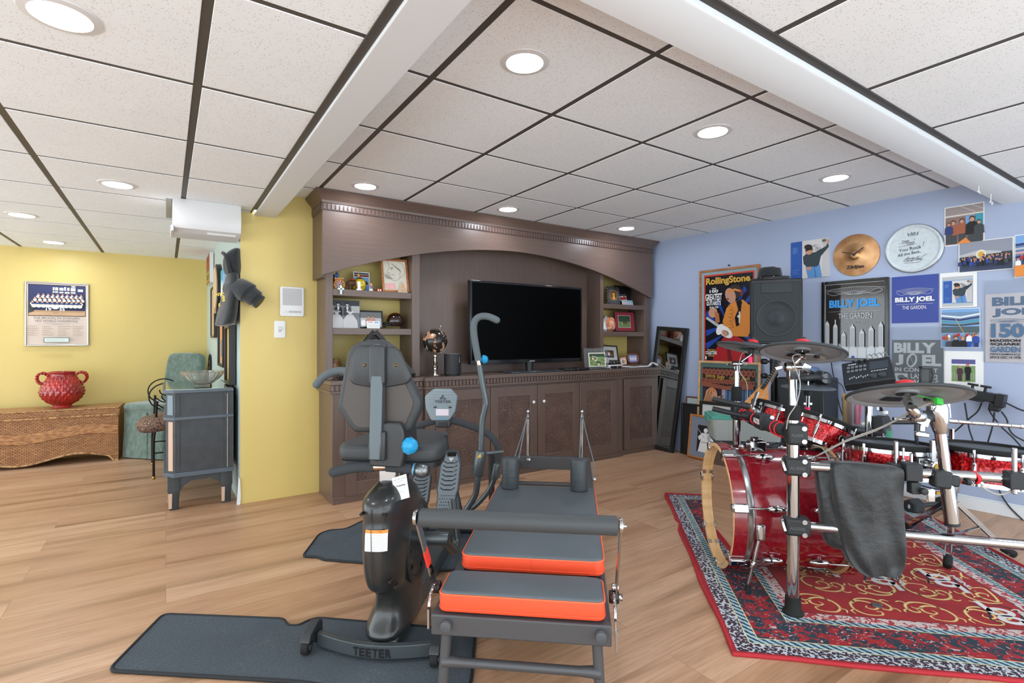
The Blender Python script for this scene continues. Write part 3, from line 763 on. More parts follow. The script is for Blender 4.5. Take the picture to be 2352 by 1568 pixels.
gp('blue_picture', 'bright blue picture half hidden by the hanging hoodie', 'picture', 4.73, 1.36, .42, .34, lambda F: (F.rect(0, 0, 1, 1, TEAL), F.ell(.3, .6, .22, .35, CREAM), F.ell(.7, .3, .2, .2, SKY), F.ell(.55, .75, .3, .2, TAN)), d=.03, fw=0, paper=CREAM)
gp('framed_certificate', 'black framed tan picture below the hanging hoodie, farther from the camera', 'picture', 4.87, .91, .46, .44, lambda F: (F.rect(0, 0, 1, 1, TAN), F.rect(.15, .12, .85, .9, ORANGE), F.rect(.2, .5, .8, .85, GREYM)), d=.04, fw=.022, fm=DKF)
gp('framed_photograph', 'black framed gold picture nearest the wall corner, just above the vanity', 'picture', 4.35, .805, .36, .43, lambda F: (F.rect(0, 0, 1, 1, GOLDP), F.rect(.15, .1, .85, .9, C_('straw', '#c9b58a')), F.ell(.5, .55, .25, .3, PINKP)), d=.045, fw=.022, fm=DKF)
# hoodie
HOOD = noisy('black_fleece', '#15191b', '#272b2e', 120., .9, 3., sheen=.35, bump=.2, bdist=.002)
o = thing('hooded_sweatshirt', 'black hooded sweatshirt hanging at the corner of the yellow wall', 'sweatshirt', (.012, -.045, 0))
mb = MB(); sec = []
for z, x0, x1, y0, y1 in [(1.225, .275, .345, 4.02, 4.30), (1.23, .27, .40, 3.99, 4.38), (1.30, .285, .415, 3.965, 4.38), (1.38, .30, .42, 3.955, 4.36), (1.46, .315, .420, 3.955, 4.34), (1.53, .325, .418, 3.96, 4.28), (1.58, .33, .415, 3.99, 4.22), (1.60, .345, .41, 4.0, 4.2)]:
    r = []
    for k in range(28):
        a = 2*pi*k/28; f = 1+.10*sin(3*a+z*9)+.06*sin(7*a-z*23)
        r.append(((x0+x1)/2+(x1-x0)/2*cos(a)*f*.95, (y0+y1)/2+(y1-y0)/2*sin(a)*(1+.03*sin(5*a+z*30)), z))
    sec.append(r)
mb.loft(sec, HOOD); mb.build('body', o, sub=1)
mb = MB(); sec = []
for z, x, y, rx, ry in [(1.56, .375, 4.09, .045, .10), (1.61, .37, 4.08, .055, .095), (1.67, .365, 4.07, .055, .085), (1.715, .37, 4.06, .045, .07), (1.745, .385, 4.05, .03, .045), (1.76, .395, 4.05, .012, .02)]:
    sec.append([(x+rx*cos(2*pi*k/20)*(1+.1*sin(k*2.1)), y+ry*sin(2*pi*k/20), z) for k in range(20)])
mb.loft(sec, HOOD); mb.tube([(.31, 4.06, 1.72), (.325, 4.01, 1.69), (.335, 3.985, 1.63), (.345, 3.98, 1.57)], .014, HOOD, 8); mb.build('hood', o, sub=1)
mb = MB(); mb.tube([(.375, 4.10, 1.475), (.405, 4.02, 1.475), (.440, 3.965, 1.455), (.475, 3.945, 1.425), (.520, 3.930, 1.385)], [.070, .074, .072, .060, .047], HOOD, 18, k=5, caps=False)
mb.tube([(.521, 3.929, 1.384), (.500, 3.937, 1.402), (.470, 3.947, 1.43)], [.046, .040, .02], BLACKP, 18, k=3); mb.tube([(.508, 3.934, 1.394), (.522, 3.929, 1.383)], .0495, HOOD, 18, smooth=False, caps=False); mb.build('sleeve', o)
mb = MB(); YL = mat('yellow_lettering', '#d8b53c', .6)
MT = Matrix.Translation((.300, 3.985, 1.40)) @ Matrix.Rotation(radians(-40), 4, 'Z') @ XZ
mb.text('NYC', MT @ Matrix.Translation((-.005, .03, .012)), YL, h=.022, bold=.03); mb.text('S', MT @ Matrix.Translation((.02, 0, .014)), YL, h=.034, bold=.04); mb.text('S', MT @ Matrix.Translation((-.01, -.04, .014)), YL, h=.022, bold=.04); mb.build('lettering', o)
# intercom and switch on the yellow wall
o = thing('intercom', 'white wall intercom with speaker grille beside the brown cabinet', 'intercom', (.756, 3.989, 1.297))
mb = MB(); mb.cushion(rrect(.163, .212, .012, 4, 0, .106), 0, .022, .006, WHITEP, MY); mb.build('housing', o)
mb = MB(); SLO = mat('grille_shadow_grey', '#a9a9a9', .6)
for k in range(13): mb.box(-.062, .062, -.0255, -.022, .085+k*.009, .0885+k*.009, WHITEP)
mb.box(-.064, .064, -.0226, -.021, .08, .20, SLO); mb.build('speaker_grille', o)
mb = MB(); mb.cyl((-.055, -.021, .03), (-.055, -.034, .03), .011, WHITEP); mb.build('volume_knob', o); mb = MB()
for k in range(5): mb.box(-.022+k*.017, -.010+k*.017, -.027, -.021, .026, .040, GREYL)
mb.build('buttons', o)
o = thing('light_switch', 'white light switch plate below the intercom on the yellow wall', 'switch', (.676, 3.989, 1.142))
mb = MB(); mb.cushion(rrect(.075, .122, .008, 3, 0, .061), 0, .007, .003, WHITEP, MY); mb.build('wall_plate', o)
mb = MB(); mb.obox((0, -.012, .064), (.012, .022, .024), WHITEP, (radians(-25), 0, 0)); mb.box(-.009, .009, -.0085, -.0065, .042, .082, GREYL); mb.build('toggle', o)

# ================================================================== on the wall unit
Z1, Z2, ZT = 1.4895, 1.2125, .8455
# little board under the bottom items of each bookcase
for x0, x1, l in ((.981, 1.574, 'left'), (3.59, 4.179, 'right')):
    bc = bpy.data.objects['bookcase' if l == 'left' else 'bookcase.001']
    mb = MB(); mb.box(x0, x1, 3.745, 3.985, .8455, .876, WOODH); mb.build('base_board', bc, bevel=.002)
ZB = .8765
# painted cart figurine with a horse
FR_, FY_, FB_ = mat('paint_red', '#b5352a', .4), mat('paint_yellow', '#d9b03c', .4), mat('paint_blue', '#3a5fa0', .4)
fx = ROOM.pl(788, 666, z=Z1).x; o = thing('cart_figurine', 'small painted horse and cart figurine on the top shelf, beside the yellow pot', 'figurine', (1.035, 3.80, Z1))
mb = MB(); mb.box(-.03, .03, -.02, .02, .045, .08, FR_); mb.box(-.034, .034, -.022, .022, .078, .084, FY_); mb.box(-.03, -.024, -.022, .022, .084, .11, FB_)
for k in range(4): mb.box(-.028+k*.015, -.020+k*.015, -.0225, -.02, .05, .075, (FY_, FB_)[k % 2])
mb.build('cart', o)
for y in (-.026, .026):
    mb = MB(); mb.tube([(.0+.036*cos(a), y, .036+.034*sin(a)) for a in [2*pi*k/20 for k in range(20)]], .0045, FY_ if y > 0 else ORANGE, 6, True, 2)
    for k in range(5): a = pi*k/5; mb.cyl((.034*cos(a), y, .036+.032*sin(a)), (-.034*cos(a), y, .036-.032*sin(a)), .0018, WHT, n=6)
    mb.cyl((0, y-.004, .036), (0, y+.004, .036), .007, FR_, n=10); mb.build('wheel', o)
mb = MB(); HB = mat('figurine_brown', '#5b3a22', .5)
mb.sphere((.10, 0, .055), .026, HB, 14, (1.5, .8, .85)); mb.tube([(.125, 0, .06), (.145, 0, .085), (.15, 0, .095)], [.013, .010], HB, 8); mb.sphere((.158, 0, .094), .011, HB, 10, (1.5, .8, .9))
for x in (.08, .12):
    for y in (-.012, .012): mb.tube([(x, y, .05), (x+.004, y, .025), (x, y, 0)], [.008, .004], HB, 7)
mb.tube([(.065, 0, .06), (.055, 0, .05), (.053, 0, .03)], .004, HB, 6); mb.sphere((.10, 0, .082), .014, FR_, 10, (1.4, 1, .5)); mb.sphere((.147, 0, .115), .009, FY_, 8, (1, 1, 1.6)); mb.build('horse', o)
mb = MB(); mb.sphere((-.01, 0, .105), .014, FB_, 10, (1, .8, 1.5)); mb.sphere((-.01, 0, .132), .009, SKIN, 10); mb.lathe([(.013, .137), (.013, .139), (.008, .140), (.007, .148), (.0001, .149)], FR_, Matrix.Translation((-.01, 0, 0)), 14); mb.build('driver', o)
o = thing('cross_ornament', 'tiny pale blue cross hanging over the edge of the top shelf', 'ornament', (ROOM.pl(783, 670, y=3.736).x, 3.738, 1.452))
mb = MB(); PALEB = mat('pale_blue_ceramic', '#c8dde0', .35); mb.box(-.007, .007, -.008, 0, 0, .062, PALEB); mb.box(-.022, .022, -.008, 0, .032, .045, PALEB); mb.build('cross', o, bevel=.002)
def art_card(F):
    F.rect(.05, .05, .95, .12, BLK); F.rect(.05, .14, .95, .24, C_('maroon', '#7b2a26')); F.rect(.05, .27, .95, .95, SKY); F.ell(.45, .7, .3, .3, NAVY); F.ell(.7, .55, .18, .1, BLK); F.poly([(.5, .45), (.58, .28), (.66, .45)], BLUEP)
picture('postcard', 'bright blue illustrated card standing behind the yellow pot', 'card', (ROOM.pl(831, 664, y=3.90).x, 3.90, Z1+.001), 0, .125, .155, art_card, d=.003, fw=0, tilt=-.08)
o = thing('smiling_pot', 'round yellow pot with a curved black smile on the top shelf', 'pot', (ROOM.pl(826, 666, y=3.81).x, 3.82, Z1))
PY = mat('yellow_ceramic', '#dfc22c', .2, coat=.5)
mb = MB(); mb.lathe([(.028, 0), (.04, .012), (.049, .04), (.047, .065), (.036, .085), (.033, .087), (.030, .082)], PY, None, 30); mb.build('bowl', o)
mb = MB(); mb.tube([(.047*sin(a)*.98*(1-.1*abs(a)), -.0495*cos(a), .045-.018*cos(a*1.6)) for a in [-.75+k*.15 for k in range(11)]], .0016, BLACKP, 6); mb.build('smile', o)
o = thing('number_block', 'small white block shaped like a number one before the yellow pot', 'ornament', (ROOM.pl(825, 668, y=3.752).x, 3.756, Z1))
mb = MB(); mb.box(-.019, .019, -.008, .008, 0, .010, WHITEP); mb.box(-.010, .010, -.007, .007, .010, .064, WHITEP); mb.add([(-.019, -.007, .052), (-.010, -.007, .048), (-.010, -.007, .064), (-.019, .007, .052), (-.010, .007, .048), (-.010, .007, .064)], [(0, 1, 2), (3, 5, 4), (0, 2, 5, 3), (0, 3, 4, 1)], WHITEP, None, False)
mb.build('one', o, bevel=.0015)
o = thing('baby_figurine', 'small pastel baby figurine on the top shelf', 'figurine', (ROOM.pl(852, 668, y=3.78).x, 3.78, Z1))
mb = MB(); mb.lathe([(.015, 0), (.016, .01), (.012, .014), (.013, .03), (.009, .036), (.0001, .037)], CREAM, None, 16); mb.sphere((0, -.002, .046), .012, SKIN, 12); mb.sphere((0, .001, .050), .0115, GOLDP, 10); mb.box(-.010, .010, -.016, -.012, .02, .034, PURP); mb.sphere((-.012, -.004, .03), .005, SKIN, 8); mb.sphere((.012, -.004, .03), .005, SKIN, 8); mb.build('baby', o)
o = thing('dice_pair', 'tiny red block with white paw prints beside the framed line drawing', 'ornament', (ROOM.pl(871, 669, y=3.77).x, 3.77, Z1))
mb = MB(); mb.box(-.017, .017, -.008, .008, 0, .02, FR_)
for x in (-.008, .008): mb.add([(x+.005*cos(2*pi*k/10), -.0083, .010+.006*sin(2*pi*k/10)) for k in range(10)], [tuple(range(10))], WHT, None, False)
mb.build('block', o, bevel=.001)
# framed line drawing of a face in profile, with a triangle plaque before it
OAKF = noisy('honey_oak_frame', '#a3643a', '#bd7d4c', 10., .38, 4., (1, 1, 6))
def art_profile(F):
    F.rect(0, 0, 1, 1, CREAM)
    F.line([(.62, .02), (.80, .05), (.93, .20), (.95, .38), (.86, .50), (.72, .58)], .0018, GREYD, True)
    F.line([(.22, .02), (.27, .12), (.26, .24), (.16, .38), (.20, .41), (.27, .41), (.25, .48), (.31, .52), (.29, .57), (.40, .68), (.56, .66), (.70, .58), (.74, .44)], .0018, GREYD, True)
    F.line([(.30, .26), (.38, .22), (.46, .24)], .003, GREYD, True); F.ell(.38, .27, .03, .018, GREYD, 10)
    F.line([(.32, .47), (.44, .47), (.48, .50)], .0022, GREYD, True); F.line([(.66, .30), (.75, .28), (.74, .40), (.68, .44)], .0018, GREYD, True)
    for k in range(9): F.line([(.40+.035*k, .10+.02*k), (.48+.035*k, .16+.025*k)], .0016, GREYD)
    for k in range(14): F.line([(.02+.05*(k % 5), .42+.05*(k//5)), (.08+.06*(k % 4), .60-.03*(k % 3)), (.2+.03*k % .3, .62)], .0009, GREYM, True)
    F.rect(.05, .78, .46, .96, PINKP)
cx = ROOM.pl(907, 670, y=3.82).x
picture('line_drawing', 'honey wood framed line drawing of a face in profile on the top shelf', 'picture', (cx, 3.80, Z1+.003), 0, .215, .26, art_profile, .016, .017, OAKF, tilt=-.14, roll=-.03, stand=True)
o = thing('triangle_plaque', 'small stone triangle leaning against the framed line drawing', 'ornament', (ROOM.pl(925, 668, y=3.757).x, 3.765, Z1), 0, None, (-.12, 0, 0))
STN = mat('pale_stone', '#b5a48c', .7)
mb = MB(); mb.prism([(-.042, 0), (.042, 0), (0, .092)], 0, .01, STN, XZ, smooth=False); mb.prism([(-.02, .014), (.02, .014), (.012, .022), (-.012, .022)], .010, .0115, ORANGE, XZ); mb.prism(circ(.007, 12, 0, .05, .009), .010, .0115, ORANGE, XZ); mb.build('triangle', o, bevel=.0015)
# second shelf
def art_bw(F):
    F.rect(0, 0, 1, 1, GREYM); F.rect(0, 0, 1, .2, GREYD); F.rect(.72, .2, 1, .45, GREYL); F.rect(0, .2, .12, .5, GREYL)
    for (u, v, s, b) in ((.28, .16, .12, BLK), (.58, .16, .12, GREYD)):
        person(F, u, v, s, b, None, GREYL, BLK, .95)
        F.poly([(u-.04, v+.08), (u, v+.28), (u+.04, v+.08)], WHT); F.ell(u, v-.05, .09, .025, BLK)
    for u in (.22, .66):
        F.poly([(u-.10, .52), (u-.24, .72), (u-.22, 1), (u+.26, 1), (u+.24, .74), (u+.10, .52)], C_('photo_white', '#bfbfbf'))
        for k in range(5): F.line([(u-.15+.07*k, .62+.02*k), (u-.13+.07*k, .95)], .0014, GREYL)
        F.ell(u, .48, .06, .075, GREYL); F.ell(u, .42, .13, .035, WHT if u > .5 else GREYL); F.ell(u, .39, .07, .035, GREYM)
picture('antique_photograph', 'large unframed black and white photograph of four people in old dress', 'photograph', (ROOM.pl(793, 754, y=3.80).x, 3.80, Z2+.001), 0, .215, .205, art_bw, d=.004, fw=0, tilt=-.1)
def art_couple(F):
    F.rect(0, 0, 1, 1, GREYL); F.rect(0, 0, 1, .4, GREYM); person(F, .38, .32, .16, C_('rose', '#b98d84'), None, SKIN, HAIRB, .8); person(F, .60, .34, .15, SKIN, None, SKIN, BROWNP, .8); F.ell(.15, .75, .12, .2, WHT)
picture('couple_photograph', 'photograph of a couple in a black tiled frame on the second shelf', 'photograph', (ROOM.pl(853, 753, y=3.80).x, 3.81, Z2+.001), 0, .185, .135, art_couple, .012, .012, BLACKG, tilt=-.12)
picture('typed_card', 'small white typed card leaning before the black tiled photo frame', 'card', (ROOM.pl(858, 754, y=3.765).x, 3.768, Z2+.001), 0, .098, .055, lambda F: (F.rect(.1, .12, .5, .2, REDP), F.rect(.6, .1, .9, .28, SKY), *[F.rect(.08, .4+.13*k, .92, .43+.13*k, GREYL) for k in range(4)]), d=.002, fw=0, tilt=-.15)
o = thing('football_helmet', 'dark brown miniature football helmet with orange stripe on the second shelf', 'helmet', (ROOM.pl(910, 754, y=3.81).x, 3.83, Z2))
BRH = mat('brown_helmet_gloss', '#2a1a16', .12, coat=.6)
mb = MB()
def helm(u, v):
    a = 2*pi*u; b = pi*(.02+.70*v); r = .062
    return (r*sin(b)*cos(a)*1.12, r*sin(b)*sin(a), .062+r*cos(b))
mb.surf(helm, 36, 18, BRH); mb.build('shell', o)
mb = MB(); mb.tube([(.066*sin(a)*1.1, -.001, .062+.0635*cos(a)) for a in [-1.0+.2*k for k in range(11)]], .009, mat('orange_stripe', '#d98a2b', .3), 8, flat=.25); mb.build('stripe', o)
mb = MB()
for z in (.03, .015, .045): mb.tube([(-.052, -.035, z+.008), (-.085, -.03, z), (-.095, 0, z-.003), (-.085, .03, z), (-.052, .035, z+.008)], .003, BLACKG, 7)
mb.tube([(-.09, -.01, .05), (-.096, -.01, .01)], .003, BLACKG, 7); mb.tube([(-.09, .01, .05), (-.096, .01, .01)], .003, BLACKG, 7); mb.build('face_mask', o)
# bottom of the left bookcase
o = thing('brown_jar', 'brown mottled jar at the end of the counter by the yellow wall', 'jar', (1.015, 3.84, ZB))
mb = MB(); JAR = noisy('mottled_brown_glaze', '#5b2f1d', '#8e6a3c', 30., .3, 4.); mb.lathe([(.035, 0), (.048, .02), (.05, .06), (.04, .10), (.034, .115), (.03, .112)], JAR, None, 24); mb.build('body', o)
o = thing('triangular_frame', 'black triangular frame with glittering dark panel behind the bike backrest', 'picture', (0, 0, 0))
SPK = noisy('glitter_black', '#08080a', '#5a5a5e', 180., .2, 2., lo=.62, hi=.72)
A = Vector((1.00, 3.70, ZB)); B = Vector((1.565, 3.66, ZT)); Cc = Vector((1.285, 3.755, 1.185)); A.z = ZT+.0; A.y = 3.665
mb = MB()
for p0, p1 in ((A, B), (B, Cc), (Cc, A)):
    d = (p1-p0).normalized(); mb.bar(p0, p1, .022, .030, DKF, (0, -.25, 1) if abs(d.z) < .2 else (d.z, 0, -d.x))
mb.build('frame', o, loc=(0, 0, .016)); cen = (A+B+Cc)/3
mb = MB(); mb.add([A.lerp(cen, .04)+Vector((0, .006, .016)), B.lerp(cen, .04)+Vector((0, .006, .016)), Cc.lerp(cen, .04)+Vector((0, .006, .016))], [(0, 1, 2)], SPK, None, False); mb.build('panel', o)
# globe
gx = ROOM.pl(1001, 858, z=ZT); gx = Vector((1.762, 3.72, ZT))
SILV = mat('polished_silver', '#d8d2ca', .12, 1.)
o = thing('desk_globe', 'dark globe with copper continents on a silver stand, next to the black speaker', 'globe', gx)
mb = MB(); mb.lathe([(.068, 0), (.070, .006), (.055, .014), (.030, .022), (.016, .034), (.012, .046), (.020, .056), (.024, .068), (.016, .078), (.009, .088), (.014, .100), (.018, .106), (.008, .116), (.007, .14), (.016, .15), (.012, .165), (.0001, .168)], SILV, None, 28); mb.build('stand', o)
mb = MB(); gc = Vector((0, 0, .272)); ax = Vector((.38, 0, .92)).normalized()
arc = []
for k in range(13):
    a = radians(-90-78+k*13)+.39; arc.append((gc.x+.106*cos(a)*1., 0, gc.z+.106*sin(a)))
mb.tube(arc, .0045, SILV, 8); mb.cyl(gc+ax*.098, gc+ax*.125, .004, SILV, n=8); mb.sphere(gc+ax*.128, .007, SILV, 10); mb.build('meridian_arm', o)
m, t, p = new_mat('globe_map')
ld = MATH(t, 'GREATER_THAN', noise(t, MAP(t, OC(t), (1, 1, 1), (2.1, .4, 5.3)), 13., 5., .55), .545)
t.links.new(MIX(t, ld, '#26241f', RAMP(t, noise(t, OC(t), 16, 3.), [(.35, '#b07b5a'), (.65, '#d9b394')])), p.inputs['Base Color']); p.inputs['Roughness'].default_value = .18; p.inputs['Metallic'].default_value = .1
mb = MB(); mb.sphere(gc, .097, m, 40); mb.build('ball', o)
o = thing('smart_speaker', 'black rounded wireless speaker on the counter between globe and television', 'speaker', (1.905, 3.70, ZT))
m, t, p = new_mat('speaker_mesh_black'); v = N(t, 'ShaderNodeTexVoronoi', Scale=500.); t.links.new(OC(t), v.inputs['Vector'])
p.inputs['Base Color'].default_value = lin('#232427'); p.inputs['Roughness'].default_value = .4; BUMP(t, p, v.outputs['Distance'], .5, .002)
mb = MB(); mb.cushion(circ(.068, 40), .006, .172, .006, m); mb.prism(circ(.060, 32), 0, .008, BLACKP); mb.prism(circ(.064, 40), .1715, .1725, mat('speaker_top', '#8a8c90', .4)); mb.build('body', o)
mb = MB(); mb.text('SONOS', Matrix.Translation((.030, -.0615, .125)) @ Matrix.Rotation(radians(26), 4, 'Z') @ XZ @ Matrix.Rotation(pi/2, 4, 'Z'), WHITEP, w=.042, d=.001); mb.build('lettering', o)
# television
o = thing('television', 'large flat black television with glossy bezel on the counter', 'television', (2.715, 3.76, ZT))
TW, TH = 1.232, .705
mb = MB(); mb.box(-TW/2, TW/2, 0, .045, .078, .078+TH, BLACKG); mb.box(-TW/2+.2, TW/2-.2, .045, .08, .15, .55, BLACKP); mb.build('housing', o, bevel=.004)
mb = MB(); mb.box(-TW/2+.02, TW/2-.02, -.0016, 0.001, .078+.034, .078+TH-.018, mat('screen_black', '#010101', .35, spec=.06)); mb.build('screen', o)
mb = MB(); mb.text('SAMSUNG', Matrix.Translation((0.02, -.0012, .094)) @ XZ, GREYL, w=.06, bold=.03); mb.build('lettering', o)
mb = MB(); mb.cushion(rrect(.58, .22, .02, 4, 0, -.03), 0.0, .011, .004, mat('smoked_glass_base', '#39434b', .12, coat=.4)); mb.cyl((0, .015, .01), (0, .015, .09), .035, BLACKP, n=20); mb.build('stand', o)
def gadget(name, label, x, y, w, d, h, m, cat='device', rz=0.):
    o = thing(name, label, cat, (x, y, ZT), rz); mb = MB(); mb.cushion(rrect(w, d, min(w, d)*.22, 5), 0, h, min(h*.4, .012), m); b = mb.build('case', o); return o
q = ROOM.pl(1297, 850, z=ZT); g = gadget('cable_box', 'flat black cable box at the foot of the television', q.x, 3.675, .18, .11, .022, BLACKP)
mb = MB(); mb.box(-.02, -.012, -.0556, -.054, .009, .013, mat('amber_led', '#d0a050', .3)); mb.build('indicator', g)
q = ROOM.pl(1349, 851, z=ZT); g = gadget('streaming_puck', 'low black set top puck between cable box and clear photo frame', q.x, 3.665, .165, .10, .026, BLACKG)
mb = MB(); mb.box(-.07, .07, -.0505, -.049, .010, .0115, GREYP); mb.build('seam', g)
# clear block frame
o = thing('acrylic_frame', 'clear acrylic photo frame with a hillside photo on the counter', 'photo frame', (ROOM.pl(1370, 848, y=3.70).x, 3.70, ZT), radians(-4), None, (-.12, 0, radians(-6)))
mb = MB(); mb.box(-.14, .14, -.008, .0, .002, .205, mat('acrylic', '#eef2f2', .03, trans=.92, ior=1.25)); mb.box(-.14, .14, -.03, .03, 0.0, .010, mat('acrylic', '')); mb.build('acrylic_sheet', o, bevel=.002)
mb = MB(); F = Flat(mb, 0, .10, .28, .20, -.0095)
F.rect(.17, .20, .90, .88, CREAM); F.rect(.21, .25, .86, .84, GRASS); F.rect(.21, .25, .86, .40, DKGREEN)
for k in range(40): F.ell(random.uniform(.24, .84), random.uniform(.38, .8), random.uniform(.02, .06), random.uniform(.02, .05), random.choice([WHT, TAN, GRASS, BROWNP, CREAM, DKGREEN]), 8)
F.text('Dogs', .16, .10, GREYM, h=.06); F.text('best friend', .72, .10, GREYM, h=.05); F.ell(.45, .10, .025, .05, GREYM)
mb.build('print', o)
o = thing('power_strip', 'white power strip with black plugs behind the clear photo frame', 'power strip', (3.70, 3.715, ZT), radians(4))
mb = MB(); mb.box(-.10, .115, -.022, .022, 0, .036, WHITEP)
sp = mb.build('housing', o, bevel=.004)
for x in (-.05, .0, .06):
    mb = MB(); mb.box(x-.015, x+.015, -.042, -.022, .004, .026, BLACKP); mb.tube([(x, -.04, .012), (x+.012, -.055, .006), (x+.04, -.05, .004)], .003, BLACKP, 6); mb.build('plug', o)
mb = MB(); mb.box(.098, .110, -.0235, -.021, .016, .028, REDT); mb.build('rocker_switch', o)
o = thing('white_cable', 'white power cable running along the counter and down by the leaning mirror', 'cable')
mb = MB(); zc = ZT+.008
pts = [(3.82, 3.72, zc+.008), (3.95, 3.68, zc), (4.05, 3.70, zc), (4.14, 3.66, zc+.005), (4.22, 3.68, zc+.035), (4.275, 3.65, zc+.012), (4.31, 3.60, zc+.004), (4.335, 3.565, zc-.02), (4.325, 3.56, zc-.10), (4.315, 3.555, zc-.2), (4.31, 3.56, .35)]
mb.tube(pts, .006, WHITEP, 8); pts2 = [(p_[0]+.006, p_[1]-.012, p_[2]+.002) for p_ in pts[2:]]; mb.tube(pts2, .006, WHITEP, 8); mb.build('cord', o)
# right bookcase, bottom
def art_dog(F):
    F.rect(0, 0, 1, 1, C_('mat_grey', '#c4c2bd')); F.rect(.12, .0, .78, .55, BLK) if False else None
    F.rect(.18, .22, .78, .66, C_('hound_ground', '#3a3430')); F.ell(.45, .42, .16, .14, C_('hound_brown', '#8a5a38')); F.ell(.45, .46, .07, .11, WHT); F.rect(.3, .55, .62, .66, NAVY); F.ell(.6, .5, .1, .1, C_('hound_brown', ''))
picture('dog_photograph', 'black framed photograph of a hound leaning back in the lowest bay', 'photograph', (3.745, 3.80, ZB+.001), 0, .235, .20, art_dog, .014, .014, DKF, tilt=-.22, roll=.05)
o = thing('word_ornament', 'black cut out letters DOG standing before the hound photograph', 'ornament', (3.765, 3.765, ZB))
mb = MB(); mb.text('DOG', Matrix.Translation((0, 0, .026)) @ XZ, BLACKP, w=.125, h=.052, bold=.04); vs = mb.v[:]
mb2 = MB(); mb2.box(-.066, .066, -.006, .008, 0, .006, BLACKP); mb2.build('base', o); mb.build('letters', o, solid=.01)
picture('pink_snapshot', 'small pink edged snapshot leaning beside the rounded bronze frame', 'photograph', (3.905, 3.765, ZB+.001), 0, .082, .072, lambda F: (F.rect(0, 0, 1, 1, PINKP), F.rect(.1, .25, .9, .95, CREAM), F.ell(.4, .6, .2, .3, GREYM), F.ell(.65, .65, .18, .28, TAN)), d=.003, fw=0, tilt=-.2, roll=-.12)
COPR = mat('bronze_rounded_frame', '#a9693f', .3, .8)
o = thing('rounded_frame', 'rounded bronze photo frame in the lowest bay by the blue wall', 'photo frame', (4.065, 3.79, ZB+.001), 0, None, (-.18, 0, 0))
mb = MB(); mb.tube([(x, -.007, y+.058) for x, y in rrect(.16, .105, .045, 6)], .0085, COPR, 8, True, smooth=False); mb.build('frame', o)
mb = MB(); mb.prism(rrect(.15, .096, .04, 6, 0, .058), .004, .008, PURP, XZ); F = Flat(mb, 0, .058, .15, .096, -.008)
F.rect(.12, .15, .88, .85, C_('lavender', '#9a9cc0'))
for k in range(5): F.ell(.25+.13*k, .5+.08*(k % 2), .05, .2, WHT, 10)
mb.build('print', o)
# right bookcase, middle
picture('grey_postcard', 'grey and white picture leaning at the divider beside the salt lamp', 'picture', (3.635, 3.79, Z2+.001), 0, .10, .165, lambda F: (F.rect(0, 0, 1, 1, GREYL), F.poly([(0, 0), (.7, 0), (.3, .4), (0, .5)], GREYD), F.poly([(.2, 1), (.6, .3), (.9, 1)], WHT), F.rect(0, .85, 1, 1, GREYM)), d=.004, fw=0, tilt=-.15, roll=.18)
m, t, p = new_mat('salt_crystal')
t.links.new(RAMP(t, noise(t, OC(t), 22, 4.), [(.38, '#b4643f'), (.52, '#d58c66'), (.63, '#eccdb6')]), p.inputs['Base Color']); p.inputs['Roughness'].default_value = .5; p.inputs['Subsurface Weight'].default_value = .25
o = thing('salt_lamp', 'rough orange salt crystal lamp on the middle shelf', 'lamp', (3.745, 3.83, Z2))
mb = MB(); random.seed(3)
rings = []
for z, r in [(.018, .055), (.03, .068), (.06, .076), (.09, .074), (.12, .066), (.14, .050), (.152, .03)]:
    rings.append([(r*cos(2*pi*k/11)*random.uniform(.9, 1.06), r*sin(2*pi*k/11)*random.uniform(.88, 1.05), z+random.uniform(-.003, .003)) for k in range(11)])
mb.loft(rings, m); mb.build('crystal', o, angle=12)
mb = MB(); mb.lathe([(.05, 0), (.052, .006), (.050, .018), (.0001, .018)], mat('lamp_base_wood', '#8a4a2b', .4), None, 24); mb.build('base', o)
def art_cow(F):
    F.rect(0, 0, 1, 1, C_('crimson_mat', '#a23642')); F.rect(.16, .17, .80, .83, CREAM); F.rect(.18, .19, .78, .81, GRASS); F.rect(.18, .19, .78, .5, DKGREEN)
    F.ell(.52, .55, .10, .045, BROWNP); F.poly([(.44, .55), (.44, .68), (.46, .68), (.47, .57)], BROWNP); F.poly([(.57, .55), (.57, .68), (.59, .68), (.60, .55)], BROWNP); F.ell(.41, .53, .04, .03, BROWNP); F.line([(.36, .55), (.34, .70)], .004, WHT)
picture('red_matted_photograph', 'photograph of a brown animal on grass in a red mat, middle shelf', 'photograph', (4.005, 3.85, Z2+.001), 0, .30, .215, art_cow, .014, .009, DKF, tilt=-.1)
# right bookcase, top
o = thing('reed_lampshade', 'brown reed shade above an orange base at the top of the bookcase by the television', 'lamp', (3.618, 3.87, Z1))
mb = MB(); RED_ = noisy('dark_reed', '#3c2418', '#8a6448', 40., .6, 3., (1, 1, .1))
for k in range(16):
    a = 2*pi*k/16; mb.cyl((.024*cos(a), .024*sin(a), .115), (.058*cos(a), .058*sin(a), .235), .0042, RED_, n=6)
mb.tube([(.024*cos(2*pi*k/16), .024*sin(2*pi*k/16), .117) for k in range(16)], .003, RED_, 6, True, 1); mb.tube([(.057*cos(2*pi*k/16), .057*sin(2*pi*k/16), .23) for k in range(16)], .003, RED_, 6, True, 1); mb.build('shade', o)
mb = MB(); mb.lathe([(.052, 0), (.05, .02), (.03, .07), (.014, .11), (.012, .125), (.0001, .126)], mat('orange_glaze', '#d9823a', .25), None, 24); mb.build('base', o)
o = thing('sunburst_frame', 'square silver sunburst frame holding a tiny dog picture on the top shelf', 'photo frame', (3.79, 3.80, Z1+.001), 0, None, (-.1, 0, 0))
mb = MB(); ST2 = mat('sunburst_silver', '#bdbab4', .3, 1.); S = .185
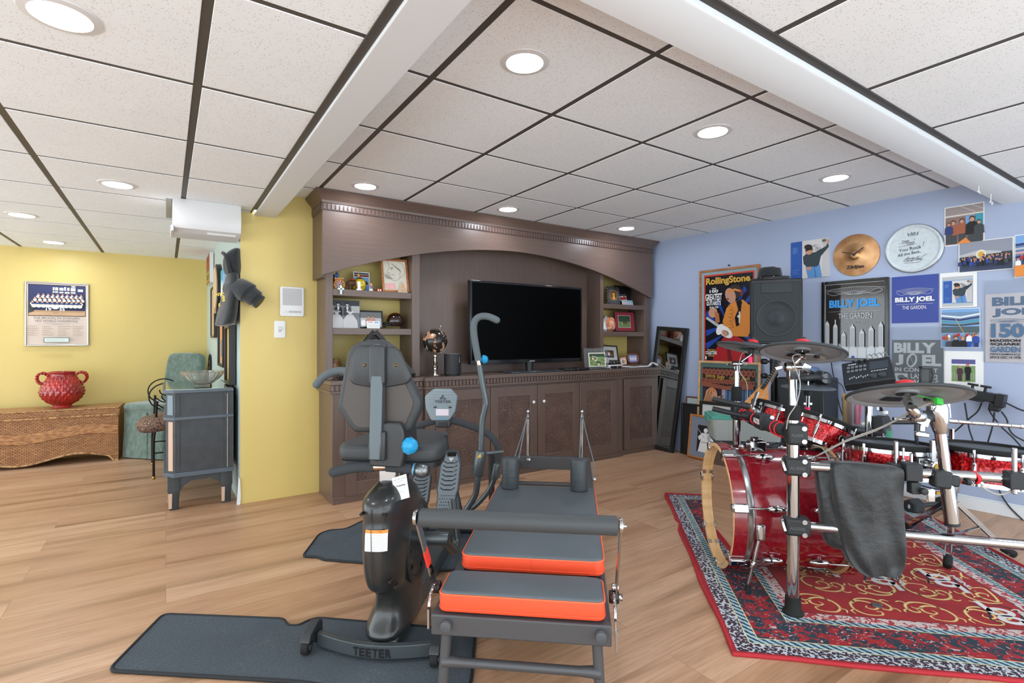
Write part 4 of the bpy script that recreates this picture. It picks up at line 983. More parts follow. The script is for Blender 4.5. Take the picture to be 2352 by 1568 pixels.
for k in range(44):
    a = 2*pi*k/44; c_, s_ = cos(a), sin(a); q = max(abs(c_), abs(s_)); i_, o_ = .042/q, .088/q
    mb.bar((i_*c_, -.006, S/2+i_*s_), (o_*c_, -.006, S/2+o_*s_), .0075, .005, ST2 if k % 2 else mat('sunburst_dark', '#6a6762', .35, 1.), (0, -1, 0))
mb.box(-.088, .088, -.003, 0, .004, .181, GREYP); mb.build('rays', o)
mb = MB(); F = Flat(mb, 0, S/2, .088, .088, -.010); F.rect(0, 0, 1, 1, GOLDP); F.rect(.03, .03, .97, .97, BROWNP); F.poly([(.2, .97), (.4, .6), (.6, .6), (.8, .97)], ORANGE); F.ell(.5, .42, .18, .2, GOLDP); F.ell(.32, .3, .07, .07, GOLDP); F.ell(.68, .3, .07, .07, GOLDP); F.ell(.5, .7, .15, .2, GOLDP); mb.build('print', o)
picture('dark_certificate', 'black framed dark picture standing behind the red car snapshot', 'picture', (4.025, 3.90, Z1+.001), 0, .24, .21, lambda F: F.rect(0, 0, 1, 1, BLK), .014, .010, DKF, tilt=-.05)
picture('car_snapshot', 'snapshot of a red car tilted on the top shelf near the blue wall', 'photograph', (3.955, 3.825, Z1+.046), 0, .105, .072, lambda F: (F.rect(0, 0, 1, 1, GREYL), F.rect(0, 0, 1, .3, GREYD), F.poly([(.05, .6), (.25, .4), (.7, .35), (.95, .5), (.95, .8), (.1, .9)], REDP), F.ell(.4, .4, .14, .1, WHT), F.ell(.3, .85, .08, .08, BLK), F.ell(.8, .75, .08, .08, BLK)), d=.003, fw=0, tilt=-.2, roll=-.06)
picture('blue_greeting_card', 'pale blue greeting card lying under the red car snapshot', 'card', (3.99, 3.80, Z1+.001), 0, .15, .05, lambda F: (F.rect(0, 0, 1, 1, C_('pale_blue', '#9fb4c2')), F.rect(.02, .5, .3, .9, PINKP)), d=.012, fw=0, tilt=-.25)
# ================================================================== floor mats, bike, reformer
BK = Frame(.60, 1.79, 50.9); RF = Frame(.8475, 1.227, 49.3)
m, t, p = new_mat('worn_mat_carpet')
f = noise(t, OC(t), 260, 3.); g = noise(t, OC(t), 6, 4., .6, .6)
base = RAMP(t, f, [(.3, '#3e4449'), (.7, '#5b636a')])
dust = MATH(t, 'MULTIPLY', MATH(t, 'GREATER_THAN', noise(t, MAP(t, OC(t), (60, 60, 60)), 1., 6., .8, 3.), .60), RAMP(t, g, [(.45, 0.), (.7, .75)]))
t.links.new(MIX(t, dust, base, '#8f979e'), p.inputs['Base Color']); p.inputs['Roughness'].default_value = .95; p.inputs['Specular IOR Level'].default_value = .1
BUMP(t, p, f, .4, .004); MATC = m
EDGE = mat('mat_binding', '#1c1f22', .7)
def floor_mat(label, poly, r):
    o = thing('floor_mat', label, 'mat', BK.loc, BK.rz); pl = roundpoly(poly, r)
    mb = MB(); mb.prism(pl, .0005, .008, MATC, smooth=False); mb.build('carpet', o)
    mb = MB(); mb.tube([(x, y, .0065) for x, y in pl], .0062, EDGE, 8, True, smooth=False); mb.build('bound_edge', o)
floor_mat('long dark car mat lying under the rear bar of the exercise bike', [(-.86, -.15), (-.95, .205), (-.44, .215), (-.40, .17), (-.36, .17), (-.32, .235), (.34, .20), (.375, -.095), (.36, -.20), (-.2, -.145)], .035)
floor_mat('small dark car mat lying crosswise beneath the bike pedals', [(-.664, .80), (-.72, 1.10), (-.69, 1.165), (-.60, 1.19), (-.53, 1.40), (.25, 1.36), (.33, .74), (.04, .70), (-.34, .755), (-.54, .77), (-.58, .80)], .03)

# ------------------------------------------------------------------ recumbent stepper bike
BKM = mat('bike_charcoal_plastic', '#2b2d2f', .38, coat=.1); BKS = mat('bike_shroud', '#303131', .28, .15, coat=.3); GUN = mat('gunmetal_paint', '#545b5e', .33, .55)
FOAM = mat('foam_grip', '#36393c', .9); FOAMG = mat('grey_foam_grip', '#596165', .8); CYAN = mat('cyan_plastic', '#1f8fc0', .3); PADM = mat('seat_vinyl', '#343739', .5, bump=(260, .15, .002))
bike = thing('exercise_bike', 'charcoal recumbent stepper bike with blue knobs, left of the orange edged reformer', 'exercise bike', BK.loc, BK.rz)
P = lambda a, b, **k: BK.pl(a, b, **k)
CX_ = .035
# rear bar
mb = MB(); pts = []
for k in range(13):
    u = k/12; x = -.212+.43*u; pts.append((x, .045-.030-.044*sin(pi*u)+.025*(1-u)))
rings = [[(x, y-.012, .022), (x, y+.018, .022), (x, y+.022, .06), (x, y+.012, .066), (x, y-.010, .066)] for x, y in pts]
mb.loft(rings, GUN); ob_ = mb.build('stabilizer_bar', bike, bevel=.002, angle=30)
mb = MB(); M0 = Matrix.Translation((.012, -.0275, .043)) @ XZ
for i, ch in enumerate('TEETER'):
    x = -.045+.0235*i; u = (x+.205)/.43; yy = .015-.044*sin(pi*u)+.025*(1-u)-.0128
    mb.text(ch, Matrix.Translation((x, yy-.001, .042)) @ XZ @ Matrix.Rotation(radians((u-.42)*-30), 4, 'Y'), BLACKP, w=.020, h=.030, bold=.035)
mb.build('lettering', bike)
for x, y in ((-.235, .030), (.236, .005)):
    mb = MB(); mb.prism(roundpoly([(y-.052, .052), (y-.035, .075), (y+.035, .098), (y+.06, .085), (y+.06, .03), (y+.005, .025), (y-.012, .052)], .010), x-.017, x+.017, BKM, Matrix(((0, 0, 1, 0), (1, 0, 0, 0), (0, 1, 0, 0), (0, 0, 0, 1)))); w_ = mb.build('end_bracket', bike, bevel=.003)
    mb = MB(); mb.rcyl((x-.013, y-.032, .0335), (x+.013, y-.032, .0335), .025, RUBBER, .004); mb.cyl((x+.010, y-.032, .0335), (x+.016, y-.032, .0335), .010, GUN); mb.build('wheel', bike)
# spine
mb = MB(); mb.prism([(.03, .012), (.03, .05), (.10, .085), (1.15, .085), (1.22, .05), (1.22, .03), (1.1, .012)], CX_-.05, CX_+.05, GUN, Matrix(((0, 0, 1, 0), (1, 0, 0, 0), (0, 1, 0, 0), (0, 0, 0, 1))), smooth=False); mb.build('spine', bike, bevel=.006)
mb = MB(); mb.cyl((-.27, 1.20, .033), (.36, 1.20, .033), .022, GUN); mb.rcyl((-.29, 1.20, .033), (-.26, 1.20, .033), .026, RUBBER); mb.rcyl((.35, 1.20, .033), (.38, 1.20, .033), .026, RUBBER); mb.build('stabilizer_foot', bike)
# shroud: sections along the height, (z, y0, y1, half width)
def blob(secs, m, n=36, e=2.6):
    rings = []
    for z, y0, y1, hw, cx in secs:
        r = []
        for k in range(n):
            a = 2*pi*k/n; c_, s_ = cos(a), sin(a)
            r.append((cx+hw*math.copysign(abs(c_)**(2/e), c_), (y0+y1)/2+(y1-y0)/2*math.copysign(abs(s_)**(2/e), s_), z))
        rings.append(r)
    b = MB(); b.loft(rings, m); return b
SHX = CX_-.004
mb = blob([(.042, .0, .36, .082, CX_-.01), (.072, .01, .36, .086, CX_-.01), (.10, .035, .38, .080, CX_-.008), (.145, .062, .44, .070, CX_-.004), (.19, .050, .48, .068, CX_), (.225, .03, .51, .068, SHX),
           (.24, -.015, .52, .068, SHX), (.27, -.045, .53, .075, SHX), (.33, -.062, .535, .080, SHX), (.40, -.066, .50, .081, SHX), (.46, -.062, .43, .080, SHX), (.50, -.050, .37, .077, SHX), (.506, -.055, .365, .079, SHX), (.555, -.055, .30, .078, SHX), (.572, -.035, .26, .068, SHX), (.60, .04, .22, .048, CX_), (.612, .07, .19, .032, CX_)], BKS)
sh = mb.build('flywheel_shroud', bike, sub=1, angle=60)
mb = MB(); mb.tube([(CX_-.012, -.057-.001, z) for z in (.55, .50)]+[(CX_-.008, -.070, .46), (CX_-.004, -.0735, .36), (CX_, -.056, .27), (CX_+.003, .0, .235)], .0012, BLACKP, 6); mb.build('seam', sh)
mb = MB()
for x, y, z in ((CX_-.048, -.052, .53), (CX_+.035, -.060, .528), (CX_+.05, -.045, .30), (CX_+.055, .0, .262)): mb.cyl((x, y-.006, z), (x, y+.02, z), .0055, BLACKG, n=14)
mb.build('screw_holes', sh)
def shroud_y(z):
    pr = [(.30, -.053), (.33, -.062), (.40, -.066), (.46, -.062), (.50, -.050)]
    for (a1, b1), (a2, b2) in zip(pr[:-1], pr[1:]):
        if a1 <= z <= a2: return b1+(b2-b1)*(z-a1)/(a2-a1)
    return -.06
def shroud_x(a, b): q = P(a, b, y=-.065); return q
L0, L1_ = shroud_x(838, 1218), shroud_x(888, 1267); x0, x1, z1, z0 = L0.x, L1_.x, L0.z, L1_.z
def on_sh(x, z): return shroud_y(z)+.055*min(1, abs(x-SHX)/.078)**3.2-.0035
def stick(xa, xb, za, zb, m, e):
    n = 6; vs = []
    for j in range(n+1):
        for i in range(n+1):
            x, z = xa+(xb-xa)*i/n, za+(zb-za)*j/n; vs.append((x, on_sh(x, z)-e, z))
    mb.add(vs, [(j*(n+1)+i, j*(n+1)+i+1, (j+1)*(n+1)+i+1, (j+1)*(n+1)+i) for j in range(n) for i in range(n)], m, None, False)
mb = MB(); stick(x0, x1, z0, z1, PAPER, 0); stick(x0, x1, z1-.010, z1, mat('warning_orange', '#e8862a', .5), .0004)
for k in range(10): zz = z1-.015-k*.0056; stick(x0+.004, x1-.004-.010*random.random(), zz-.0016, zz, GREYL, .0004)
mb.text('WARNING', Matrix.Translation(((x0+x1)/2, on_sh((x0+x1)/2, z1)-.0012, z1-.005)) @ XZ, BLACKP, h=.0055); mb.build('warning_label', sh)
# side disc and hub
MX = Matrix(((0, 0, 1, 0), (1, 0, 0, 0), (0, 1, 0, 0), (0, 0, 0, 1)))
DC = (.245, .335)
mb = MB(); ring = Matrix.Translation((CX_+.060, DC[0], DC[1])) @ Matrix(((0, 0, 1, 0), (1, 0, 0, 0), (0, 1, 0, 0), (0, 0, 0, 1)))
mb.lathe([(.155, 0), (.158, .010), (.150, .016), (.135, .014), (.128, .008), (.10, .010), (.05, .010), (.0001, .010)], BKM, ring, 48)
for k in range(10):
    a = 2*pi*k/10; mb.obox((CX_+.070, DC[0]+.118*cos(a), DC[1]+.118*sin(a)), (.006, .016, .010), BLACKG, (a, 0, 0))
mb.build('flywheel_cover', bike, angle=30)
mb = MB(); hb = P(925, 1226, x=CX_+.075)
mb.rcyl((CX_-.10, .27, .335), (CX_-.065, .27, .335), .026, GUN); mb.build('crank_axle', bike); mb = MB()
mb.rcyl((CX_+.06, .235, .345), (CX_+.195, .235, .345), .026, GUN); mb.build('crank_axle', bike)
mb = MB(); mb.tube([(CX_+.165, .26, .335), (.205, .40, .235), (.205, .47, .205), (.20, .53, .225), (.185, .56, .31), (.165, .60, .38)], .0185, GUN, 14); mb.build('crank_arm', bike)
mb = MB(); mb.tube([(CX_-.09, .27, .335), (-.13, .42, .28), (-.14, .62, .22), (-.13, .90, .19)], .0185, GUN, 14); mb.build('crank_arm', bike)
# seat post, seat carriage, seat
mb = MB(); mb.box(CX_-.036, CX_+.028, .085, .155, .585, .675, STEEL); mb.build('seat_post', bike, bevel=.004)
mb = MB()
mb.prism(roundpoly([(CX_-.052, .672), (CX_-.060, .74), (CX_-.045, .80), (CX_-.005, .83), (CX_+.060, .83), (CX_+.072, .80), (CX_+.078, .73), (CX_+.064, .668)], .012), -.20, -.035, BKM, XZ); mb.box(CX_-.035, CX_+.01, .018, .04, .695, .80, BKM); mb.build('seat_carriage', bike, bevel=.006)
def seat_poly():
    return roundpoly([(-.145, .085), (.20, .085), (.225, .13), (.215, .28), (.155, .43), (.06, .47), (-.0, .47), (-.095, .43), (-.165, .28), (-.175, .13)], .07, 6)
mb = MB(); mb.cushion(seat_poly(), .672, .738, .024, PADM, None, 5); mb.build('seat', bike)
mb = MB(); mb.prism([(x*.96+.001, y*.97+.008) for x, y in seat_poly()], .655, .676, BLACKP); mb.build('seat_pan', bike)
# backrest
bx = [(841, 780), (883, 780), (908, 801), (968, 924), (965, 944), (944, 987), (932, 995), (814, 993), (802, 980), (775, 938), (776, 927), (798, 808), (814, 788)]
YB_ = .075
bp_ = [P(a, b, y=YB_) for a, b in bx]; bp_ = [(q.x, q.z) for q in bp_]
mb = MB(); mb.cushion(roundpoly(bp_, .022, 5), -YB_-.05, -YB_+.006, .016, PADM, XZ, 4); back = mb.build('backrest', bike)
cen = (sum(q[0] for q in bp_)/13, sum(q[1] for q in bp_)/13)
mb = MB(); inn = [(cen[0]+(x-cen[0])*.84, cen[1]+(z-cen[1])*.88) for x, z in bp_]; mb.prism(roundpoly(inn, .02, 4), -YB_+.004, -YB_+.0095, mat('backrest_shell', '#463f3a', .42), XZ); mb.build('back_shell', back, bevel=.002)
mb = MB(); up = [(-.118, .985), (-.10, 1.085), (-.085, 1.105), (.055, 1.105), (.075, 1.085), (.118, .99), (.10, .968), (.03, .955), (-.05, .955), (-.105, .965)]
sh_ = CX_-.020
mb.cushion(roundpoly([(x+sh_, z) for x, z in up], .018, 5), -YB_+.006, -YB_+.022, .007, BKM, XZ, 3); mb.build('bracket_cover', back)
mb = MB()
for x in (-.058, .058): mb.cyl((x+sh_-.0, YB_-.0225, 1.035), (x+sh_, YB_-.0205, 1.035), .011, BLACKG, n=20); mb.lathe([(.0085, 0), (.006, .003), (.0001, .004)], mat('bolt_bronze', '#5a4630', .35, .8), frame_to((x+sh_, YB_-.022, 1.035), (x+sh_, YB_-.03, 1.035)), 14)
mb.build('bolts', back)
mb = MB(); xs = CX_-.026
mb.loft([[(xs-.021, y0, z), (xs+.021, y0, z), (xs+.027, y0+d_, z), (xs-.027, y0+d_, z)] for z, y0, d_ in ((.70, .020, .03), (.76, .024, .03), (.85, .036, .03), (.95, .044, .024), (1.0, .046, .02))], BKM, smooth=False) if False else mb.loft([[(xs-.021, y0, z), (xs+.021, y0, z), (xs+.027, y0+d_, z), (xs-.027, y0+d_, z)] for z, y0, d_ in ((.70, .010, .03), (.76, .014, .03), (.85, .022, .03), (.95, .028, .024), (1.0, .030, .022))], GUN)
mb.build('back_post', bike, bevel=.004, angle=25)
mb = MB(); mb.cushion(rrect(.060, .15, .014, 4, xs, 1.035), -.068, -.030, .010, BKM, XZ, 3); mb.build('post_cap', bike)
# blue knobs
def knob(a, c, r, name='adjusting_knob'):
    b = MB(); M_ = frame_to(a, c); ln = (Vector(c)-Vector(a)).length
    b.lathe([(r*.45, 0), (r*.45, ln*.3), (r, ln*.4), (r*1.03, ln*.55), (r*.8, ln*.85), (r*.4, ln), (.0001, ln)], CYAN, M_, 10); return b.build(name, bike, angle=25)
knob((CX_+.066, .06, .745), (CX_+.115, .03, .748), .031)
knob((CX_+.05, .5, .62), (CX_+.1, .5, .61), .03)
# foam handle behind the seat
mb = MB(); ha, hb2, hc = P(766, 1084, y=.075), P(862, 1072, y=.085), P(985, 1080, y=.09)
mb.tube([ha, ha.lerp(hb2, .5)+Vector((0, .004, .006)), hb2+Vector((-.004, 0, 0))], .0185, FOAM, 14); mb.sphere(ha, .0185, FOAM, 12); mb.build('foam_handle', bike)
h2 = P(888, 1071, y=.085); mb = MB(); mb.tube([h2, P(920, 1074, y=.085), P(946, 1077, y=.085)], .0185, FOAM, 14); mb.build('foam_handle', bike)
mb = MB(); mb.cyl(hb2+Vector((-.01, 0, 0)), h2+Vector((.01, 0, 0)), .0155, mat('polished_clamp', '#c9a894', .12, 1.)); mb.build('handle_clamp', bike)
mc, md = P(945, 1077, y=.085), P(975, 1081, y=.085)
mic = thing('microphone', 'black microphone with mesh head and blue ring at the end of the bike seat handle', 'microphone', BK.wor(mc.x, mc.y, mc.z), BK.rz)
d_ = (md-mc).normalized()
m, t, p = new_mat('microphone_mesh'); v = N(t, 'ShaderNodeTexVoronoi', Scale=330.); L(t, OC(t), v, 'Vector'); t.links.new(RAMP(t, v.outputs['Distance'], [(.2, '#101112'), (.5, '#8d9092')]), p.inputs['Base Color']); p.inputs['Metallic'].default_value = .8; p.inputs['Roughness'].default_value = .35
mb = MB(); mb.lathe([(.0165, 0), (.022, .006), (.022, .016), (.019, .018)], GUN, frame_to((0, 0, 0), d_), 24); mb.lathe([(.0195, .008), (.0228, .0085), (.0228, .0125), (.0195, .013)], mat('blue_ring', '#5aa6d6', .3), frame_to((0, 0, 0), d_), 24); mb.build('collar', mic)
mb = MB(); mb.lathe([(.019, .018), (.026, .026), (.027, .042), (.024, .054), (.016, .062), (.0001, .063)], m, frame_to((0, 0, 0), d_), 28); mb.lathe([(.018, .058), (.017, .066), (.0001, .067)], BKM, frame_to((0, 0, 0), d_), 20); mb.build('mesh_head', mic)
# paper tag
tg = P(920, 1118, y=.05); o = thing('paper_tag', 'white folded instruction tag hanging from the bike seat', 'tag', BK.wor(tg.x, tg.y, tg.z), BK.rz, None, (radians(-25), radians(-18), BK.rz))
mb = MB(); mb.box(-.028, .028, 0, .0008, -.045, .04, PAPER); F = Flat(mb, 0, -.0025, .056, .085, -.0004)
F.text('Get the most', .5, .12, GREYM, h=.07); F.text('out of your', .5, .24, GREYM, h=.07); F.text('FreeStep', .55, .42, GREYD, h=.11, bold=.02); F.rect(.2, .6, .8, .62, GREYL); F.rect(.2, .68, .7, .70, GREYL); mb.build('card', o)
mb = MB(); mb.tube([(0, .004, .035), (-.003, .02, .08), (.0, .035, .12)], .0008, GREYL, 5); mb.build('string', o)
# console
yc = 1.06
co = [(995, 893), (1035, 893), (1050, 911), (1046, 938), (1045, 945), (1031, 966), (990, 966), (977, 938), (975, 910)]
cp_ = [P(a, b, y=yc) for a, b in co]; cp_ = [(q.x, q.z) for q in cp_]
CNS = mat('console_grey', '#7d8a90', .42)
cons = MB(); cons.cushion(roundpoly(cp_, .012, 4), -yc-.035, -yc, .007, CNS, XZ, 3); cons = cons.build('console', bike)
mb = MB(); cx_ = sum(q[0] for q in cp_)/9; zt = max(q[1] for q in cp_); zb_ = min(q[1] for q in cp_); Wc = .165
mb.box(cx_-.036, cx_+.036, yc-.002, yc, zb_+.030, zb_+.066, mat('lcd_pink_grey', '#cfc3cc', .2)); mb.build('display', cons)
mb = MB()
for k in range(6): z_ = zt-.018-k*.0145; mb.box(cx_-.08+.01*(k == 0)-.0, cx_+.08-.01*(k == 0), yc-.0012, yc+.001, z_, z_+.002, GREYM)
for x in (-.05, .035): mb.prism([(x-.0, .0), (x+.02, .0), (x+.017, .007), (x+.003, .007)], -yc, -yc+.004, BLACKP, Matrix.Translation((cx_, 0, zb_+.073)) @ XZ)
mb.box(cx_-.02, cx_+.02, yc-.0015, yc, zb_+.010, zb_+.0145, CYAN); mb.build('ribs', cons)
mb = MB(); mb.text('TEETER', Matrix.Translation((cx_+.004, yc-.002, zt-.071)) @ XZ, GREYD, w=.095, h=.014, bold=.03)
TM = Matrix.Translation((cx_+.003, yc-.002, zt-.058)) @ XZ
mb.add([(-.019, 0, 0), (-.006, 0, 0), (.005, .018, 0), (.001, .028, 0)], [(0, 1, 2, 3)], GREYD, TM, False); mb.add([(.002, .004, 0), (.0065, .014, 0), (.0125, .002, 0)], [(0, 2, 1)], GREYD, TM, False); mb.add([(-.004, 0, 0), (.020, 0, 0), (.016, .008, 0), (.004, .003, 0)], [(0, 1, 2, 3)], GREYD, TM, False); mb.build('lettering', cons)
mb = MB(); mb.cushion(rrect(.085, .045, .010, 4, cx_, zb_-.018), -yc-.05, -yc-.01, .008, BKM, XZ); mb.box(cx_-.025, cx_+.025, yc+.005, yc+.012, zb_-.03, zb_-.01, BLACKP); mb.build('console_bracket', bike)
# handle loop and its stems
rt = [P(a, b, y=1.1) for a, b in [(1040, 966), (1070, 974), (1110, 990), (1132, 1006), (1144, 1030), (1143, 1060)]]
cl = Vector((cx_, 1.09, rt[0].z+.004)); lf = [Vector((2*CX_-.03-q.x, q.y, q.z)) for q in rt]
mb = MB(); mb.tube([cl]+rt, .019, FOAM, 14); mb.build('loop_grip', bike); mb = MB(); mb.tube([cl]+lf, .019, FOAM, 14); mb.build('loop_grip', bike)
rb = [rt[-1]]+[P(a, b, y=1.1) for a, b in [(1141, 1075), (1135, 1100), (1122, 1127), (1098, 1155), (1070, 1178)]]+[Vector((.10, 1.13, .09))]
for q in (rb, [Vector((2*CX_-.03-v_.x, v_.y, v_.z)) for v_ in rb]):
    mb = MB(); mb.tube(q, .0145, GUN, 14); mb.lathe([(.020, 0), (.021, .004), (.021, .085), (.019, .09)], GUN, frame_to(q[2], q[0]+Vector((0, 0, .0))), 20); mb.build('loop_tube', bike)
mb = MB(); mb.tube([(.272, 1.18, .47), (.272, 1.19, .05)], .017, BKM, 12, smooth=False); mb.build('stem', bike); mb = MB(); mb.tube([(-.232, 1.18, .47), (-.232, 1.19, .05)], .017, BKM, 12, smooth=False); mb.build('stem', bike)
mb = MB(); mb.tube([(.10, 1.15, .10), (.05, 1.17, .3), (cx_, 1.13, .52), (cx_, 1.10, .60)], .022, GUN, 12); mb.build('console_mast', bike)
# arm levers
def lever(pts_grip, pts_tube, sleeve, side):
    b = MB(); b.tube(pts_grip, .0185, FOAMG, 16); b.sphere(pts_grip[0], .0185, FOAMG, 14); b.build('lever_grip', bike)
    b = MB(); b.cyl(pts_grip[-1], pts_tube[0], .013, mat('polished_clamp', '')); b.build('lever_collar', bike)
    b = MB(); b.tube(pts_tube, .0165, GUN, 16); b.build('lever_tube', bike)
    if sleeve:
        b = MB(); b.rcyl(sleeve[1], sleeve[0], .031, GUN, .006); b.cyl(sleeve[0]+Vector((0, 0, -.02)), sleeve[0]+Vector((.11, .07, -.02)), .009, GUN)
        sl = b.build('pivot_sleeve', bike)
        c = sleeve[1].lerp(sleeve[0], .83); b = MB(); b.add([(c.x-.014, c.y-.0305, c.z-.012), (c.x+.010, c.y-.0315, c.z-.006), (c.x+.004, c.y-.0318, c.z+.016)], [(0, 1, 2)], mat('warning_amber', '#e0a532', .5), None, False); b.build('warning_label', sl)
Yl = .95
G = [P(a, b, y=Yl) for a, b in [(1141, 735), (1122, 727), (1103, 727), (1091, 737), (1088, 757), (1092, 790), (1099, 828)]]
T = [P(a, b, y=Yl) for a, b in [(1101, 838), (1108, 880), (1116, 922), (1115, 935), (1108, 965), (1106, 1000), (1104, 1040), (1098, 1090), (1092, 1135), (1073, 1168)]]+[Vector((.13, .96, .15))]
lever(G, T, (P(1105, 1034, y=Yl), P(1096, 1092, y=Yl)), 1)
kk = P(1101, 826, y=Yl); knob(kk, kk+Vector((.045, .01, .004)), .024)
Yk = .60
G2 = [P(a, b, y=Yk) for a, b in [(727, 883), (742, 866), (762, 855), (785, 851), (800, 858)]]; e = G2[-1]
G2 += [e+Vector((.03, .03, -.06)), e+Vector((.05, .06, -.16))]; T2 = [G2[-1]+Vector((.003, .01, -.02)), G2[-1]+Vector((.02, .12, -.20)), Vector((-.20, .93, .60)), Vector((-.185, .95, .45)), Vector((-.10, 1.0, .15))]
lever(G2, T2, (Vector((-.195, .945, .55)), Vector((-.185, .955, .42))), -1)
# foot plates
PLT = mat('pedal_grey', '#6a7378', .4); PLT2 = mat('pedal_edge', '#3c4144', .35)
def plate(top, bot, wdt, name):
    top, bot = Vector(top), Vector(bot); ax = (top-bot); ln = ax.length; ax.normalize(); xx = Vector((1, 0, 0)); xx = (xx-ax*xx.dot(ax)).normalized(); nn = xx.cross(ax)
    M_ = Matrix(((xx.x, ax.x, nn.x, bot.x), (xx.y, ax.y, nn.y, bot.y), (xx.z, ax.z, nn.z, bot.z), (0, 0, 0, 1)))
    h = wdt/2; b = MB()
    outl = [(-h*.80, 0), (h*.80, 0), (h*.86, ln*.30), (h, ln*.36), (h, ln*.80), (h*.55, ln), (-h*.55, ln), (-h, ln*.80), (-h, ln*.36), (-h*.86, ln*.30)]
    b.cushion(roundpoly(outl, .012, 3), -.018, .004, .005, PLT2, M_, 2); o = b.build(name, bike)
    b = MB(); inn = [(x*.86, .01+(y)*.90) for x, y in outl]; b.prism(roundpoly(inn, .012, 3), .003, .0065, PLT, M_)
    b.build('tread', o)
    b = MB()
    for k in range(7):
        yy = ln*(.36+.068*k); b.tube([M_ @ Vector((sx_*h*.66, yy+dy, .0068)) for sx_, dy in ((-1, .012), (-.55, 0), (.55, 0), (1, .012))], .0028, BLACKG, 6, smooth=False)
    for r in range(6):
        for c in range(6): q = M_ @ Vector(((-.55+.22*c+.11*(r % 2))*h, ln*(.05+.045*r), .0064)); b.sphere(q, .003, BLACKP, 6, (1, 1, 1))
    b.build('tread_ribs', o)
    b = MB(); b.box(-h*.42, h*.42, ln*.875, ln*.94, .0062, .0085, BLACKG, M_); b.add([(-.015, ln*.85, .0085), (.0, ln*.79, .0085), (.015, ln*.85, .0085)], [(0, 1, 2)], GREYL, M_, False); b.build('heel_cutout', o)
a_, b_ = P(1040, 1032, y=1.02), P(1020, 1185, y=.74); plate(a_, b_, .115, 'foot_plate')
a_, b_ = P(973, 1068, y=1.26), P(955, 1200, y=.98); plate(a_, b_, .115, 'foot_plate')

# ------------------------------------------------------------------ reformer
R_ = lambda a, b, **k: RF.pl(a, b, **k)
FRM = mat('reformer_charcoal_steel', '#4d4d4f', .42, .25); VIN = mat('reformer_grey_vinyl', '#51595e', .42, bump=(420, .12, .002)); ORG = mat('reformer_orange_vinyl', '#e64f2c', .45); BLV = mat('black_vinyl', '#3b4043', .42, bump=(60, .25, .006))
ref = thing('pilates_reformer', 'black and orange pilates reformer bench with padded foot bar in the foreground', 'exercise bench', RF.loc, RF.rz)
HW = .262
mb = MB(); mb.box(-HW, HW, 0, .045, .258, .318, FRM); mb.build('end_beam', ref, bevel=.004)
for s in (-1, 1):
    mb = MB(); mb.box(s*HW-(.035 if s > 0 else 0), s*HW+(.035 if s < 0 else 0), .04, 2.02, .262, .318, FRM); mb.box(s*(HW-.046)-.011, s*(HW-.046)+.011, .05, 1.98, .292, .300, GREYP); mb.build('rail', ref, bevel=.003)
mb = MB(); mb.box(-HW, HW, 1.98, 2.02, .262, .345, FRM); mb.build('end_beam', ref, bevel=.003)
for x in (-.214, .232):
    mb = MB(); mb.rcyl((x, -.020, .292), (x, .001, .292), .016, GREYP, .004); mb.build('end_plug', ref)
for s in (-1, 1):
    mb = MB(); mb.tube([(s*.222, .03, .262), (s*.236, .012, 0.012)], .0155, FRM, 14, smooth=False); mb.rcyl((s*.236, .012, .0), (s*.2355, .0125, .02), .019, RUBBER, .004); mb.build('leg', ref)
    mb = MB(); mb.tube([(s*.222, 1.95, .262), (s*.236, 1.97, 0.012)], .0155, FRM, 14, smooth=False); mb.rcyl((s*.236, 1.97, .0), (s*.2355, 1.9705, .02), .019, RUBBER, .004); mb.build('leg', ref)
mb = MB(); mb.tube([(-.232, .022, .170), (-.20, .022, .171), (-.17, .021, .171), (.17, .021, .171), (.20, .022, .171), (.232, .022, .170)], [.019, .016, .0135, .0135, .016, .019], FRM, 14, smooth=False); mb.build('leg_crossbar', ref); mb = MB(); mb.tube([(-.232, 1.96, .170), (.232, 1.96, .170)], .014, FRM, 12, smooth=False); mb.build('leg_crossbar', ref)
def pad(name, x0, x1, y0, y1, z0, z1, r):
    pl_ = rrect(x1-x0, y1-y0, r, 6, (x0+x1)/2, (y0+y1)/2)
    b = MB(); b.cushion(pl_, z0, z1-.002, .006, ORG, None, 3); o = b.build(name, ref)
    b = MB(); b.cushion(rrect(x1-x0-.006, y1-y0-.006, r, 6, (x0+x1)/2, (y0+y1)/2), z1-.012, z1+.004, .007, VIN, None, 4); b.build('vinyl_top', o)
    b = MB(); b.tube([(x, y, z1-.0045) for x, y in rrect(x1-x0-.0005, y1-y0-.0005, r, 6, (x0+x1)/2, (y0+y1)/2)], .0022, mat('orange_piping', '#f06a3c', .5), 6, True, smooth=False); b.tube([(x, y, z0+.011) for x, y in rrect(x1-x0+.001, y1-y0+.001, r, 6, (x0+x1)/2, (y0+y1)/2)], .0018, ORG, 6, True, smooth=False); b.build('stitching', o)
    return o
pad('seat_pad', -.243, .245, .010, .165, .322, .378, .022)
cpad = pad('carriage_pad', -.226, .256, .235, 1.085, .348, .400, .035)
mb = MB(); mb.box(.012, .016, .2335, .236, .352, .396, ORG); mb.build('seam', cpad, bevel=.001)
mb = MB(); mb.box(-.225, .225, .30, 1.04, .318, .348, BLACKP); mb.box(-.225, .225, .205, .215, .285, .345, FRM)
for k in range(5): mb.cyl((-.16+.08*k, .203, .315), (-.16+.08*k, .2055, .315), .016, BLACKG, n=16)
for s in (-1, 1):
    for y in (.32, 1.0): mb.rcyl((s*.216-.008, y, .309), (s*.216+.008, y, .309), .016, RUBBER)
mb.build('carriage_frame', ref)
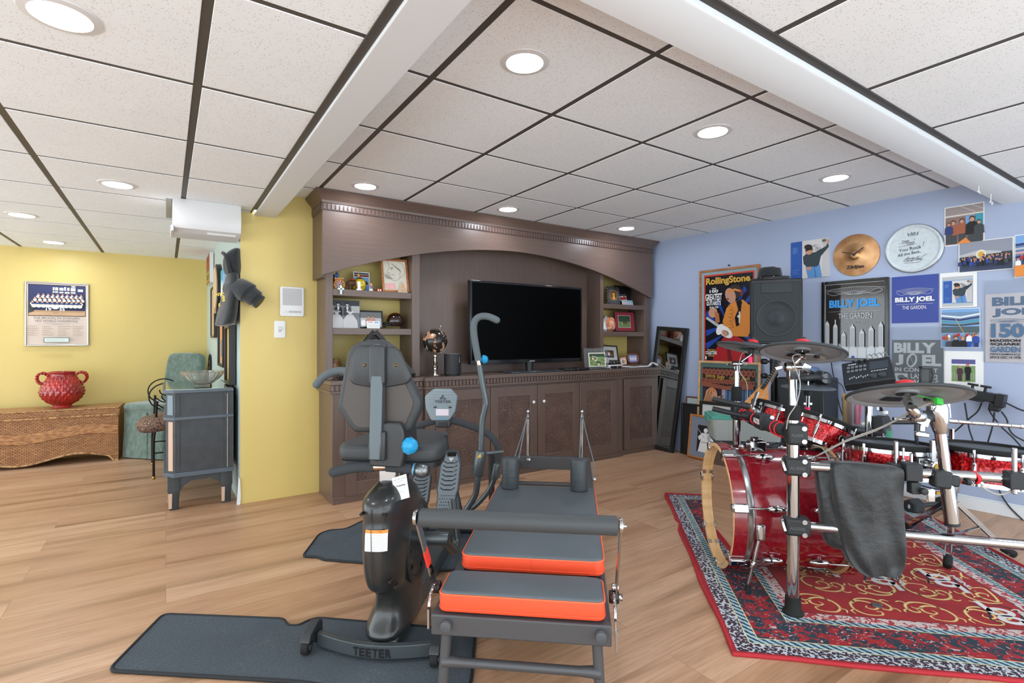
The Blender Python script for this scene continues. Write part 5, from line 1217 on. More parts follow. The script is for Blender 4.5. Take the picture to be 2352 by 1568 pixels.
for x in (-.155, .18):
    mb = MB(); mb.cushion(circ(.0425, 32), 0.0, .150, .010, BLV, Matrix.Translation((x, 1.03, .402)), 4); mb.build('shoulder_rest', ref)
mb = MB()
for x in (-.155, .18): mb.box(x-.02, x+.02, 1.03, 1.12, .335, .346, FRM)
mb.build('shoulder_bracket', ref)
# foot bar
mb = MB(); mb.rcyl((-.268, -.085, .632), (.272, -.085, .632), .0255, mat('footbar_foam', '#3e4143', .55), .005); fb = mb.build('foot_bar', ref)
for s in (-1, 1):
    x = s*.281
    mb = MB(); mb.bar((x, -.085, .640), (x, .115, .345), .005, .028, CHROME, (0, .8, .5)); mb.rcyl((x-.006*s, -.085, .632), (x+.004*s, -.085, .632), .022, CHROME, .002)
    if s < 0: mb.bar((x-.0005, .006, .506), (x-.0005, .046, .447), .0065, .0285, mat('orange_sticker', '#e0392c', .45), (0, .8, .5))
    if s > 0: mb.lathe([(.008, 0), (.008, .008), (.005, .008), (.005, .014), (.0001, .014)], CHROME, frame_to((x, -.085, .632), (x+.02, -.085, .632)), 10)
    mb.build('bar_arm', ref)
    mb = MB(); mb.rcyl((s*.262, .115, .345), (s*.292, .115, .345), .019, BLACKP, .004, 20)
    hp = [(s*.274, .075+.055*cos(a), .315+.055*sin(a)) for a in [radians(30+15*k) for k in range(10)]]
    mb.tube(hp, .005, CHROME, 8, smooth=False, flat=.6); mb.box(s*.274-.003, s*.274+.003, .012, .030, .268, .325, STEEL)
    if s > 0:
        mb.rcyl((.27, .12, .372), (.292, .12, .372), .012, CHROME); mb.lathe([(.012, 0), (.014, .004), (.010, .01), (.012, .016), (.0001, .018)], CHROME, frame_to((.285, .115, .345), (.312, .115, .345)), 8); mb.box(.274, .279, .0, .018, .245, .30, STEEL)
    mb.build('bar_pivot', ref)
# rear pulley posts with ropes
for (a, b) in ((1213, 945), (1337, 945)):
    q = R_(a, b, y=2.0); x = q.x
    mb = MB(); mb.tube([(x, 2.0, .30), (x, 2.0, q.z-.02)], .0125, CHROME, 12, smooth=False); mb.sphere((x, 2.0, q.z), .014, CHROME, 12); mb.build('pulley_post', ref)
    mb = MB(); mb.rcyl((x-.006, 1.985, q.z-.03), (x+.006, 1.985, q.z-.03), .019, STEEL, .003, 20); mb.rcyl((x-.006, 1.972, .325), (x+.02, 1.972, .325), .016, CHROME, .003, 16); mb.build('pulley', ref)
    sgn = -1 if x < .05 else 1
    mb = MB(); mb.tube([(x, 1.975, q.z-.012), (x+sgn*.03, 1.85, q.z-.14), (x+sgn*.07, 1.72, .36), (x+sgn*.06, 1.55, .335)], .0035, mat('grey_rope', '#6c767b', .8), 6); mb.tube([(x-.008, 1.97, q.z-.04), (x-.02, 1.6, .42), (x-.02, 1.2, .35)], .0035, mat('grey_rope', ''), 6); mb.build('rope', ref)
mb = MB()
for s in (-1, 1): mb.rcyl((s*.262, 1.62, .30), (s*.285, 1.62, .30), .012, STEEL)
mb.build('rail_bolts', ref)
# ================================================================== rug and drums
RUG = Frame(1.682, 1.095, 46.5)
m, t, p = new_mat('oriental_rug_pile')
s3 = N(t, 'ShaderNodeSeparateXYZ'); t.links.new(OC(t), s3.inputs[0])
X_, Y_ = s3.outputs[0], s3.outputs[1]
ex = MATH(t, 'SUBTRACT', .80, MATH(t, 'ABSOLUTE', MATH(t, 'SUBTRACT', X_, .80))); ey = MATH(t, 'SUBTRACT', .98, MATH(t, 'ABSOLUTE', MATH(t, 'SUBTRACT', Y_, .98)))
D_ = MATH(t, 'MINIMUM', ex, ey)
def band(a): return MATH(t, 'GREATER_THAN', D_, a)
vec = OC(t)
# leopard edge
v1 = N(t, 'ShaderNodeTexVoronoi', Scale=88.); t.links.new(vec, v1.inputs['Vector'])
leo = MIX(t, MATH(t, 'LESS_THAN', v1.outputs['Distance'], .56), '#c0c4cc', MIX(t, MATH(t, 'LESS_THAN', v1.outputs['Distance'], .26), '#241c2a', '#6a3644'))
# pale chains
wv = MATH(t, 'SINE', MATH(t, 'MULTIPLY', MATH(t, 'ADD', X_, Y_), 190.)); wv2 = noise(t, vec, 70., 2., .5, 1.)
chain = MIX(t, MATH(t, 'GREATER_THAN', MATH(t, 'ADD', wv, MATH(t, 'MULTIPLY', wv2, 3.2)), 1.75), '#a5c2c9', '#1d3a50')
# navy and red ornament
n1 = noise(t, vec, 17., 6., .62, 1.7); n2_ = noise(t, MAP(t, vec, (1, 1, 1), (3, 1, 0)), 26., 5., .6, 2.2)
orn = MIX(t, MATH(t, 'GREATER_THAN', n1, .515), '#16303f', '#a3141e')
orn = MIX(t, MATH(t, 'GREATER_THAN', n2_, .615), orn, '#d3b3b0'); orn = MIX(t, MATH(t, 'LESS_THAN', n2_, .385), orn, '#7d1a26')
# white and red inner guard
n3 = noise(t, vec, 38., 4., .55, 1.2)
grd = MIX(t, MATH(t, 'GREATER_THAN', n3, .52), '#dac9c4', '#b23038')
fld = RAMP(t, noise(t, vec, 7., 4.), [(.3, '#9e161d'), (.7, '#b32225')])
c = MIX(t, band(.020), '#9d1f2a', leo); c = MIX(t, band(.076), c, '#d9cf9a'); c = MIX(t, band(.080), c, chain); c = MIX(t, band(.112), c, '#d9cf9a'); c = MIX(t, band(.116), c, orn)
c = MIX(t, band(.262), c, '#d9cf9a'); c = MIX(t, band(.266), c, chain); c = MIX(t, band(.294), c, grd); c = MIX(t, band(.342), c, '#2b2a35'); c = MIX(t, band(.3455), c, fld)
c = MIX(t, .35, c, MIX(t, 1., c, RAMP(t, noise(t, vec, 300., 2.), [(.3, '#8a8a8a'), (.7, '#ffffff')]), 'MULTIPLY'))
t.links.new(c, p.inputs['Base Color']); p.inputs['Roughness'].default_value = .92; p.inputs['Specular IOR Level'].default_value = .15; p.inputs['Sheen Weight'].default_value = .08
BUMP(t, p, noise(t, vec, 380., 2.), .5, .003); RUGM = m
RH = .008
rug = thing('area_rug', 'red and navy oriental drum rug under the drum kit', 'rug', RUG.loc, RUG.rz)
def rug_edge():
    out = []
    for k in range(33):
        y = 1.96*k/32; dx = .006*sin(y*9)+(.022*math.exp(-((y-1.33)/.05)**2))-.008*math.exp(-((y-.9)/.3)**2); out.append((dx, y))
    return out
le = rug_edge(); outline = [(0.0, 0.0)]+[(.8+.8*(k-4)/4, .004*sin(k*2.)) for k in range(1, 8)]+[(1.6, 0.0), (1.6, 1.96), (0., 1.96)]+le[::-1][1:-1]
mb = MB(); mb.prism(outline, .0005, RH, RUGM, smooth=False); mb.build('pile', rug)
mb = MB(); mb.tube([(x, y, .006) for x, y in outline], .0075, mat('rug_binding', '#a8222c', .8), 8, True, smooth=False); mb.build('binding', rug)
# scrolls and badges of the field
GSC = mat('rug_gold', '#e6c88e', .9); GSD = mat('rug_gold_deep', '#b8763c', .9); RWH = mat('rug_white', '#dcd6d4', .9)
mb = MB()
def ribbon(pts, w0, w1, m, z):
    P_ = catmull([(x, y, 0) for x, y in pts], 6); vs = []
    for i, q in enumerate(P_):
        d = (P_[min(i+1, len(P_)-1)]-P_[max(i-1, 0)]).normalized(); n_ = Vector((-d.y, d.x, 0)); u = i/(len(P_)-1)
        w = w0*(sin(pi*min(1, u*.92+.08))**.7)+w1; a = q+n_*w/2; b = q-n_*w/2; vs += [(a.x, a.y, z), (b.x, b.y, z)]
    mb.add(vs, [(2*i, 2*i+1, 2*i+3, 2*i+2) for i in range(len(P_)-1)], m, None, False)
def inside(pts): return all(.36 < x < 1.24 and .36 < y < 1.60 for x, y in pts)
def scroll(cx, cy, s, fx, fy, z=RH+.0006):
    def T(a, b): return (cx+a*s*fx, cy+b*s*fy)
    main = [T(-.05, .42), T(-.30, .40), T(-.46, .18), T(-.40, -.12), T(-.16, -.26), T(.08, -.16), T(.12, .04), T(-.02, .14), T(-.14, .06), T(-.08, -.04)]
    tail = [T(-.36, -.10), T(-.20, -.34), T(.10, -.40), T(.34, -.28), T(.44, -.06), T(.36, .10), T(.22, .08), T(.24, -.04)]
    q = [main, tail, [T(.06, -.14), T(.22, -.08), T(.30, -.16)], [T(-.05, .42), T(.08, .36), T(.10, .24), T(.0, .22)], [T(-.44, .2), T(-.56, .28), T(-.52, .42)], [T(-.30, .40), T(-.36, .52), T(-.24, .56)], [T(.42, -.02), T(.54, .04), T(.56, .16)], [T(.30, -.30), T(.42, -.40), T(.54, -.34)]]
    for i, r in enumerate(q):
        r = [(x, y) for x, y in r if .352 < x < 1.248 and .352 < y < 1.608]
        if len(r) > 2:
            ribbon(r, .014*s/.2 if i < 2 else .007, .003, GSD, z); ribbon(r, .008*s/.2 if i < 2 else .004, .002, GSC, z+.0002)
random.seed(5)
for r in range(7):
    for k in range(5):
        cx, cy = .44+.215*k, .44+.185*r
        scroll(cx+(.1 if r % 2 else 0), cy, .175, 1 if (k+r) % 2 else -1, 1 if r % 2 else -1)
def badge(cx, cy, s=.078):
    z = RH+.0012
    def T(a, b): return (cx+a*s, cy+b*s)
    ribbon([T(.9, -1.2), T(.55, -.6), T(.7, 0), T(1.0, .55), T(.6, 1.1), T(.0, 1.15)], .006, .002, mat('rug_dark', '#2d3644', .9), z-.0004)
    ribbon([T(-.9, 1.2), T(-.6, .6), T(-.75, 0), T(-1.0, -.5), T(-.6, -1.1)], .006, .002, mat('rug_dark', ''), z-.0004)
    for (u, v) in ((0, .40), (0, -.40)):
        n = 20; vs = []
        for k in range(n): a = 2*pi*k/n; vs += [(*T(u+.62*cos(a), v+.48*sin(a)), z), (*T(u+.30*cos(a), v+.18*sin(a)), z)]
        mb.add(vs, [(2*k, 2*k+1, (2*k+3) % (2*n), (2*k+2) % (2*n)) for k in range(n)], RWH, None, False)
    for (a, b, c_, d) in ((-.62, .4, -.32, 1.5), (.32, -1.5, .62, -.4)):
        q = [T(a, b), T(c_, b), T(c_, d), T(a, d)]; mb.add([(x, y, z) for x, y in q], [(0, 1, 2, 3)], RWH, None, False)
    mb.text('MEINL', Matrix.Translation((*T(.98, .0), z+.0002)) @ Matrix.Rotation(-pi/2, 4, 'Z'), RWH, w=s*1.7, h=s*.30, bold=.04)
for (a, b) in ((1883, 1400), (2100, 1418), (2312, 1415), (1822+60, 1300), (2165, 1333), (2020, 1328), (2330, 1350)):
    q = RUG.pl(a, b, z=RH)
    if .40 < q.x < 1.2 and .40 < q.y < 1.56: badge(q.x, q.y)
mb.build('woven_scrolls', rug)
# ------------------------------------------------------------------ drum hardware
DR = Frame(2.136, 1.12, 49.2)
Dp = lambda a, b, **k: DR.pl(a, b, **k)
WINE = noisy('wine_red_lacquer', '#74101b', '#8a1824', 60., .16, 3., coat=.8, bump=0)
m, t, p = new_mat('red_sparkle_wrap'); v = N(t, 'ShaderNodeTexVoronoi', Scale=170.); L(t, OC(t), v, 'Vector')
t.links.new(RAMP(t, v.outputs['Color'], [(.2, '#7a0910'), (.6, '#c0141e'), (.9, '#ff4a4a')]), p.inputs['Base Color']); p.inputs['Metallic'].default_value = .75; p.inputs['Roughness'].default_value = .26; p.inputs['Coat Weight'].default_value = .7; p.inputs['Coat Roughness'].default_value = .05
vb_ = N(t, 'ShaderNodeBump', Strength=.5, Distance=.004); L(t, v.outputs['Color'], vb_, 'Height'); L(t, vb_.outputs['Normal'], p, 'Normal'); SPARK = m
MAPLE = noisy('maple_ply', '#d3a873', '#e2bd8c', 4., .4, 4., (1, 1, 9)); CLAMP = mat('black_clamp', '#242628', .5); CYMB = mat('cymbal_rubber', '#34373a', .62); CYMU = mat('cymbal_underside', '#878b8e', .5)
NRM = lambda roll, pitch: (Vector((0, 0, 1))*cos(radians(roll))*cos(radians(pitch))+Vector((cos(YAW), -sin(YAW), 0))*sin(radians(roll))+Vector((sin(YAW), cos(YAW), 0))*sin(radians(pitch))).normalized()
def axes_rot(n, xdir=None):
    z = Vector(n).normalized(); x = Vector(xdir) if xdir is not None else Vector((cos(YAW), -sin(YAW), 0)); x = (x-z*x.dot(z)).normalized(); y = z.cross(x)
    return Matrix((x, y, z)).transposed().to_euler()
def sight(a, b, depth):
    u = (a-CXP)/FPX; v_ = -(b-HYP)/FPX
    return Vector(((sin(YAW)+u*cos(YAW))*depth, (cos(YAW)-u*sin(YAW))*depth, EYE+v_*depth))
# bass drum: axis along the local x
bd = thing('bass_drum', 'dark red bass drum with maple front hoop standing on the rug', 'bass drum', DR.loc, DR.rz)
YC, ZCN, RR = .42, .318, .272
def AX(x): return Matrix(((0, 0, 1, x), (1, 0, 0, YC), (0, 1, 0, ZCN), (0, 0, 0, 1)))     # circle plane (y, z), axis x
mb = MB(); mb.lathe([(RR-.006, -.10), (RR, -.098), (RR, .285), (RR-.006, .287)], WINE, AX(0), 72, False); mb.build('shell', bd)
def hoop(x0, x1, name):
    b = MB(); b.lathe([(RR+.004, x0+.003), (RR+.007, x0), (RR+.0225, x0), (RR+.024, x0+.002)], MAPLE, AX(0), 72, False)
    b.lathe([(RR+.024, x0+.002), (RR+.024, x1-.002), (RR+.022, x1)], WINE, AX(0), 72, False); b.lathe([(RR+.004, x0+.003), (RR+.004, x1)], MAPLE, AX(0), 72, False); b.lathe([(RR+.004, x1), (RR+.022, x1)], MAPLE, AX(0), 72, False); return b.build(name, bd)
hoop(-.195, -.135, 'hoop'); hoop(.37, .312, 'hoop')
mb = MB(); mb.lathe([(RR+.007, -.134), (RR+.012, -.128), (RR+.009, -.112), (RR+.001, -.100)], STEEL, AX(0), 72, False); mb.lathe([(RR+.007, .312), (RR+.010, .306), (RR+.008, .295), (RR+.001, .287)], STEEL, AX(0), 72, False); mb.build('head_rim', bd)
mb = MB(); mb.prism(circ(RR+.004, 72), -.170, -.168, mat('mirror_head', '#f4f0ea', .03, 1.), AX(0)); mb.build('resonant_head', bd); mb = MB(); mb.prism(circ(RR+.004, 72), .318, .320, RUBBER, AX(0)); mb.build('batter_head', bd)
for k in range(7):
    a = radians(65-51.43*k); e = Vector((0, -cos(a), sin(a))); tt = Vector((0, sin(a), cos(a)))
    def pt(x, r): return (x, YC+e.y*r, ZCN+e.z*r)
    for (xh, xl, sg) in ((-.165, -.02, 1), (.34, .20, -1)):
        b = MB(); M_ = Matrix(((1, 0, 0, 0), (0, tt.y, e.y, YC), (0, tt.z, e.z, ZCN), (0, 0, 0, 1)))
        b.obox((xh, 0, RR+.032), (.066, .040, .018), CHROME, M=M_); b.obox((xh-.032*sg, 0, RR+.016), (.011, .034, .040), CHROME, M=M_); b.build('claw', bd, bevel=.005)
        b = MB(); b.cyl(pt(xh-.01*sg, RR+.024), pt(xl, RR+.020), .0042, CHROME, n=10); b.build('tension_rod', bd)
        b = MB(); b.sphere((0, 0, 0), .016, CHROME, 14, (2.8, 1., 1.), Matrix.Translation(pt(xl+.012*sg, RR+.016))); b.cyl(pt(xl+.01*sg, RR), pt(xl+.01*sg, RR+.012), .012, CHROME, n=14); b.build('lug', bd)
    if k < 5:
        for r_ in (-.185, -.16):
            pass
for a in (-170, -110, -60, 20, 80, 150):   # clips inside the front hoop
    e = Vector((0, cos(radians(a)), sin(radians(a)))); b = MB(); M_ = Matrix(((1, 0, 0, 0), (0, -e.z, e.y, YC), (0, e.y, e.z, ZCN), (0, 0, 0, 1)))
    b.obox((-.188, 0, RR+.003), (.016, .022, .004), STEEL, M=M_); b.build('hoop_clip', bd)
# spur
s0 = Vector((.02, YC-RR-.012, .19)); s1 = Vector((-.045, YC-RR-.115, .028)); q = Dp(1716, 1356, z=.02)
s0 = Dp(1747, 1222, y=YC-RR*.94-.015); s1 = Vector((q.x, q.y, .022))
mb = MB(); mb.cyl(s0, s0.lerp(s1, .6), .0085, CHROME); mb.cyl(s0.lerp(s1, .55), s0.lerp(s1, .95), .0062, CHROME); mb.rcyl(s0.lerp(s1, .5), s0.lerp(s1, .62), .012, CHROME, .002); mb.build('spur_rod', bd)
mb = MB(); mb.cyl(s0.lerp(s1, .9), s1+Vector((0, 0, -.006)), .010, RUBBER, .013, n=16); mb.build('spur_tip', bd)
mb = MB(); mb.obox(s0+Vector((0, .004, .0)), (.040, .034, .075), CHROME); mb.build('spur_bracket', bd, bevel=.010)
s2 = Vector((s0.x, 2*YC-s0.y, s0.z)); s3_ = Vector((s1.x, 2*YC-s1.y, s1.z)); mb = MB(); mb.cyl(s2, s3_, .0075, CHROME); mb.build('spur_rod', bd); mb = MB(); mb.cyl(s2.lerp(s3_, .9), s3_+Vector((0, 0, -.006)), .010, RUBBER, .013, n=16); mb.build('spur_tip', bd)
tb = Vector((-.01, YC, ZCN+RR)); mb = MB(); mb.obox(tb+Vector((0, -.02, .022)), (.075, .06, .052), CHROME); mb.obox(tb+Vector((0, -.02, .052)), (.045, .05, .02), CHROME); mb.cyl(tb+Vector((-.05, -.02, .03)), tb+Vector((.06, -.02, .03)), .008, CHROME); mb.build('tom_mount', bd, bevel=.005)
# ------------------------------------------------------------------ rack
rack = thing('drum_rack', 'chrome tube drum rack with black clamps carrying the red drum pads', 'drum rack', DR.loc, DR.rz)
E_ = Vector((.987, -.157, 0))
mb = MB(); mb.cyl((0, 0, .04), (0, 0, .83), .0240, CHROME, n=28); mb.build('post', rack)
mb = MB(); mb.lathe([(.040, 0.0), (.040, .008), (.031, .018), (.029, .068), (.026, .07)], RUBBER, Matrix.Translation((0, 0, RH)), 28); mb.build('rubber_foot', rack)
mb = MB(); mb.lathe([(.027, 0), (.029, .01), (.029, .05), (.026, .058), (.017, .06)], RUBBER, Matrix.Translation((0, 0, .800)), 28); mb.build('height_collar', rack)
mb = MB(); mb.cyl((0, 0, .85), (0, 0, 1.02), .0165, CHROME, n=24); mb.build('extension_tube', rack)
def clamp(o, c, ry, sz=(.075, .085, .075), name='clamp', txt=None):
    b = MB(); b.obox(c, sz, CLAMP, (0, 0, ry)); ob = b.build(name, o, bevel=.012, seg=3)
    b = MB(); R3 = Matrix.Translation(c) @ Matrix.Rotation(ry, 4, 'Z')
    for dz in (-.026, .026):
        for dx in (.022,): b.lathe([(.0095, 0), (.0095, .004), (.004, .004), (.0035, .002), (.0001, .002)], STEEL, R3 @ frame_to((dx, -sz[1]/2, dz), (dx, -sz[1]/2-.01, dz)), 14)
    b.build('bolts', ob)
    if txt:
        b = MB(); b.text(txt, R3 @ Matrix.Translation((-.004, -sz[1]/2-.0008, -.002)) @ XZ, GREYP, w=sz[0]*.6, h=.012, bold=.03); b.build('lettering', ob)
    return ob
for z in (.612, .369):
    clamp(rack, (.012, -.004, z), radians(-9), (.095, .070, .072), txt='ALESIS')
    mb = MB(); mb.cyl(E_*.03+Vector((0, 0, z)), E_*(1.25)+Vector((0, 0, z)), .0190, CHROME, n=24); mb.build('cross_tube', rack)
    mb = MB(); mb.tube([(-.045, -.012, z+.028), (-.052, -.03, z+.022), (-.045, -.042, z-.012)], .006, CHROME, 8, flat=.6); mb.build('wing_bolt', rack)
# side tube away from the camera, wrapped in black foam, to the second post
PB = Vector((.0, .745, 0)); ZS = .742
clamp(rack, (.012, .004, ZS+.002), radians(-9), (.075, .085, .088), txt='ALESIS')
mb = MB(); mb.cyl((0, .02, ZS), (0, .70, ZS-.01), .0195, CHROME, n=20); mb.build('cross_tube', rack)
mb = MB(); mb.cyl((0, .06, ZS), (0, .30, ZS-.004), .0265, mat('foam_wrap', '#2c2e31', .85), n=20); mb.cyl((0, .38, ZS-.004), (0, .68, ZS-.01), .0245, mat('foam_wrap', ''), n=20); mb.build('foam_sleeve', rack)
for y in (.12, .17, .33, .42, .56, .60):
    mb = MB(); mb.tube([(.030*cos(a), y+.004*sin(a), ZS-.004+.030*sin(a)) for a in [2*pi*k/14 for k in range(14)]], .0045, REDT, 6, True, 1, flat=.8); mb.build('red_tie', rack)
c2 = clamp(rack, (0, .34, ZS-.002), 0, (.06, .10, .075), 'pad_clamp', 'ALESIS'); clamp(rack, (-.0, .70, ZS-.008), 0, (.075, .075, .08), 'post_clamp')
mb = MB(); M_ = Matrix.Translation((-.031, .34, ZS)) @ Matrix.Rotation(-pi/2, 4, 'Z') @ XZ; mb.text('ALESIS', M_, WHITEP, w=.085, h=.026, bold=.05); mb.build('lettering', rack)
for z in (.0, .05): mb = MB(); mb.cyl((-.03, .47, ZS+z), (-.19, .50, ZS+.035+z), .0125, CLAMP); mb.rcyl((-.02, .47, ZS+z), (-.06, .476, ZS+.01+z), .017, CLAMP, .003); mb.build('knob_arm', rack)
mb = MB(); mb.cyl((PB.x, PB.y, .04), (PB.x, PB.y, .80), .0205, CHROME, n=24); mb.rcyl((PB.x, PB.y, .79), (PB.x, PB.y, .87), .027, RUBBER, .005); mb.cyl((PB.x, PB.y, .86), (PB.x, PB.y, .985), .0135, CHROME, n=18); mb.build('post', rack)
mb = MB(); mb.lathe([(.038, 0.0), (.030, .018), (.028, .06)], RUBBER, Matrix.Translation((PB.x, PB.y, RH)), 24); mb.build('rubber_foot', rack)
# tilters and cymbal arms
def tilter(o, c, sz=.03):
    c = Vector(c); b = MB(); b.rcyl(c+Vector((-sz*.9, 0, 0)), c+Vector((sz*.9, 0, 0)), sz*.62, CHROME, .004, 20); b.obox(c+Vector((0, 0, -sz*.9)), (sz*1.2, sz*1.0, sz*1.2), CHROME); b.obox(c+Vector((sz*1.5, 0, 0)), (sz*1.0, .006, sz*.9), CHROME, (0, .5, 0)); b.obox(c+Vector((-sz*1.6, 0, -.003)), (sz*.9, .006, sz*.5), CHROME, (0, -.3, 0)); return b.build('tilter', o, bevel=.004)
tilter(rack, (0, 0, 1.015), .034)
tilter(rack, (PB.x, PB.y, .995), .026)
# right hand end of the rack, partly out of the picture
e1 = E_*1.2
mb = MB(); mb.cyl((e1.x, e1.y, .04), (e1.x, e1.y, .80), .024, CHROME, n=24); mb.build('post', rack); mb = MB(); mb.lathe([(.040, 0.0), (.031, .018), (.029, .068)], RUBBER, Matrix.Translation((e1.x, e1.y, 0.002)), 24); mb.build('rubber_foot', rack)
for z in (.612, .369): clamp(rack, (e1.x, e1.y, z), radians(-9), (.09, .07, .072))
# cymbal pads
def cymbal(label, c, R, n, edge=.009, badge_=True, tape=None):
    o = thing('cymbal_pad', label, 'cymbal pad', c, 0, None, axes_rot(n))
    b = MB(); b.lathe([(.022, .020), (.045, .016), (.05, .008), (R*.80, -.006), (R*.97, -.014), (R, -.018), (R, -.018-edge*.6), (R*.97, -.018-edge)], CYMB, None, 72, False); b.build('playing_surface', o)
    b = MB(); b.lathe([(R*.97, -.018-edge), (R*.885, -.0235), (R*.86, -.019), (R*.83, -.0205), (R*.42, -.010), (R*.40, -.006), (R*.2, -.004), (R*.19, -.012), (R*.16, -.013), (.012, -.010)], CYMU, None, 72, False); b.build('underside', o)
    b = MB(); b.lathe([(.016, -.013), (R*.17, -.015), (R*.18, -.011)], BLACKP, None, 36, False)
    vs = [(R*.36*cos(a), R*.36*sin(a), -.0125) for a in [radians(60+6*k) for k in range(9)]]+[(R*.58*cos(a), R*.58*sin(a), -.0185) for a in [radians(105-5*k) for k in range(9)]]
    b.add(vs, [tuple(range(len(vs)))], BLACKP, None, False); b.build('hub', o)
    b = MB(); b.lathe([(.006, .02), (.026, .02), (.027, .03), (.020, .034), (.0001, .034)], REDT, None, 20); b.lathe([(.013, .034), (.013, .043), (.006, .047), (.0001, .047)], CLAMP, None, 14); b.build('felt_and_nut', o)
    b = MB(); b.obox((R*.50, R*.06, -.026), (.030, .022, .014), mat('jack_metal', '#b5aa98', .3, .9), (0, 0, .3)); b.obox((R*.42, R*.03, -.026), (.03, .012, .010), BLACKP, (0, 0, .2)); b.build('jack', o)
    if tape: b = MB(); b.obox((R*.56, -.005, -.032), (.026, .012, .022), tape, (0, .1, .2)); b.bar((R*.15, -.01, -.018), (R*.48, .0, -.024), .008, .001, tape); b.build('tape', o)
    return o
cA = sight(1843, 799, 2.10); nA = NRM(9.5, 12.5); cymbal('black cymbal pad tilted on the front rack post, in front of the loudspeaker', cA, .159, nA)
cB = sight(1728, 794, 2.86); nB = NRM(12.5, 2.5); cymbal('black cymbal pad seen nearly edge on, before the framed magazine cover', cB, .186, nB)
cC = sight(2081, 896, 1.80); nC = NRM(4.6, 17.); cymbal('largest black cymbal pad with a green taped cable under its edge', cC, .183, nC, tape=mat('green_tape', '#3fbf45', .5))
mb = MB(); A0 = Vector(DR.wor(0, 0, 1.02)); stem = cA-nA*.012
def w2d(v_):
    d = (v_.x-DR.o[0], v_.y-DR.o[1]); return Vector((d[0]*DR.X[0]+d[1]*DR.X[1], d[0]*DR.Y[0]+d[1]*DR.Y[1], v_.z))
mb.tube([(0, 0, 1.015), w2d(cA-nA*.035), w2d(cA+nA*.02)], .0068, CHROME, 12, smooth=False); mb.lathe([(.013, 0), (.016, .006), (.012, .02), (.0085, .028)], CHROME, frame_to(w2d(cA-nA*.045), w2d(cA)), 18); mb.build('cymbal_rod', rack)
mb = MB(); mb.tube([(PB.x, PB.y, .99), w2d(cB-nB*.05), w2d(cB+nB*.02)], .0068, CHROME, 12, smooth=False); mb.build('cymbal_rod', rack)
mb = MB(); g_ = w2d(cB-nB*.06); mb.cyl(g_, g_+Vector((0, 0, -.035)), .012, mat('pink_tape', '#ff2f6f', .4)); mb.lathe([(.010, 0), (.016, .01), (.013, .03)], CLAMP, frame_to(w2d(cB-nB*.045), w2d(cB)), 16); mb.build('taped_sleeve', rack)
# boom stand clamped to the rack for the large cymbal
S1 = sight(2157, 968, 1.975); S2 = sight(2187, 1204, 1.965)
st = thing('cymbal_boom', 'chrome boom clamped to the front rack tube holding the largest cymbal pad', 'cymbal stand', (0, 0, 0))
mb = MB(); mb.cyl(S1, S1.lerp(S2, .55), .0195, CHROME, .0195, n=24); mb.cyl(S1.lerp(S2, .50), S2, .0235, CHROME, n=24); mb.build('stand_tube', st)
mb = MB(); mb.cyl(S2.lerp(S1, .02), S2+(S2-S1).normalized()*.003, .0245, CLAMP, n=24); mb.build('end_cap', st)
mb = MB(); dn = (S2-S1).normalized(); mb.lathe([(.020, .0), (.024, -.012), (.034, -.06), (.036, -.095), (.030, -.125), (.016, -.135), (.0001, -.136)], CHROME, frame_to(S1+dn*.045, S1+dn*.2), 24); mb.obox(S1-dn*.05+Vector((.02, -.02, 0)), (.012, .03, .07), CHROME, (0, -.1, -.5)); mb.build('ratchet', st, bevel=.002)
bl, br_ = sight(2046, 962, 2.0), sight(2349, 979, 1.95); bm = sight(2118, 962, 1.985)
mb = MB(); mb.tube([sight(2052, 962, 1.99), bm, br_], .0078, CHROME, 14, smooth=False); mb.rcyl(br_-(br_-bm).normalized()*.012, br_, .0095, STEEL, .002)
for k in range(5): q = bm.lerp(br_, .35+.13*k); mb.cyl(q, q+(br_-bm).normalized()*.003, .0083, GREYM, n=14)
mb.build('boom_rod', st)
mb = MB(); kn = cC-nC*.10+Vector((.02, -.01, -.0)); mb.tube([cC+nC*.02, cC-nC*.04, kn+Vector((-.01, .0, .02)), sight(2098, 952, 1.93)], [.0085, .013, .017, .013], CHROME, 14)
q = sight(2104, 957, 1.96); mb.rcyl(q+Vector((-.026, .01, 0)), q+Vector((.026, -.012, 0)), .021, CHROME, .005); mb.obox(q+Vector((.02, -.01, -.015)), (.05, .02, .03), CHROME, (0, .4, -.5)); mb.build('cymbal_tilter', st)
q = sight(2120, 958, 1.985); mb = MB(); mb.obox(q, (.055, .035, .045), CLAMP, (0, 0, -.6)); mb.cyl(q+Vector((-.025, .015, 0)), q+Vector((.025, -.015, 0)), .026, CLAMP, n=20); q2 = q+Vector((-.01, 0, -.055)); mb.cyl(q, q2, .011, CHROME); mb.obox(q2+Vector((0, 0, -.01)), (.055, .012, .018), CHROME, (0, .15, -.5)); mb.build('boom_clamp', st, bevel=.003)
q = S1.lerp(S2, .555); mb = MB(); mb.obox(q+Vector((-.020, .012, -.0)), (.058, .05, .066), CLAMP, (0, .08, -.85)); mb.obox(q+Vector((.012, -.012, -.004)), (.038, .05, .044), CLAMP, (0, .08, -.85)); mb.rcyl(q+Vector((.025, -.05, -.003)), q+Vector((.035, -.062, -.003)), .014, CLAMP); mb.build('rack_clamp', st, bevel=.008)
mb = MB(); q = q+Vector((.075, -.075, .0)); mb.obox(q, (.05, .006, .012), CHROME, (0, .8, -.85)); mb.obox(q, (.05, .006, .012), CHROME, (0, -.8, -.85)); mb.cyl(q, q+Vector((-.03, .03, 0)), .005, CHROME); mb.build('wing_nut', st, bevel=.002)
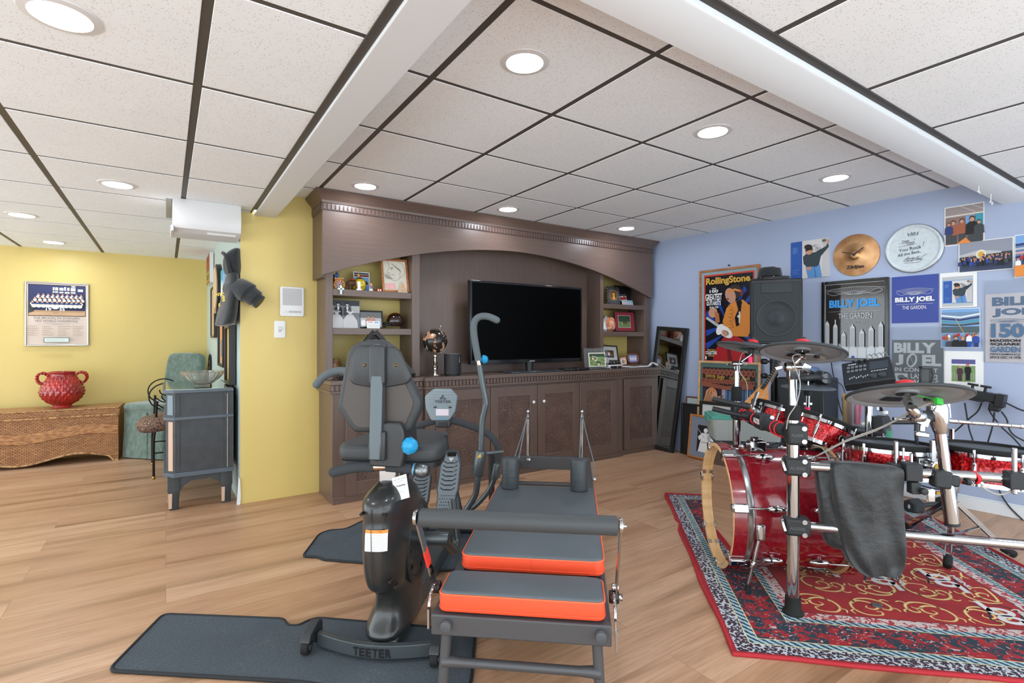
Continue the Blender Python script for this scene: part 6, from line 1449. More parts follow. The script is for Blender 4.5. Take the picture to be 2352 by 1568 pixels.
# ------------------------------------------------------------------ drum pads
HEADM = mat('mesh_head_grey', '#4a5055', .55)
def drum(name, label, c, R, dep, n, nl=6, a0=0., cat='drum pad', badge_a=None, mount_a=None):
    o = thing(name, label, cat, c, 0, None, axes_rot(n))
    b = MB(); b.lathe([(R-.004, -.018), (R, -.018), (R, -dep), (R-.004, -dep)], SPARK, None, 64, False); b.build('shell', o)
    b = MB(); b.lathe([(R+.004, -.030), (R+.012, -.028), (R+.012, -.012), (R+.008, -.010)], CHROME, None, 64, False); b.lathe([(R-.002, -dep-.014), (R+.011, -dep-.014), (R+.011, -dep+.004), (R, -dep+.006)], CHROME, None, 64, False); b.build('chrome_hoop', o)
    b = MB(); b.lathe([(R-.006, -.003), (R-.004, .008), (R+.004, .010), (R+.013, .006), (R+.014, -.006), (R+.010, -.012)], RUBBER, None, 64, False); b.build('rubber_rim', o)
    b = MB(); b.prism(circ(R-.004, 64), -.006, -.003, HEADM); b.prism(circ(R-.002, 64), -dep-.012, -dep-.010, CLAMP); b.build('mesh_head', o)
    for k in range(nl):
        a = a0+2*pi*k/nl; x, y = cos(a), sin(a); b = MB()
        b.cyl(((R+.014)*x, (R+.014)*y, -.008), ((R+.014)*x, (R+.014)*y, -dep-.012), .0036, CHROME, n=10); b.cyl(((R+.012)*x, (R+.012)*y, -dep*.42), ((R+.012)*x, (R+.012)*y, -dep*.80), .0085, CHROME, n=14); b.sphere(((R+.012)*x, (R+.012)*y, -dep*.42), .0088, CHROME, 10); b.cyl(((R+.014)*x, (R+.014)*y, -.012), ((R+.014)*x, (R+.014)*y, .004), .0062, CHROME, n=8); b.build('lug', o)
    if badge_a is not None:
        b = MB(); e = Vector((cos(badge_a), sin(badge_a), 0)); q = e*R+Vector((0, 0, -dep*.6)); b.lathe([(.022, 0), (.022, .003), (.015, .004), (.014, .0025), (.0001, .002)], mat('badge_dark', '#2a2522', .3, .7), frame_to(q, q+e), 24); b.lathe([(.016, .003), (.018, .005), (.020, .003)], STEEL, frame_to(q, q+e), 24, False); b.build('vent_badge', o)
    if mount_a is not None:
        e = Vector((cos(mount_a), sin(mount_a), 0)); tn = Vector((-e.y, e.x, 0)); q = e*R+Vector((0, 0, -dep*.56)); M_ = Matrix(((tn.x, e.x, 0, q.x), (tn.y, e.y, 0, q.y), (0, 0, 1, q.z), (0, 0, 0, 1)))
        b = MB(); b.obox((0, .002, 0), (.105, .012, min(.07, dep*.8)), BLACKP, M=M_); b.obox((0, .007, 0), (.095, .014, min(.06, dep*.7)), CHROME, M=M_); b.rcyl(M_ @ Vector((.0, .012, 0)), M_ @ Vector((.0, .048, 0)), .026, CHROME, .005, 22); b.lathe([(.017, 0), (.017, .003), (.0001, .003)], mat('brass', ''), frame_to(M_ @ Vector((0, .048, 0)), M_ @ Vector((0, .06, 0))), 20); b.build('mount_plate', o, bevel=.004)
        b = MB(); b.obox((0, .030, .03), (.020, .012, .15), STEEL, M=M_); b.build('mount_rod', o, bevel=.002)
    return o
rt_ = Vector((cos(YAW), -sin(YAW), 0))
drum('tom_pad', 'smallest red sparkle tom pad, tipped steeply beside the yellow string instrument', sight(1786, 937, 2.92), .126, .115, NRM(21, 6), 5, radians(250), mount_a=radians(195))
drum('tom_pad', 'small tilted red sparkle tom pad with dark vent badge behind the front rack post', sight(1890, 966, 2.62), .138, .120, NRM(23, 5), 5, radians(235), badge_a=radians(285))
drum('tom_pad', 'level red sparkle tom pad behind the hanging black cloth', sight(2043, 1018, 2.24), .158, .115, NRM(2.2, 3), 8, radians(249), mount_a=radians(282), badge_a=radians(305))
drum('tom_pad', 'red sparkle floor tom pad by the picture edge, right of the chrome boom', sight(2264, 1028, 2.24), .176, .130, NRM(2.6, 2), 8, radians(262), mount_a=radians(300), badge_a=radians(338))
drum('snare_pad', 'red sparkle snare pad holding drumsticks, farthest back under the largest cymbal', sight(1950, 984, 2.72), .145, .09, NRM(2, 0), 8, radians(255))
for a, b, dpt in ((1988, 1040, 2.1), (2140, 1040, 2.05)): pass
for q, x in ((Vector(sight(2058, 1060, 2.03)), 0), (Vector(sight(2330, 1075, 1.90)), 0)):
    mb = MB(); l_ = w2d(q); mb.cyl((l_.x, l_.y, .56), (l_.x, l_.y, .73), .0085, CHROME); mb.obox((l_.x, l_.y, .612), (.05, .05, .06), CLAMP, (0, 0, -.16)); mb.build('pad_arm', rack, bevel=.003)
# long hex clamp knobs beside the cloth
q = w2d(sight(2093, 1082, 1.99)); mb = MB(); mb.obox(q, (.055, .06, .066), CLAMP, (0, 0, -.16)); mb.obox(q+Vector((0, -.015, -.058)), (.034, .034, .045), CLAMP); mb.rcyl(q+Vector((.02, -.05, -.065)), q+Vector((.02, -.03, -.065)), .013, CLAMP); mb.obox(q+Vector((.045, -.04, -.08)), (.028, .008, .05), CHROME); mb.cyl(q+Vector((0, 0, .03)), q+Vector((0, 0, .07)), .006, CHROME); mb.build('rack_clamp', rack, bevel=.008)
for t0 in (.62, .74):
    mb = MB(); c_ = E_*t0+Vector((0, 0, .612)); mb.tube([c_+Vector((-.003, 0, .020)), c_+Vector((0, -.022, .0)), c_+Vector((0, -.014, -.020)), c_+Vector((.004, .0, -.026))], .008, REDT, 8, flat=.35); mb.build('red_tie', rack)
# cloth over the rack tube
CLO = noisy('black_nylon', '#222425', '#2c2e2f', 11., .5, 5., bump=.45, bdist=.03, sheen=.15)
cl = thing('cloth_bag', 'empty black cloth bag hanging over the front rack tube', 'bag', DR.loc, DR.rz)
bf = Frame(2.136, 1.12, 49.2-9.04)
def tb_(a, b):      # place along the tube and height, from the sight line to the tube's plane
    q = bf.pl(a, b, y=-.03); return q.x, q.z
rows = [(1063, 1910, 2076), (1078, 1908, 2078), (1105, 1910, 2080), (1140, 1914, 2080), (1180, 1919, 2080), (1220, 1925, 2080), (1250, 1930, 2079), (1275, 1936, 2079), (1296, 1944, 2076), (1312, 1962, 2068), (1323, 1990, 2052)]
def cloth_rings(off, th):
    rr = []
    for j, (yy, xl, xr) in enumerate(rows):
        x0, z0 = tb_(xl, yy); x1, z1 = tb_(xr, yy); r = []
        n = 44
        for k in range(n):
            a = 2*pi*k/n; cx = (x0+x1)/2; hx = (x1-x0)/2; sg = 1 if sin(a) < 0 else -1
            u = cx+hx*math.copysign(abs(cos(a))**.55, cos(a)); g_ = (u-x0)/(x1-x0)
            fold = .012*sin(g_*7+j*.35)*min(1, j/3)+.008*sin(g_*17-j*.9)*min(1, j/4)+.006*sin(g_*4+j*1.3)
            thk = th+.010*min(j, 6)/6
            y = -.012+(-thk if sin(a) < 0 else thk)*min(1, abs(sin(a))*2.2)+fold+(-.010 if sin(a) < 0 else .0)
            r.append((u, y, (z0+z1)/2+.004*sin(g_*5+j)))
        rr.append(r)
    return rr
dr_rot = Matrix.Rotation(bf.rz-DR.rz, 4, 'Z')
mb = MB(); mb.loft(cloth_rings(0, .024), CLO, dr_rot); mb.build('cloth_fold', cl, sub=1)
mb = MB(); rr = cloth_rings(0, .020)[:8]; rr = [[(u-.045+.0*j, y+.035, z-.01) for u, y, z in r[:]] for j, r in enumerate(rr)]; mb.loft(rr, CLO, dr_rot); mb.build('cloth_fold', cl, sub=1)
mb = MB(); q = w2d(sight(2053, 1322, 2.0)); mb.tube([q, q+Vector((.01, -.01, -.012)), q+Vector((.018, -.005, .012)), q+Vector((.006, 0, .03))], .0025, BLACKP, 6); mb.build('drawstring', cl)
# small floor things
q = ROOM.pl(2014, 1391, z=RH); o = tag(MB().box(-.018, .018, -.018, .018, 0, .004, mat('grey_felt', '#555a58', .9)).build('felt_patch', loc=(q.x, q.y, RH+.0008), rot=(0, 0, .5), bevel=.001), 'small grey square felt patch lying on the red rug', 'patch')
db = thing('dumbbell', 'dark hexagonal dumbbell on the floor by the blue wall', 'dumbbell', (0, 0, 0))
d0, d1 = ROOM.pl(2100, 1167, z=.03), ROOM.pl(2172, 1160, z=.03); d0.z = d1.z = .045
dd = (d1-d0).normalized()
for c_, nm in ((d0, 0), (d1, 1)):
    mb = MB(); mb.lathe([(.036, -.042), (.049, -.034), (.049, .034), (.036, .042)], mat('dumbbell_rubber', '#333638', .6), frame_to(c_, c_+dd) @ Matrix.Rotation(pi/6, 4, 'Z'), 6); h = mb.build('head', db, angle=15)
    if nm == 0: mb = MB(); mb.text('8', Matrix.Translation(c_-dd*.043) @ Matrix.Rotation(math.atan2(dd.y, dd.x)-pi/2+.0, 4, 'Z') @ XZ, WHITEP, h=.026, bold=.04); mb.build('lettering', h)
mb = MB(); mb.tube([d0+dd*.04, d0.lerp(d1, .5), d1-dd*.04], .0145, mat('dumbbell_grip', '#4a4d4f', .4, .6), 12); mb.build('handle', db)
# tripod pad stand behind the rack
tp = thing('tripod_stand', 'chrome three legged pad stand with double braced legs under the floor toms', 'stand', (0, 0, 0))
F1 = ROOM.pl(2177, 1298, z=.02); F2 = ROOM.pl(2318, 1274, z=.02); F3 = ROOM.pl(2082, 1214, z=.02); HC_ = Vector(((F1.x+F2.x+F3.x)/3+.03, (F1.y+F2.y+F3.y)/3-.02, 0))
HC_ = sight(2186, 1140, 2.72); HC_.z = 0
mb = MB(); mb.cyl(HC_+Vector((0, 0, .08)), HC_+Vector((0, 0, .66)), .0125, CHROME, n=18); mb.build('pole', tp)
mb = MB(); mb.rcyl(HC_+Vector((0, 0, .33)), HC_+Vector((0, 0, .385)), .030, mat('grey_collar', '#9c9a98', .35, .8), .005); mb.rcyl(HC_+Vector((0, 0, .26)), HC_+Vector((0, 0, .335)), .022, CLAMP, .004); mb.obox(HC_+Vector((-.055, .03, .325)), (.06, .012, .014), mat('brass', ''), (0, 0, -.5)); mb.build('height_collar', tp)
for f in (F1, F2, F3):
    d_ = (f-HC_); d_.z = 0; mb = MB(); u_ = Vector((-d_.y, d_.x, 0)).normalized()*.012
    mb.bar(HC_+Vector((0, 0, .275))+d_.normalized()*.02+u_, f+Vector((0, 0, .012))+u_, .004, .022, CHROME, (0, 0, 1)); mb.bar(HC_+Vector((0, 0, .275))+d_.normalized()*.02-u_, f+Vector((0, 0, .012))-u_, .004, .022, CHROME, (0, 0, 1)); mb.bar(HC_+Vector((0, 0, .10)), HC_.lerp(f, .5)+Vector((0, 0, .145)), .018, .004, CHROME, (0, 0, 1))
    lg = mb.build('leg', tp); mb = MB(); g_ = f-d_.normalized()*.03; mb.rcyl(f+Vector((0, 0, .035))-d_.normalized()*.03, f+d_.normalized()*.025+Vector((0, 0, .002)), .019, RUBBER, .006); mb.build('rubber_foot', lg)
# white signal cables
CLR = mat('clear_cable', '#a7a49e', .3)
def cable(label, pts, r, m, name='cable', cat='cable', grp=None, plug=None):
    o = thing(name, label, cat, (0, 0, 0), 0, grp); b = MB(); b.tube(pts, r, m, 8); b.build('cord', o); return o
cable('clear pad cable running down from the largest cymbal toward the front rack post', [cC+Vector((.08, -.055, -.038)), sight(2095, 945, 1.85), sight(2020, 985, 1.98), sight(1940, 1015, 2.05), sight(1880, 1045, 2.12), sight(1850, 1050, 2.15)], .0021, CLR)
cable('second clear pad cable lying just above the first below the largest cymbal', [cC+Vector((.083, -.057, -.038)), sight(2100, 940, 1.84), sight(2025, 980, 1.97), sight(1945, 1010, 2.05), sight(1885, 1041, 2.13), sight(1870, 1055, 2.2), sight(1885, 1080, 2.25)], .0021, CLR)
cable('clear pad cable looping from the tilted cymbal down the front rack post', [cA+Vector((.08, -.04, -.03)), sight(1825, 815, 2.08), sight(1826, 840, 2.08), sight(1838, 880, 2.07), sight(1830, 925, 2.07), sight(1812, 955, 2.08), sight(1806, 985, 2.09)], .002, CLR)
cable('clear pad cable hanging from the edge on cymbal past the framed concert poster', [cB+Vector((-.02, .02, -.03)), sight(1703, 815, 2.84), sight(1698, 850, 2.84), sight(1715, 880, 2.84), sight(1718, 920, 2.84), sight(1735, 945, 2.7), sight(1760, 960, 2.6)], .002, CLR)
cable('white cable loop under the front rack tube between two red ties', [DR.wor(*(E_*.63+Vector((0, -.01, .58)))), DR.wor(*(E_*.65+Vector((0, -.012, .565)))), DR.wor(*(E_*.68+Vector((0, -.012, .553)))), DR.wor(*(E_*.71+Vector((0, -.012, .562)))), DR.wor(*(E_*.735+Vector((0, -.01, .588))))], .0032, CLR)
cable('pale cable curling on top of the bass drum near its rear hoop', [sight(1848, 1040, 2.25), sight(1855, 1060, 2.3), sight(1880, 1072, 2.3), sight(1905, 1060, 2.33), sight(1890, 1030, 2.38), sight(1870, 1022, 2.38)], .003, CLR)
# ================================================================== blue wall: prints and clocks
def bl(u, y, z): return BLUE.wor(u, y, z)
def bpic(name, label, cat, u0, u1, z0, z1, art, y=-.001, **k):
    return picture(name, label, cat, bl((u0+u1)/2, y, z0), BLUE.rz, u1-u0, z1-z0, art, **k)
COV = C_('cover_blue', '#2b58a8'); WALLG = C_('pale_wall', '#d2cfcd'); DENM = C_('denim', '#5b8ec4'); KNIT = C_('dark_knit', '#2f3d44')
def leaning_man(F, x0, x1):
    """someone in dark sweater and sunglasses leaning an arm against a pale wall; between u = x0 and x1"""
    U = lambda a: x0+(x1-x0)*a
    q = lambda pts, m: F.poly([(U(a), b) for a, b in pts], m)
    F.rect(x0, 0, x1, 1, WALLG); q([(.8, 0), (1, 0), (1, 1), (.7, 1)], C_('pale_wall_shade', '#c3c0c0'))
    q([(.12, .66), (.30, .60), (.66, .66), (.74, 1.0), (.22, 1.0)], DENM)
    q([(.03, .42), (.20, .33), (.50, .34), (.88, .22), (.96, .12), (.99, .24), (.70, .46), (.64, .66), (.55, .72), (.20, .70), (.06, .62)], KNIT)
    F.ell(U(.955), .10, (x1-x0)*.05, .06, SKIN, 12); F.ell(U(.27), .27, (x1-x0)*.15, .115, SKIN, 16, .25)
    F.ell(U(.24), .185, (x1-x0)*.16, .075, HAIRB, 16, .25); q([(.12, .25), (.26, .22), (.40, .24), (.40, .275), (.28, .265), (.14, .29)], BLK); q([(.14, .72), (.34, .70), (.36, .78), (.2, .80)], SKIN)
    q([(.45, .72), (.48, .72), (.55, 1), (.5, 1)], C_('denim_shade', '#3f6ea3'))
def scribble(F, x, y, w, h, m=INK, n=3, wd=.0016):
    for k in range(n):
        F.line([(x+w*(i/9), y+h*k/n+h*.13*math.sin(i*2.3+k*1.7)) for i in range(10)], wd, m, True)
def art_album(F):
    F.rect(0, 0, .31, 1, COV)
    for k in range(7): F.rect(.05, .15+.025*k, .05+.10+.05*(k % 2), .158+.025*k, SKY)
    for k in range(3): F.rect(.05, .76+.05*k, .24-.05*(k % 2), .768+.05*k, SKY)
    leaning_man(F, .31, 1)
    for k in range(9): F.rect(.83+.011*k, .03, .836+.011*k, .10, BLK)
    F.line([(.58, .17), (.66, .14), (.62, .20), (.70, .16), (.74, .18)], .0018, INK, True); F.line([(.66, .25), (.70, .20), (.73, .25), (.78, .21)], .0018, INK, True); F.line([(.64, .32), (.72, .22), (.70, .33), (.80, .24), (.78, .32), (.92, .22)], .0018, INK, True)
bpic('album_sleeve', 'blue and white signed album sleeve pinned to the blue wall above the loudspeaker', 'album sleeve', 1.351, 1.651, 1.638, 1.949, art_album, d=.004, fw=0)
o = thing('cymbal_clock', 'bronze cymbal made into a wall clock with black hands', 'clock', bl(1.838, -.004, 1.782), 0, None, (pi/2, 0, BLUE.rz))
m, t, p = new_mat('lathed_bronze'); sp = N(t, 'ShaderNodeSeparateXYZ'); L(t, OC(t), sp, 0)
rr_ = MATH(t, 'SQRT', MATH(t, 'ADD', MATH(t, 'MULTIPLY', sp.outputs[0], sp.outputs[0]), MATH(t, 'MULTIPLY', sp.outputs[1], sp.outputs[1])))
gv = MATH(t, 'SINE', MATH(t, 'MULTIPLY', rr_, 1400.)); t.links.new(RAMP(t, noise(t, OC(t), 14., 3.), [(.3, '#b98456'), (.7, '#d3a679')]), p.inputs['Base Color']); p.inputs['Metallic'].default_value = .9; p.inputs['Roughness'].default_value = .30; p.inputs['Anisotropic'].default_value = .6; BUMP(t, p, gv, .25, .001)
mb = MB(); mb.lathe([(.161, .002), (.160, .004), (.10, .016), (.04, .022), (.036, .026), (.022, .034), (.0001, .037)], m, None, 72); mb.build('bronze_disc', o)
mb = MB(); mb.text('Zildjian', Matrix.Translation((0, -.095, .0185)) @ Matrix.Rotation(radians(6), 4, 'X'), INK, w=.12, h=.034, bold=.03); mb.build('lettering', o)
mb = MB(); mb.bar((0.01, 0, .040), (-.085, .03, .040), .006, .0015, BLACKP); mb.bar((-.008, -.004, .042), (.065, .045, .042), .008, .0015, BLACKP); mb.cyl((0, 0, .036), (0, 0, .045), .009, BLACKP, n=16); mb.build('clock_hand', o)
o = thing('signed_drumskin', 'signed white drum head hanging on the blue wall', 'drum head', bl(2.204, -.002, 1.780), 0, None, (pi/2, 0, BLUE.rz))
COAT = noisy('coated_head', '#c3ced3', '#cfd8da', 40., .6, 3.)
mb = MB(); mb.lathe([(.167, 0), (.170, .006), (.168, .020), (.160, .026), (.150, .022), (.146, .018), (.0001, .018)], COAT, None, 72); mb.build('coated_film', o)
mb = MB(); mb.lathe([(.1675, 0), (.1725, .002), (.1725, .014), (.168, .016)], STEEL, None, 72, False); mb.build('aluminium_rim', o)
mb = MB(); F = Flat(mb, 0, 0, .29, .29, -.0185, M=Matrix.Rotation(-pi/2, 4, 'X'))
F.poly([(.40, .19), (.38, .10), (.44, .14), (.47, .09), (.50, .13), (.53, .09), (.56, .14), (.62, .10), (.60, .19)], GREYM); F.rect(.42, .145, .58, .18, COAT); F.text('REMO', .5, .163, GREYD, w=.13, h=.028, bold=.03)
F.text('Dear', .36, .30, INK, w=.15, h=.06, rot=.1); F.line([(.53, .26), (.53, .30)], .0018, INK); F.line([(.20, .36), (.52, .33)], .0016, INK)
F.text('TONY', .45, .375, INK, w=.18, h=.06, rot=.08); F.line([(.20, .43), (.58, .40)], .0016, INK)
F.text('You Rock', .44, .50, INK, w=.46, h=.08, rot=.1); F.line([(.72, .36), (.70, .48)], .002, INK)
F.text('All the Best,', .42, .62, INK, w=.46, h=.08, rot=.12); F.line([(.30, .80), (.42, .70), (.38, .80), (.52, .72), (.46, .82), (.62, .70), (.58, .80), (.78, .66)], .002, INK, True); F.line([(.32, .84), (.60, .85), (.66, .78), (.40, .74), (.34, .80), (.72, .78)], .002, INK, True)
mb.build('handwriting', o)
def crowd(F, v0, v1, n, cols, s=.035, seed=1):
    r = random.Random(seed)
    for k in range(n):
        u = r.uniform(.02, .98); v = v0+(v1-v0)*k/n; person(F, u, v, s*r.uniform(.8, 1.2), r.choice(cols), None, SKIN, r.choice([HAIRB, BROWNP, BLOND]), F.h/F.w)
def art_blurry(F):
    F.rect(0, 0, 1, 1, C_('dusky_brown', '#8e6f66')); F.rect(0, 0, 1, .28, C_('dusky_grey', '#9c8f8e')); F.rect(.0, .22, 1, .25, CREAM); F.rect(.55, .28, .78, .5, SKY); F.rect(.80, .26, 1, .55, TEAL); F.line([(.4, .0), (.8, .2)], .002, CREAM); F.line([(.7, .0), (1, .14)], .002, CREAM)
    for (u, v, s, c_) in ((.22, .42, .10, C_('rust', '#a35a3c')), (.45, .40, .10, C_('rust', '')), (.10, .45, .08, NAVY), (.72, .38, .12, BLK), (.90, .48, .09, GREYD)): person(F, u, v, s, c_, GREYD, SKIN, HAIRB, F.h/F.w)
    F.poly([(.3, 1), (.55, .85), (.7, 1)], ORANGE)
picture_fn = lambda *a, **k: bpic(*a, d=.0025, fw=0, **k)
picture_fn('pinned_photo', 'highest pinned photo, blurry brown group shot under the ceiling hooks', 'photo', 2.377, 2.583, 1.768, 2.035, lambda F: (F.rect(0, 0, 1, 1, WHT), art_blurry(Flat(F.mb, F.c[0], F.c[1], F.w*.95, F.h*.95, F.y))))
def art_choir(F):
    F.rect(0, 0, 1, 1, GREYD); F.rect(0, 0, 1, .42, C_('ceiling_grey', '#8f93a0')); F.poly([(0, .42), (.4, .30), (.8, .40), (.8, .45), (0, .5)], GREYL); F.ell(.42, .45, .10, .16, CREAM); F.ell(.42, .45, .06, .10, GOLDP); F.rect(0, .78, 1, 1, C_('dim_blue', '#3a4560'))
    crowd(F, .48, .70, 46, [BLK, NAVY, GREYD, BLK, BLUEP], .05, 3)
picture_fn('pinned_photo', 'wide pinned photo of a large seated crowd below the highest photo', 'photo', 2.452, 2.724, 1.578, 1.783, lambda F: (F.rect(0, 0, 1, 1, WHT), art_choir(Flat(F.mb, F.c[0], F.c[1], F.w*.96, F.h*.95, F.y))), y=-.004)
def art_stands(F):
    F.rect(0, 0, 1, 1, C_('stand_blue', '#5f7ea8')); F.rect(0, 0, 1, .2, SKY)
    for k in range(4): F.poly([(0, .2+.1*k), (1, .14+.1*k), (1, .19+.1*k), (0, .25+.1*k)], (NAVY, GREYL, PINKP, NAVY)[k])
    crowd(F, .45, .6, 26, [REDP, WHT, BLUEP, GREYD], .04, 7); person(F, .4, .58, .14, BLK, None, SKIN, HAIRB, F.h/F.w); F.poly([(0, 1), (.0, .75), (.2, .72), (.4, 1)], ORANGE)
picture_fn('pinned_photo', 'pinned stadium photo cut by the right edge beside the wide crowd photo', 'photo', 2.726, 2.96, 1.52, 1.79, lambda F: (F.rect(0, 0, 1, 1, WHT), art_stands(Flat(F.mb, F.c[0], F.c[1], F.w*.96, F.h*.96, F.y))), y=-.002)
# framed skyline poster
SLV = C_('poster_silver', '#c9cdd0', .4); BROWNBK = mat('print_glossy_dark', '#3a3532', .06, spec=.6, coat=.6); CY = C_('poster_cyan', '#3f9ae0')
def lyre(F, cx, cy, w, h, m, wd=.0022):
    for k in range(-8, 9): F.line([(cx+.012*k*w, cy+.02*h), (cx+.062*k*w*.9, cy-h*.42*sqrt(max(0, 1-(k/11)**2)))], wd*.8, m)
    for s in (-1, 1):
        F.line([(cx+s*.02*w, cy+.02*h), (cx+s*.3*w, cy-.05*h), (cx+s*.5*w, cy-.26*h), (cx+s*.62*w, cy-.16*h), (cx+s*.45*w, cy+.02*h), (cx+s*.2*w, cy-.12*h), (cx, cy-.20*h)], wd, m, True)
        F.line([(cx, cy-.44*h), (cx+s*.3*w, cy-.40*h), (cx+s*.66*w, cy-.30*h)], wd, m, True)
def art_skyline(F):
    F.rect(0, 0, 1, 1, SLV); F.rect(.01, .008, .99, .85, BROWNBK)
    lyre(F, .5, .15, .75, .22, SLV)
    F.text('BILLY JOEL', .5, .285, CY, w=.84, h=.135, bold=.045); F.rect(.08, .375, .92, .378, GREYL)
    F.text('THE GARDEN', .52, .44, SLV, w=.56, h=.075); F.text('JANUARY 9, 2015', .52, .525, GREYL, w=.42, h=.025)
    for (u, w, v, sp_) in ((.045, .075, .55, .0), (.19, .075, .58, .045), (.335, .075, .70, .0), (.485, .08, .60, .0), (.64, .08, .67, .0), (.79, .08, .63, .0), (.945, .07, .58, .0)):
        F.rect(u-w/2, v, u+w/2, .86, SLV); F.poly([(u-w/2, v), (u-w*.25, v-.03), (u+w*.25, v-.03), (u+w/2, v)], SLV); F.rect(u-w*.12, v-.05-sp_, u+w*.12, v, SLV)
        F.nxt()
        for r in range(int((.85-v)/.016)):
            for c_ in range(4):
                a, b = u-w*.36+c_*w*.2, v+.01+.016*r
                F.mb.add([F.P(a, b+.008), F.P(a+w*.11, b+.008), F.P(a+w*.11, b), F.P(a, b)], [(0, 1, 2, 3)], GREYD, None, False)
    F.rect(0, .86, 1, 1, SLV)
    for k in range(1, 7): F.rect(k/7-.002, .86, k/7+.002, 1, GREYD)
    F.ell(.5, .985, .03, .014, BLUEP)
fo = bpic('framed_poster', 'large black framed concert poster with city skyline over piano keys', 'poster', 1.600, 2.058, .965, 1.592, art_skyline, d=.028, fw=.024, fm=mat('gloss_black_frame', '#191817', .2, coat=.4))
mb = MB(); mb.add([(-.205, -.0215, .024), (.205, -.0215, .024), (.205, -.0215, .603), (-.205, -.0215, .603)], [(0, 1, 2, 3)], mat('frame_glazing', '#ffffff', .02, trans=1., ior=1.12, spec=.5), None, False); mb.build('glass', fo)
PB_ = C_('poster_blue', '#2a3f93', .35)
def art_blue(F):
    F.rect(0, 0, 1, 1, PB_); lyre(F, .5, .40, .62, .30, SLV, .0016); F.text('BILLY JOEL', .5, .515, WHT, w=.84, h=.13, bold=.05); F.rect(.1, .60, .9, .604, WHT); F.text('AT', .5, .602, WHT, w=.035, h=.014); F.text('THE GARDEN.', .5, .675, WHT, w=.52, h=.075)
bpic('concert_card', 'plain royal blue concert poster with white lettering', 'poster', 2.072, 2.346, 1.250, 1.587, art_blue, d=.004, fw=0)
SLEEV = mat('plastic_sleeve', '#f4f6f8', .08, trans=.95, ior=1.08, spec=.8)
CHK = C_('chalk_grey', '#5d6468'); CHW = C_('chalk_white', '#bfc6c8')
def sleeve(o, w, h, y=-.006):
    b = MB()
    def fn(u, v): return ((u-.5)*w, y-.0025-.0025*sin(u*19+v*7)*sin(v*23+u*5), v*h)
    b.surf(fn, 24, 30, SLEEV); b.build('clear_sleeve', o)
def art_vegas(F):
    F.rect(0, 0, 1, 1, CHK); F.text('BILLY', .45, .135, CHW, w=.82, h=.175, bold=.05); F.text('J', .15, .34, CHW, w=.16, h=.185, bold=.05); F.text('EL', .78, .34, CHW, w=.36, h=.185, bold=.05)
    F.ell(.40, .345, .10, .125, CHW, 20, .5); F.ell(.40, .345, .06, .10, CHK, 20, .5); F.line([(.37, .28), (.43, .41)], .002, CHW)
    F.text('IN CONCERT', .48, .505, CHW, w=.84, h=.07, bold=.03); F.rect(.06, .57, .32, .72, CHW); F.ell(.19, .645, .08, .05, CHK, 12); F.text('LAS', .48, .61, CHW, w=.2, h=.085, bold=.03); F.text('22', .84, .61, CHW, w=.12, h=.085, bold=.03); F.text('VEGAS', .68, .71, CHW, w=.48, h=.085, bold=.03); F.rect(.06, .78, .9, .79, CHW)
sv = bpic('concert_card', 'grey chalk style concert poster in a clear sleeve behind the drum module', 'poster', 2.073, 2.372, .705, 1.128, art_vegas, d=.003, fw=0); sleeve(sv, .32, .52)
bpic('printed_sheet', 'white sheet with a printed copy of the signed album sleeve', 'print', 2.352, 2.547, 1.347, 1.586, lambda F: (F.rect(0, 0, 1, 1, WHT), F.rect(.06, .12, .9, .97, GREYL), F.rect(.08, .22, .88, .88, SKY), art_album(Flat(F.mb, F.c[0]-.002, F.c[1]-.012, F.w*.78, F.h*.62, F.y))), d=.002, fw=0, y=-.003)
def art_field(F):
    F.rect(0, 0, 1, 1, SKY); F.rect(0, .08, 1, .42, C_('stand_steel', '#6f8fb0'))
    for k in range(4): F.poly([(0, .14+.08*k), (.5, .2+.07*k), (1, .12+.08*k), (1, .16+.08*k), (.5, .24+.07*k), (0, .18+.08*k)], (WHT, NAVY, TEAL, GREYD)[k])
    F.rect(0, .46, 1, .62, C_('stand_dim', '#4c5f66')); F.line([(.38, .25), (.62, .66)], .003, GOLDP); crowd(F, .62, .72, 20, [REDP, WHT, C_('rust', '')], .03, 9)
    person(F, .24, .80, .07, GREYD, None, SKIN, BLOND, F.h/F.w); person(F, .42, .76, .08, BLK, None, SKIN, HAIRB, F.h/F.w); person(F, .60, .78, .075, BLK, None, SKIN, BLOND, F.h/F.w); person(F, .76, .68, .05, WHT, BLUEP, SKIN, HAIRB, F.h/F.w); person(F, .94, .68, .06, BLUEP, NAVY, SKIN, HAIRB, F.h/F.w)
picture_fn('pinned_photo', 'pinned photo of three people before curved stadium stands', 'photo', 2.358, 2.563, 1.074, 1.340, lambda F: (F.rect(0, 0, 1, 1, WHT), art_field(Flat(F.mb, F.c[0], F.c[1], F.w*.97, F.h*.97, F.y))), y=-.005)
def art_pair(F):
    F.rect(0, 0, 1, 1, WHT); F.rect(.20, .20, .80, .74, GRASS); F.rect(.20, .20, .80, .34, PURP); F.rect(.20, .31, .80, .35, WHT)
    for k in range(10): F.rect(.21+.06*k, .52, .222+.06*k, .68, GREYL)
    person(F, .42, .38, .052, C_('plum', '#4b2f3a'), C_('plum', ''), SKIN, BLOND, F.h/F.w); person(F, .62, .34, .055, BLK, BLK, SKIN, REDP, F.h/F.w)
picture_fn('pinned_photo', 'white sheet with a small photo of a couple by a field fence', 'photo', 2.374, 2.580, .775, 1.052, art_pair, y=-.003)
PK = C_('poster_bone', '#d3cdd0'); SLB = C_('poster_slate', '#4f6c8c')
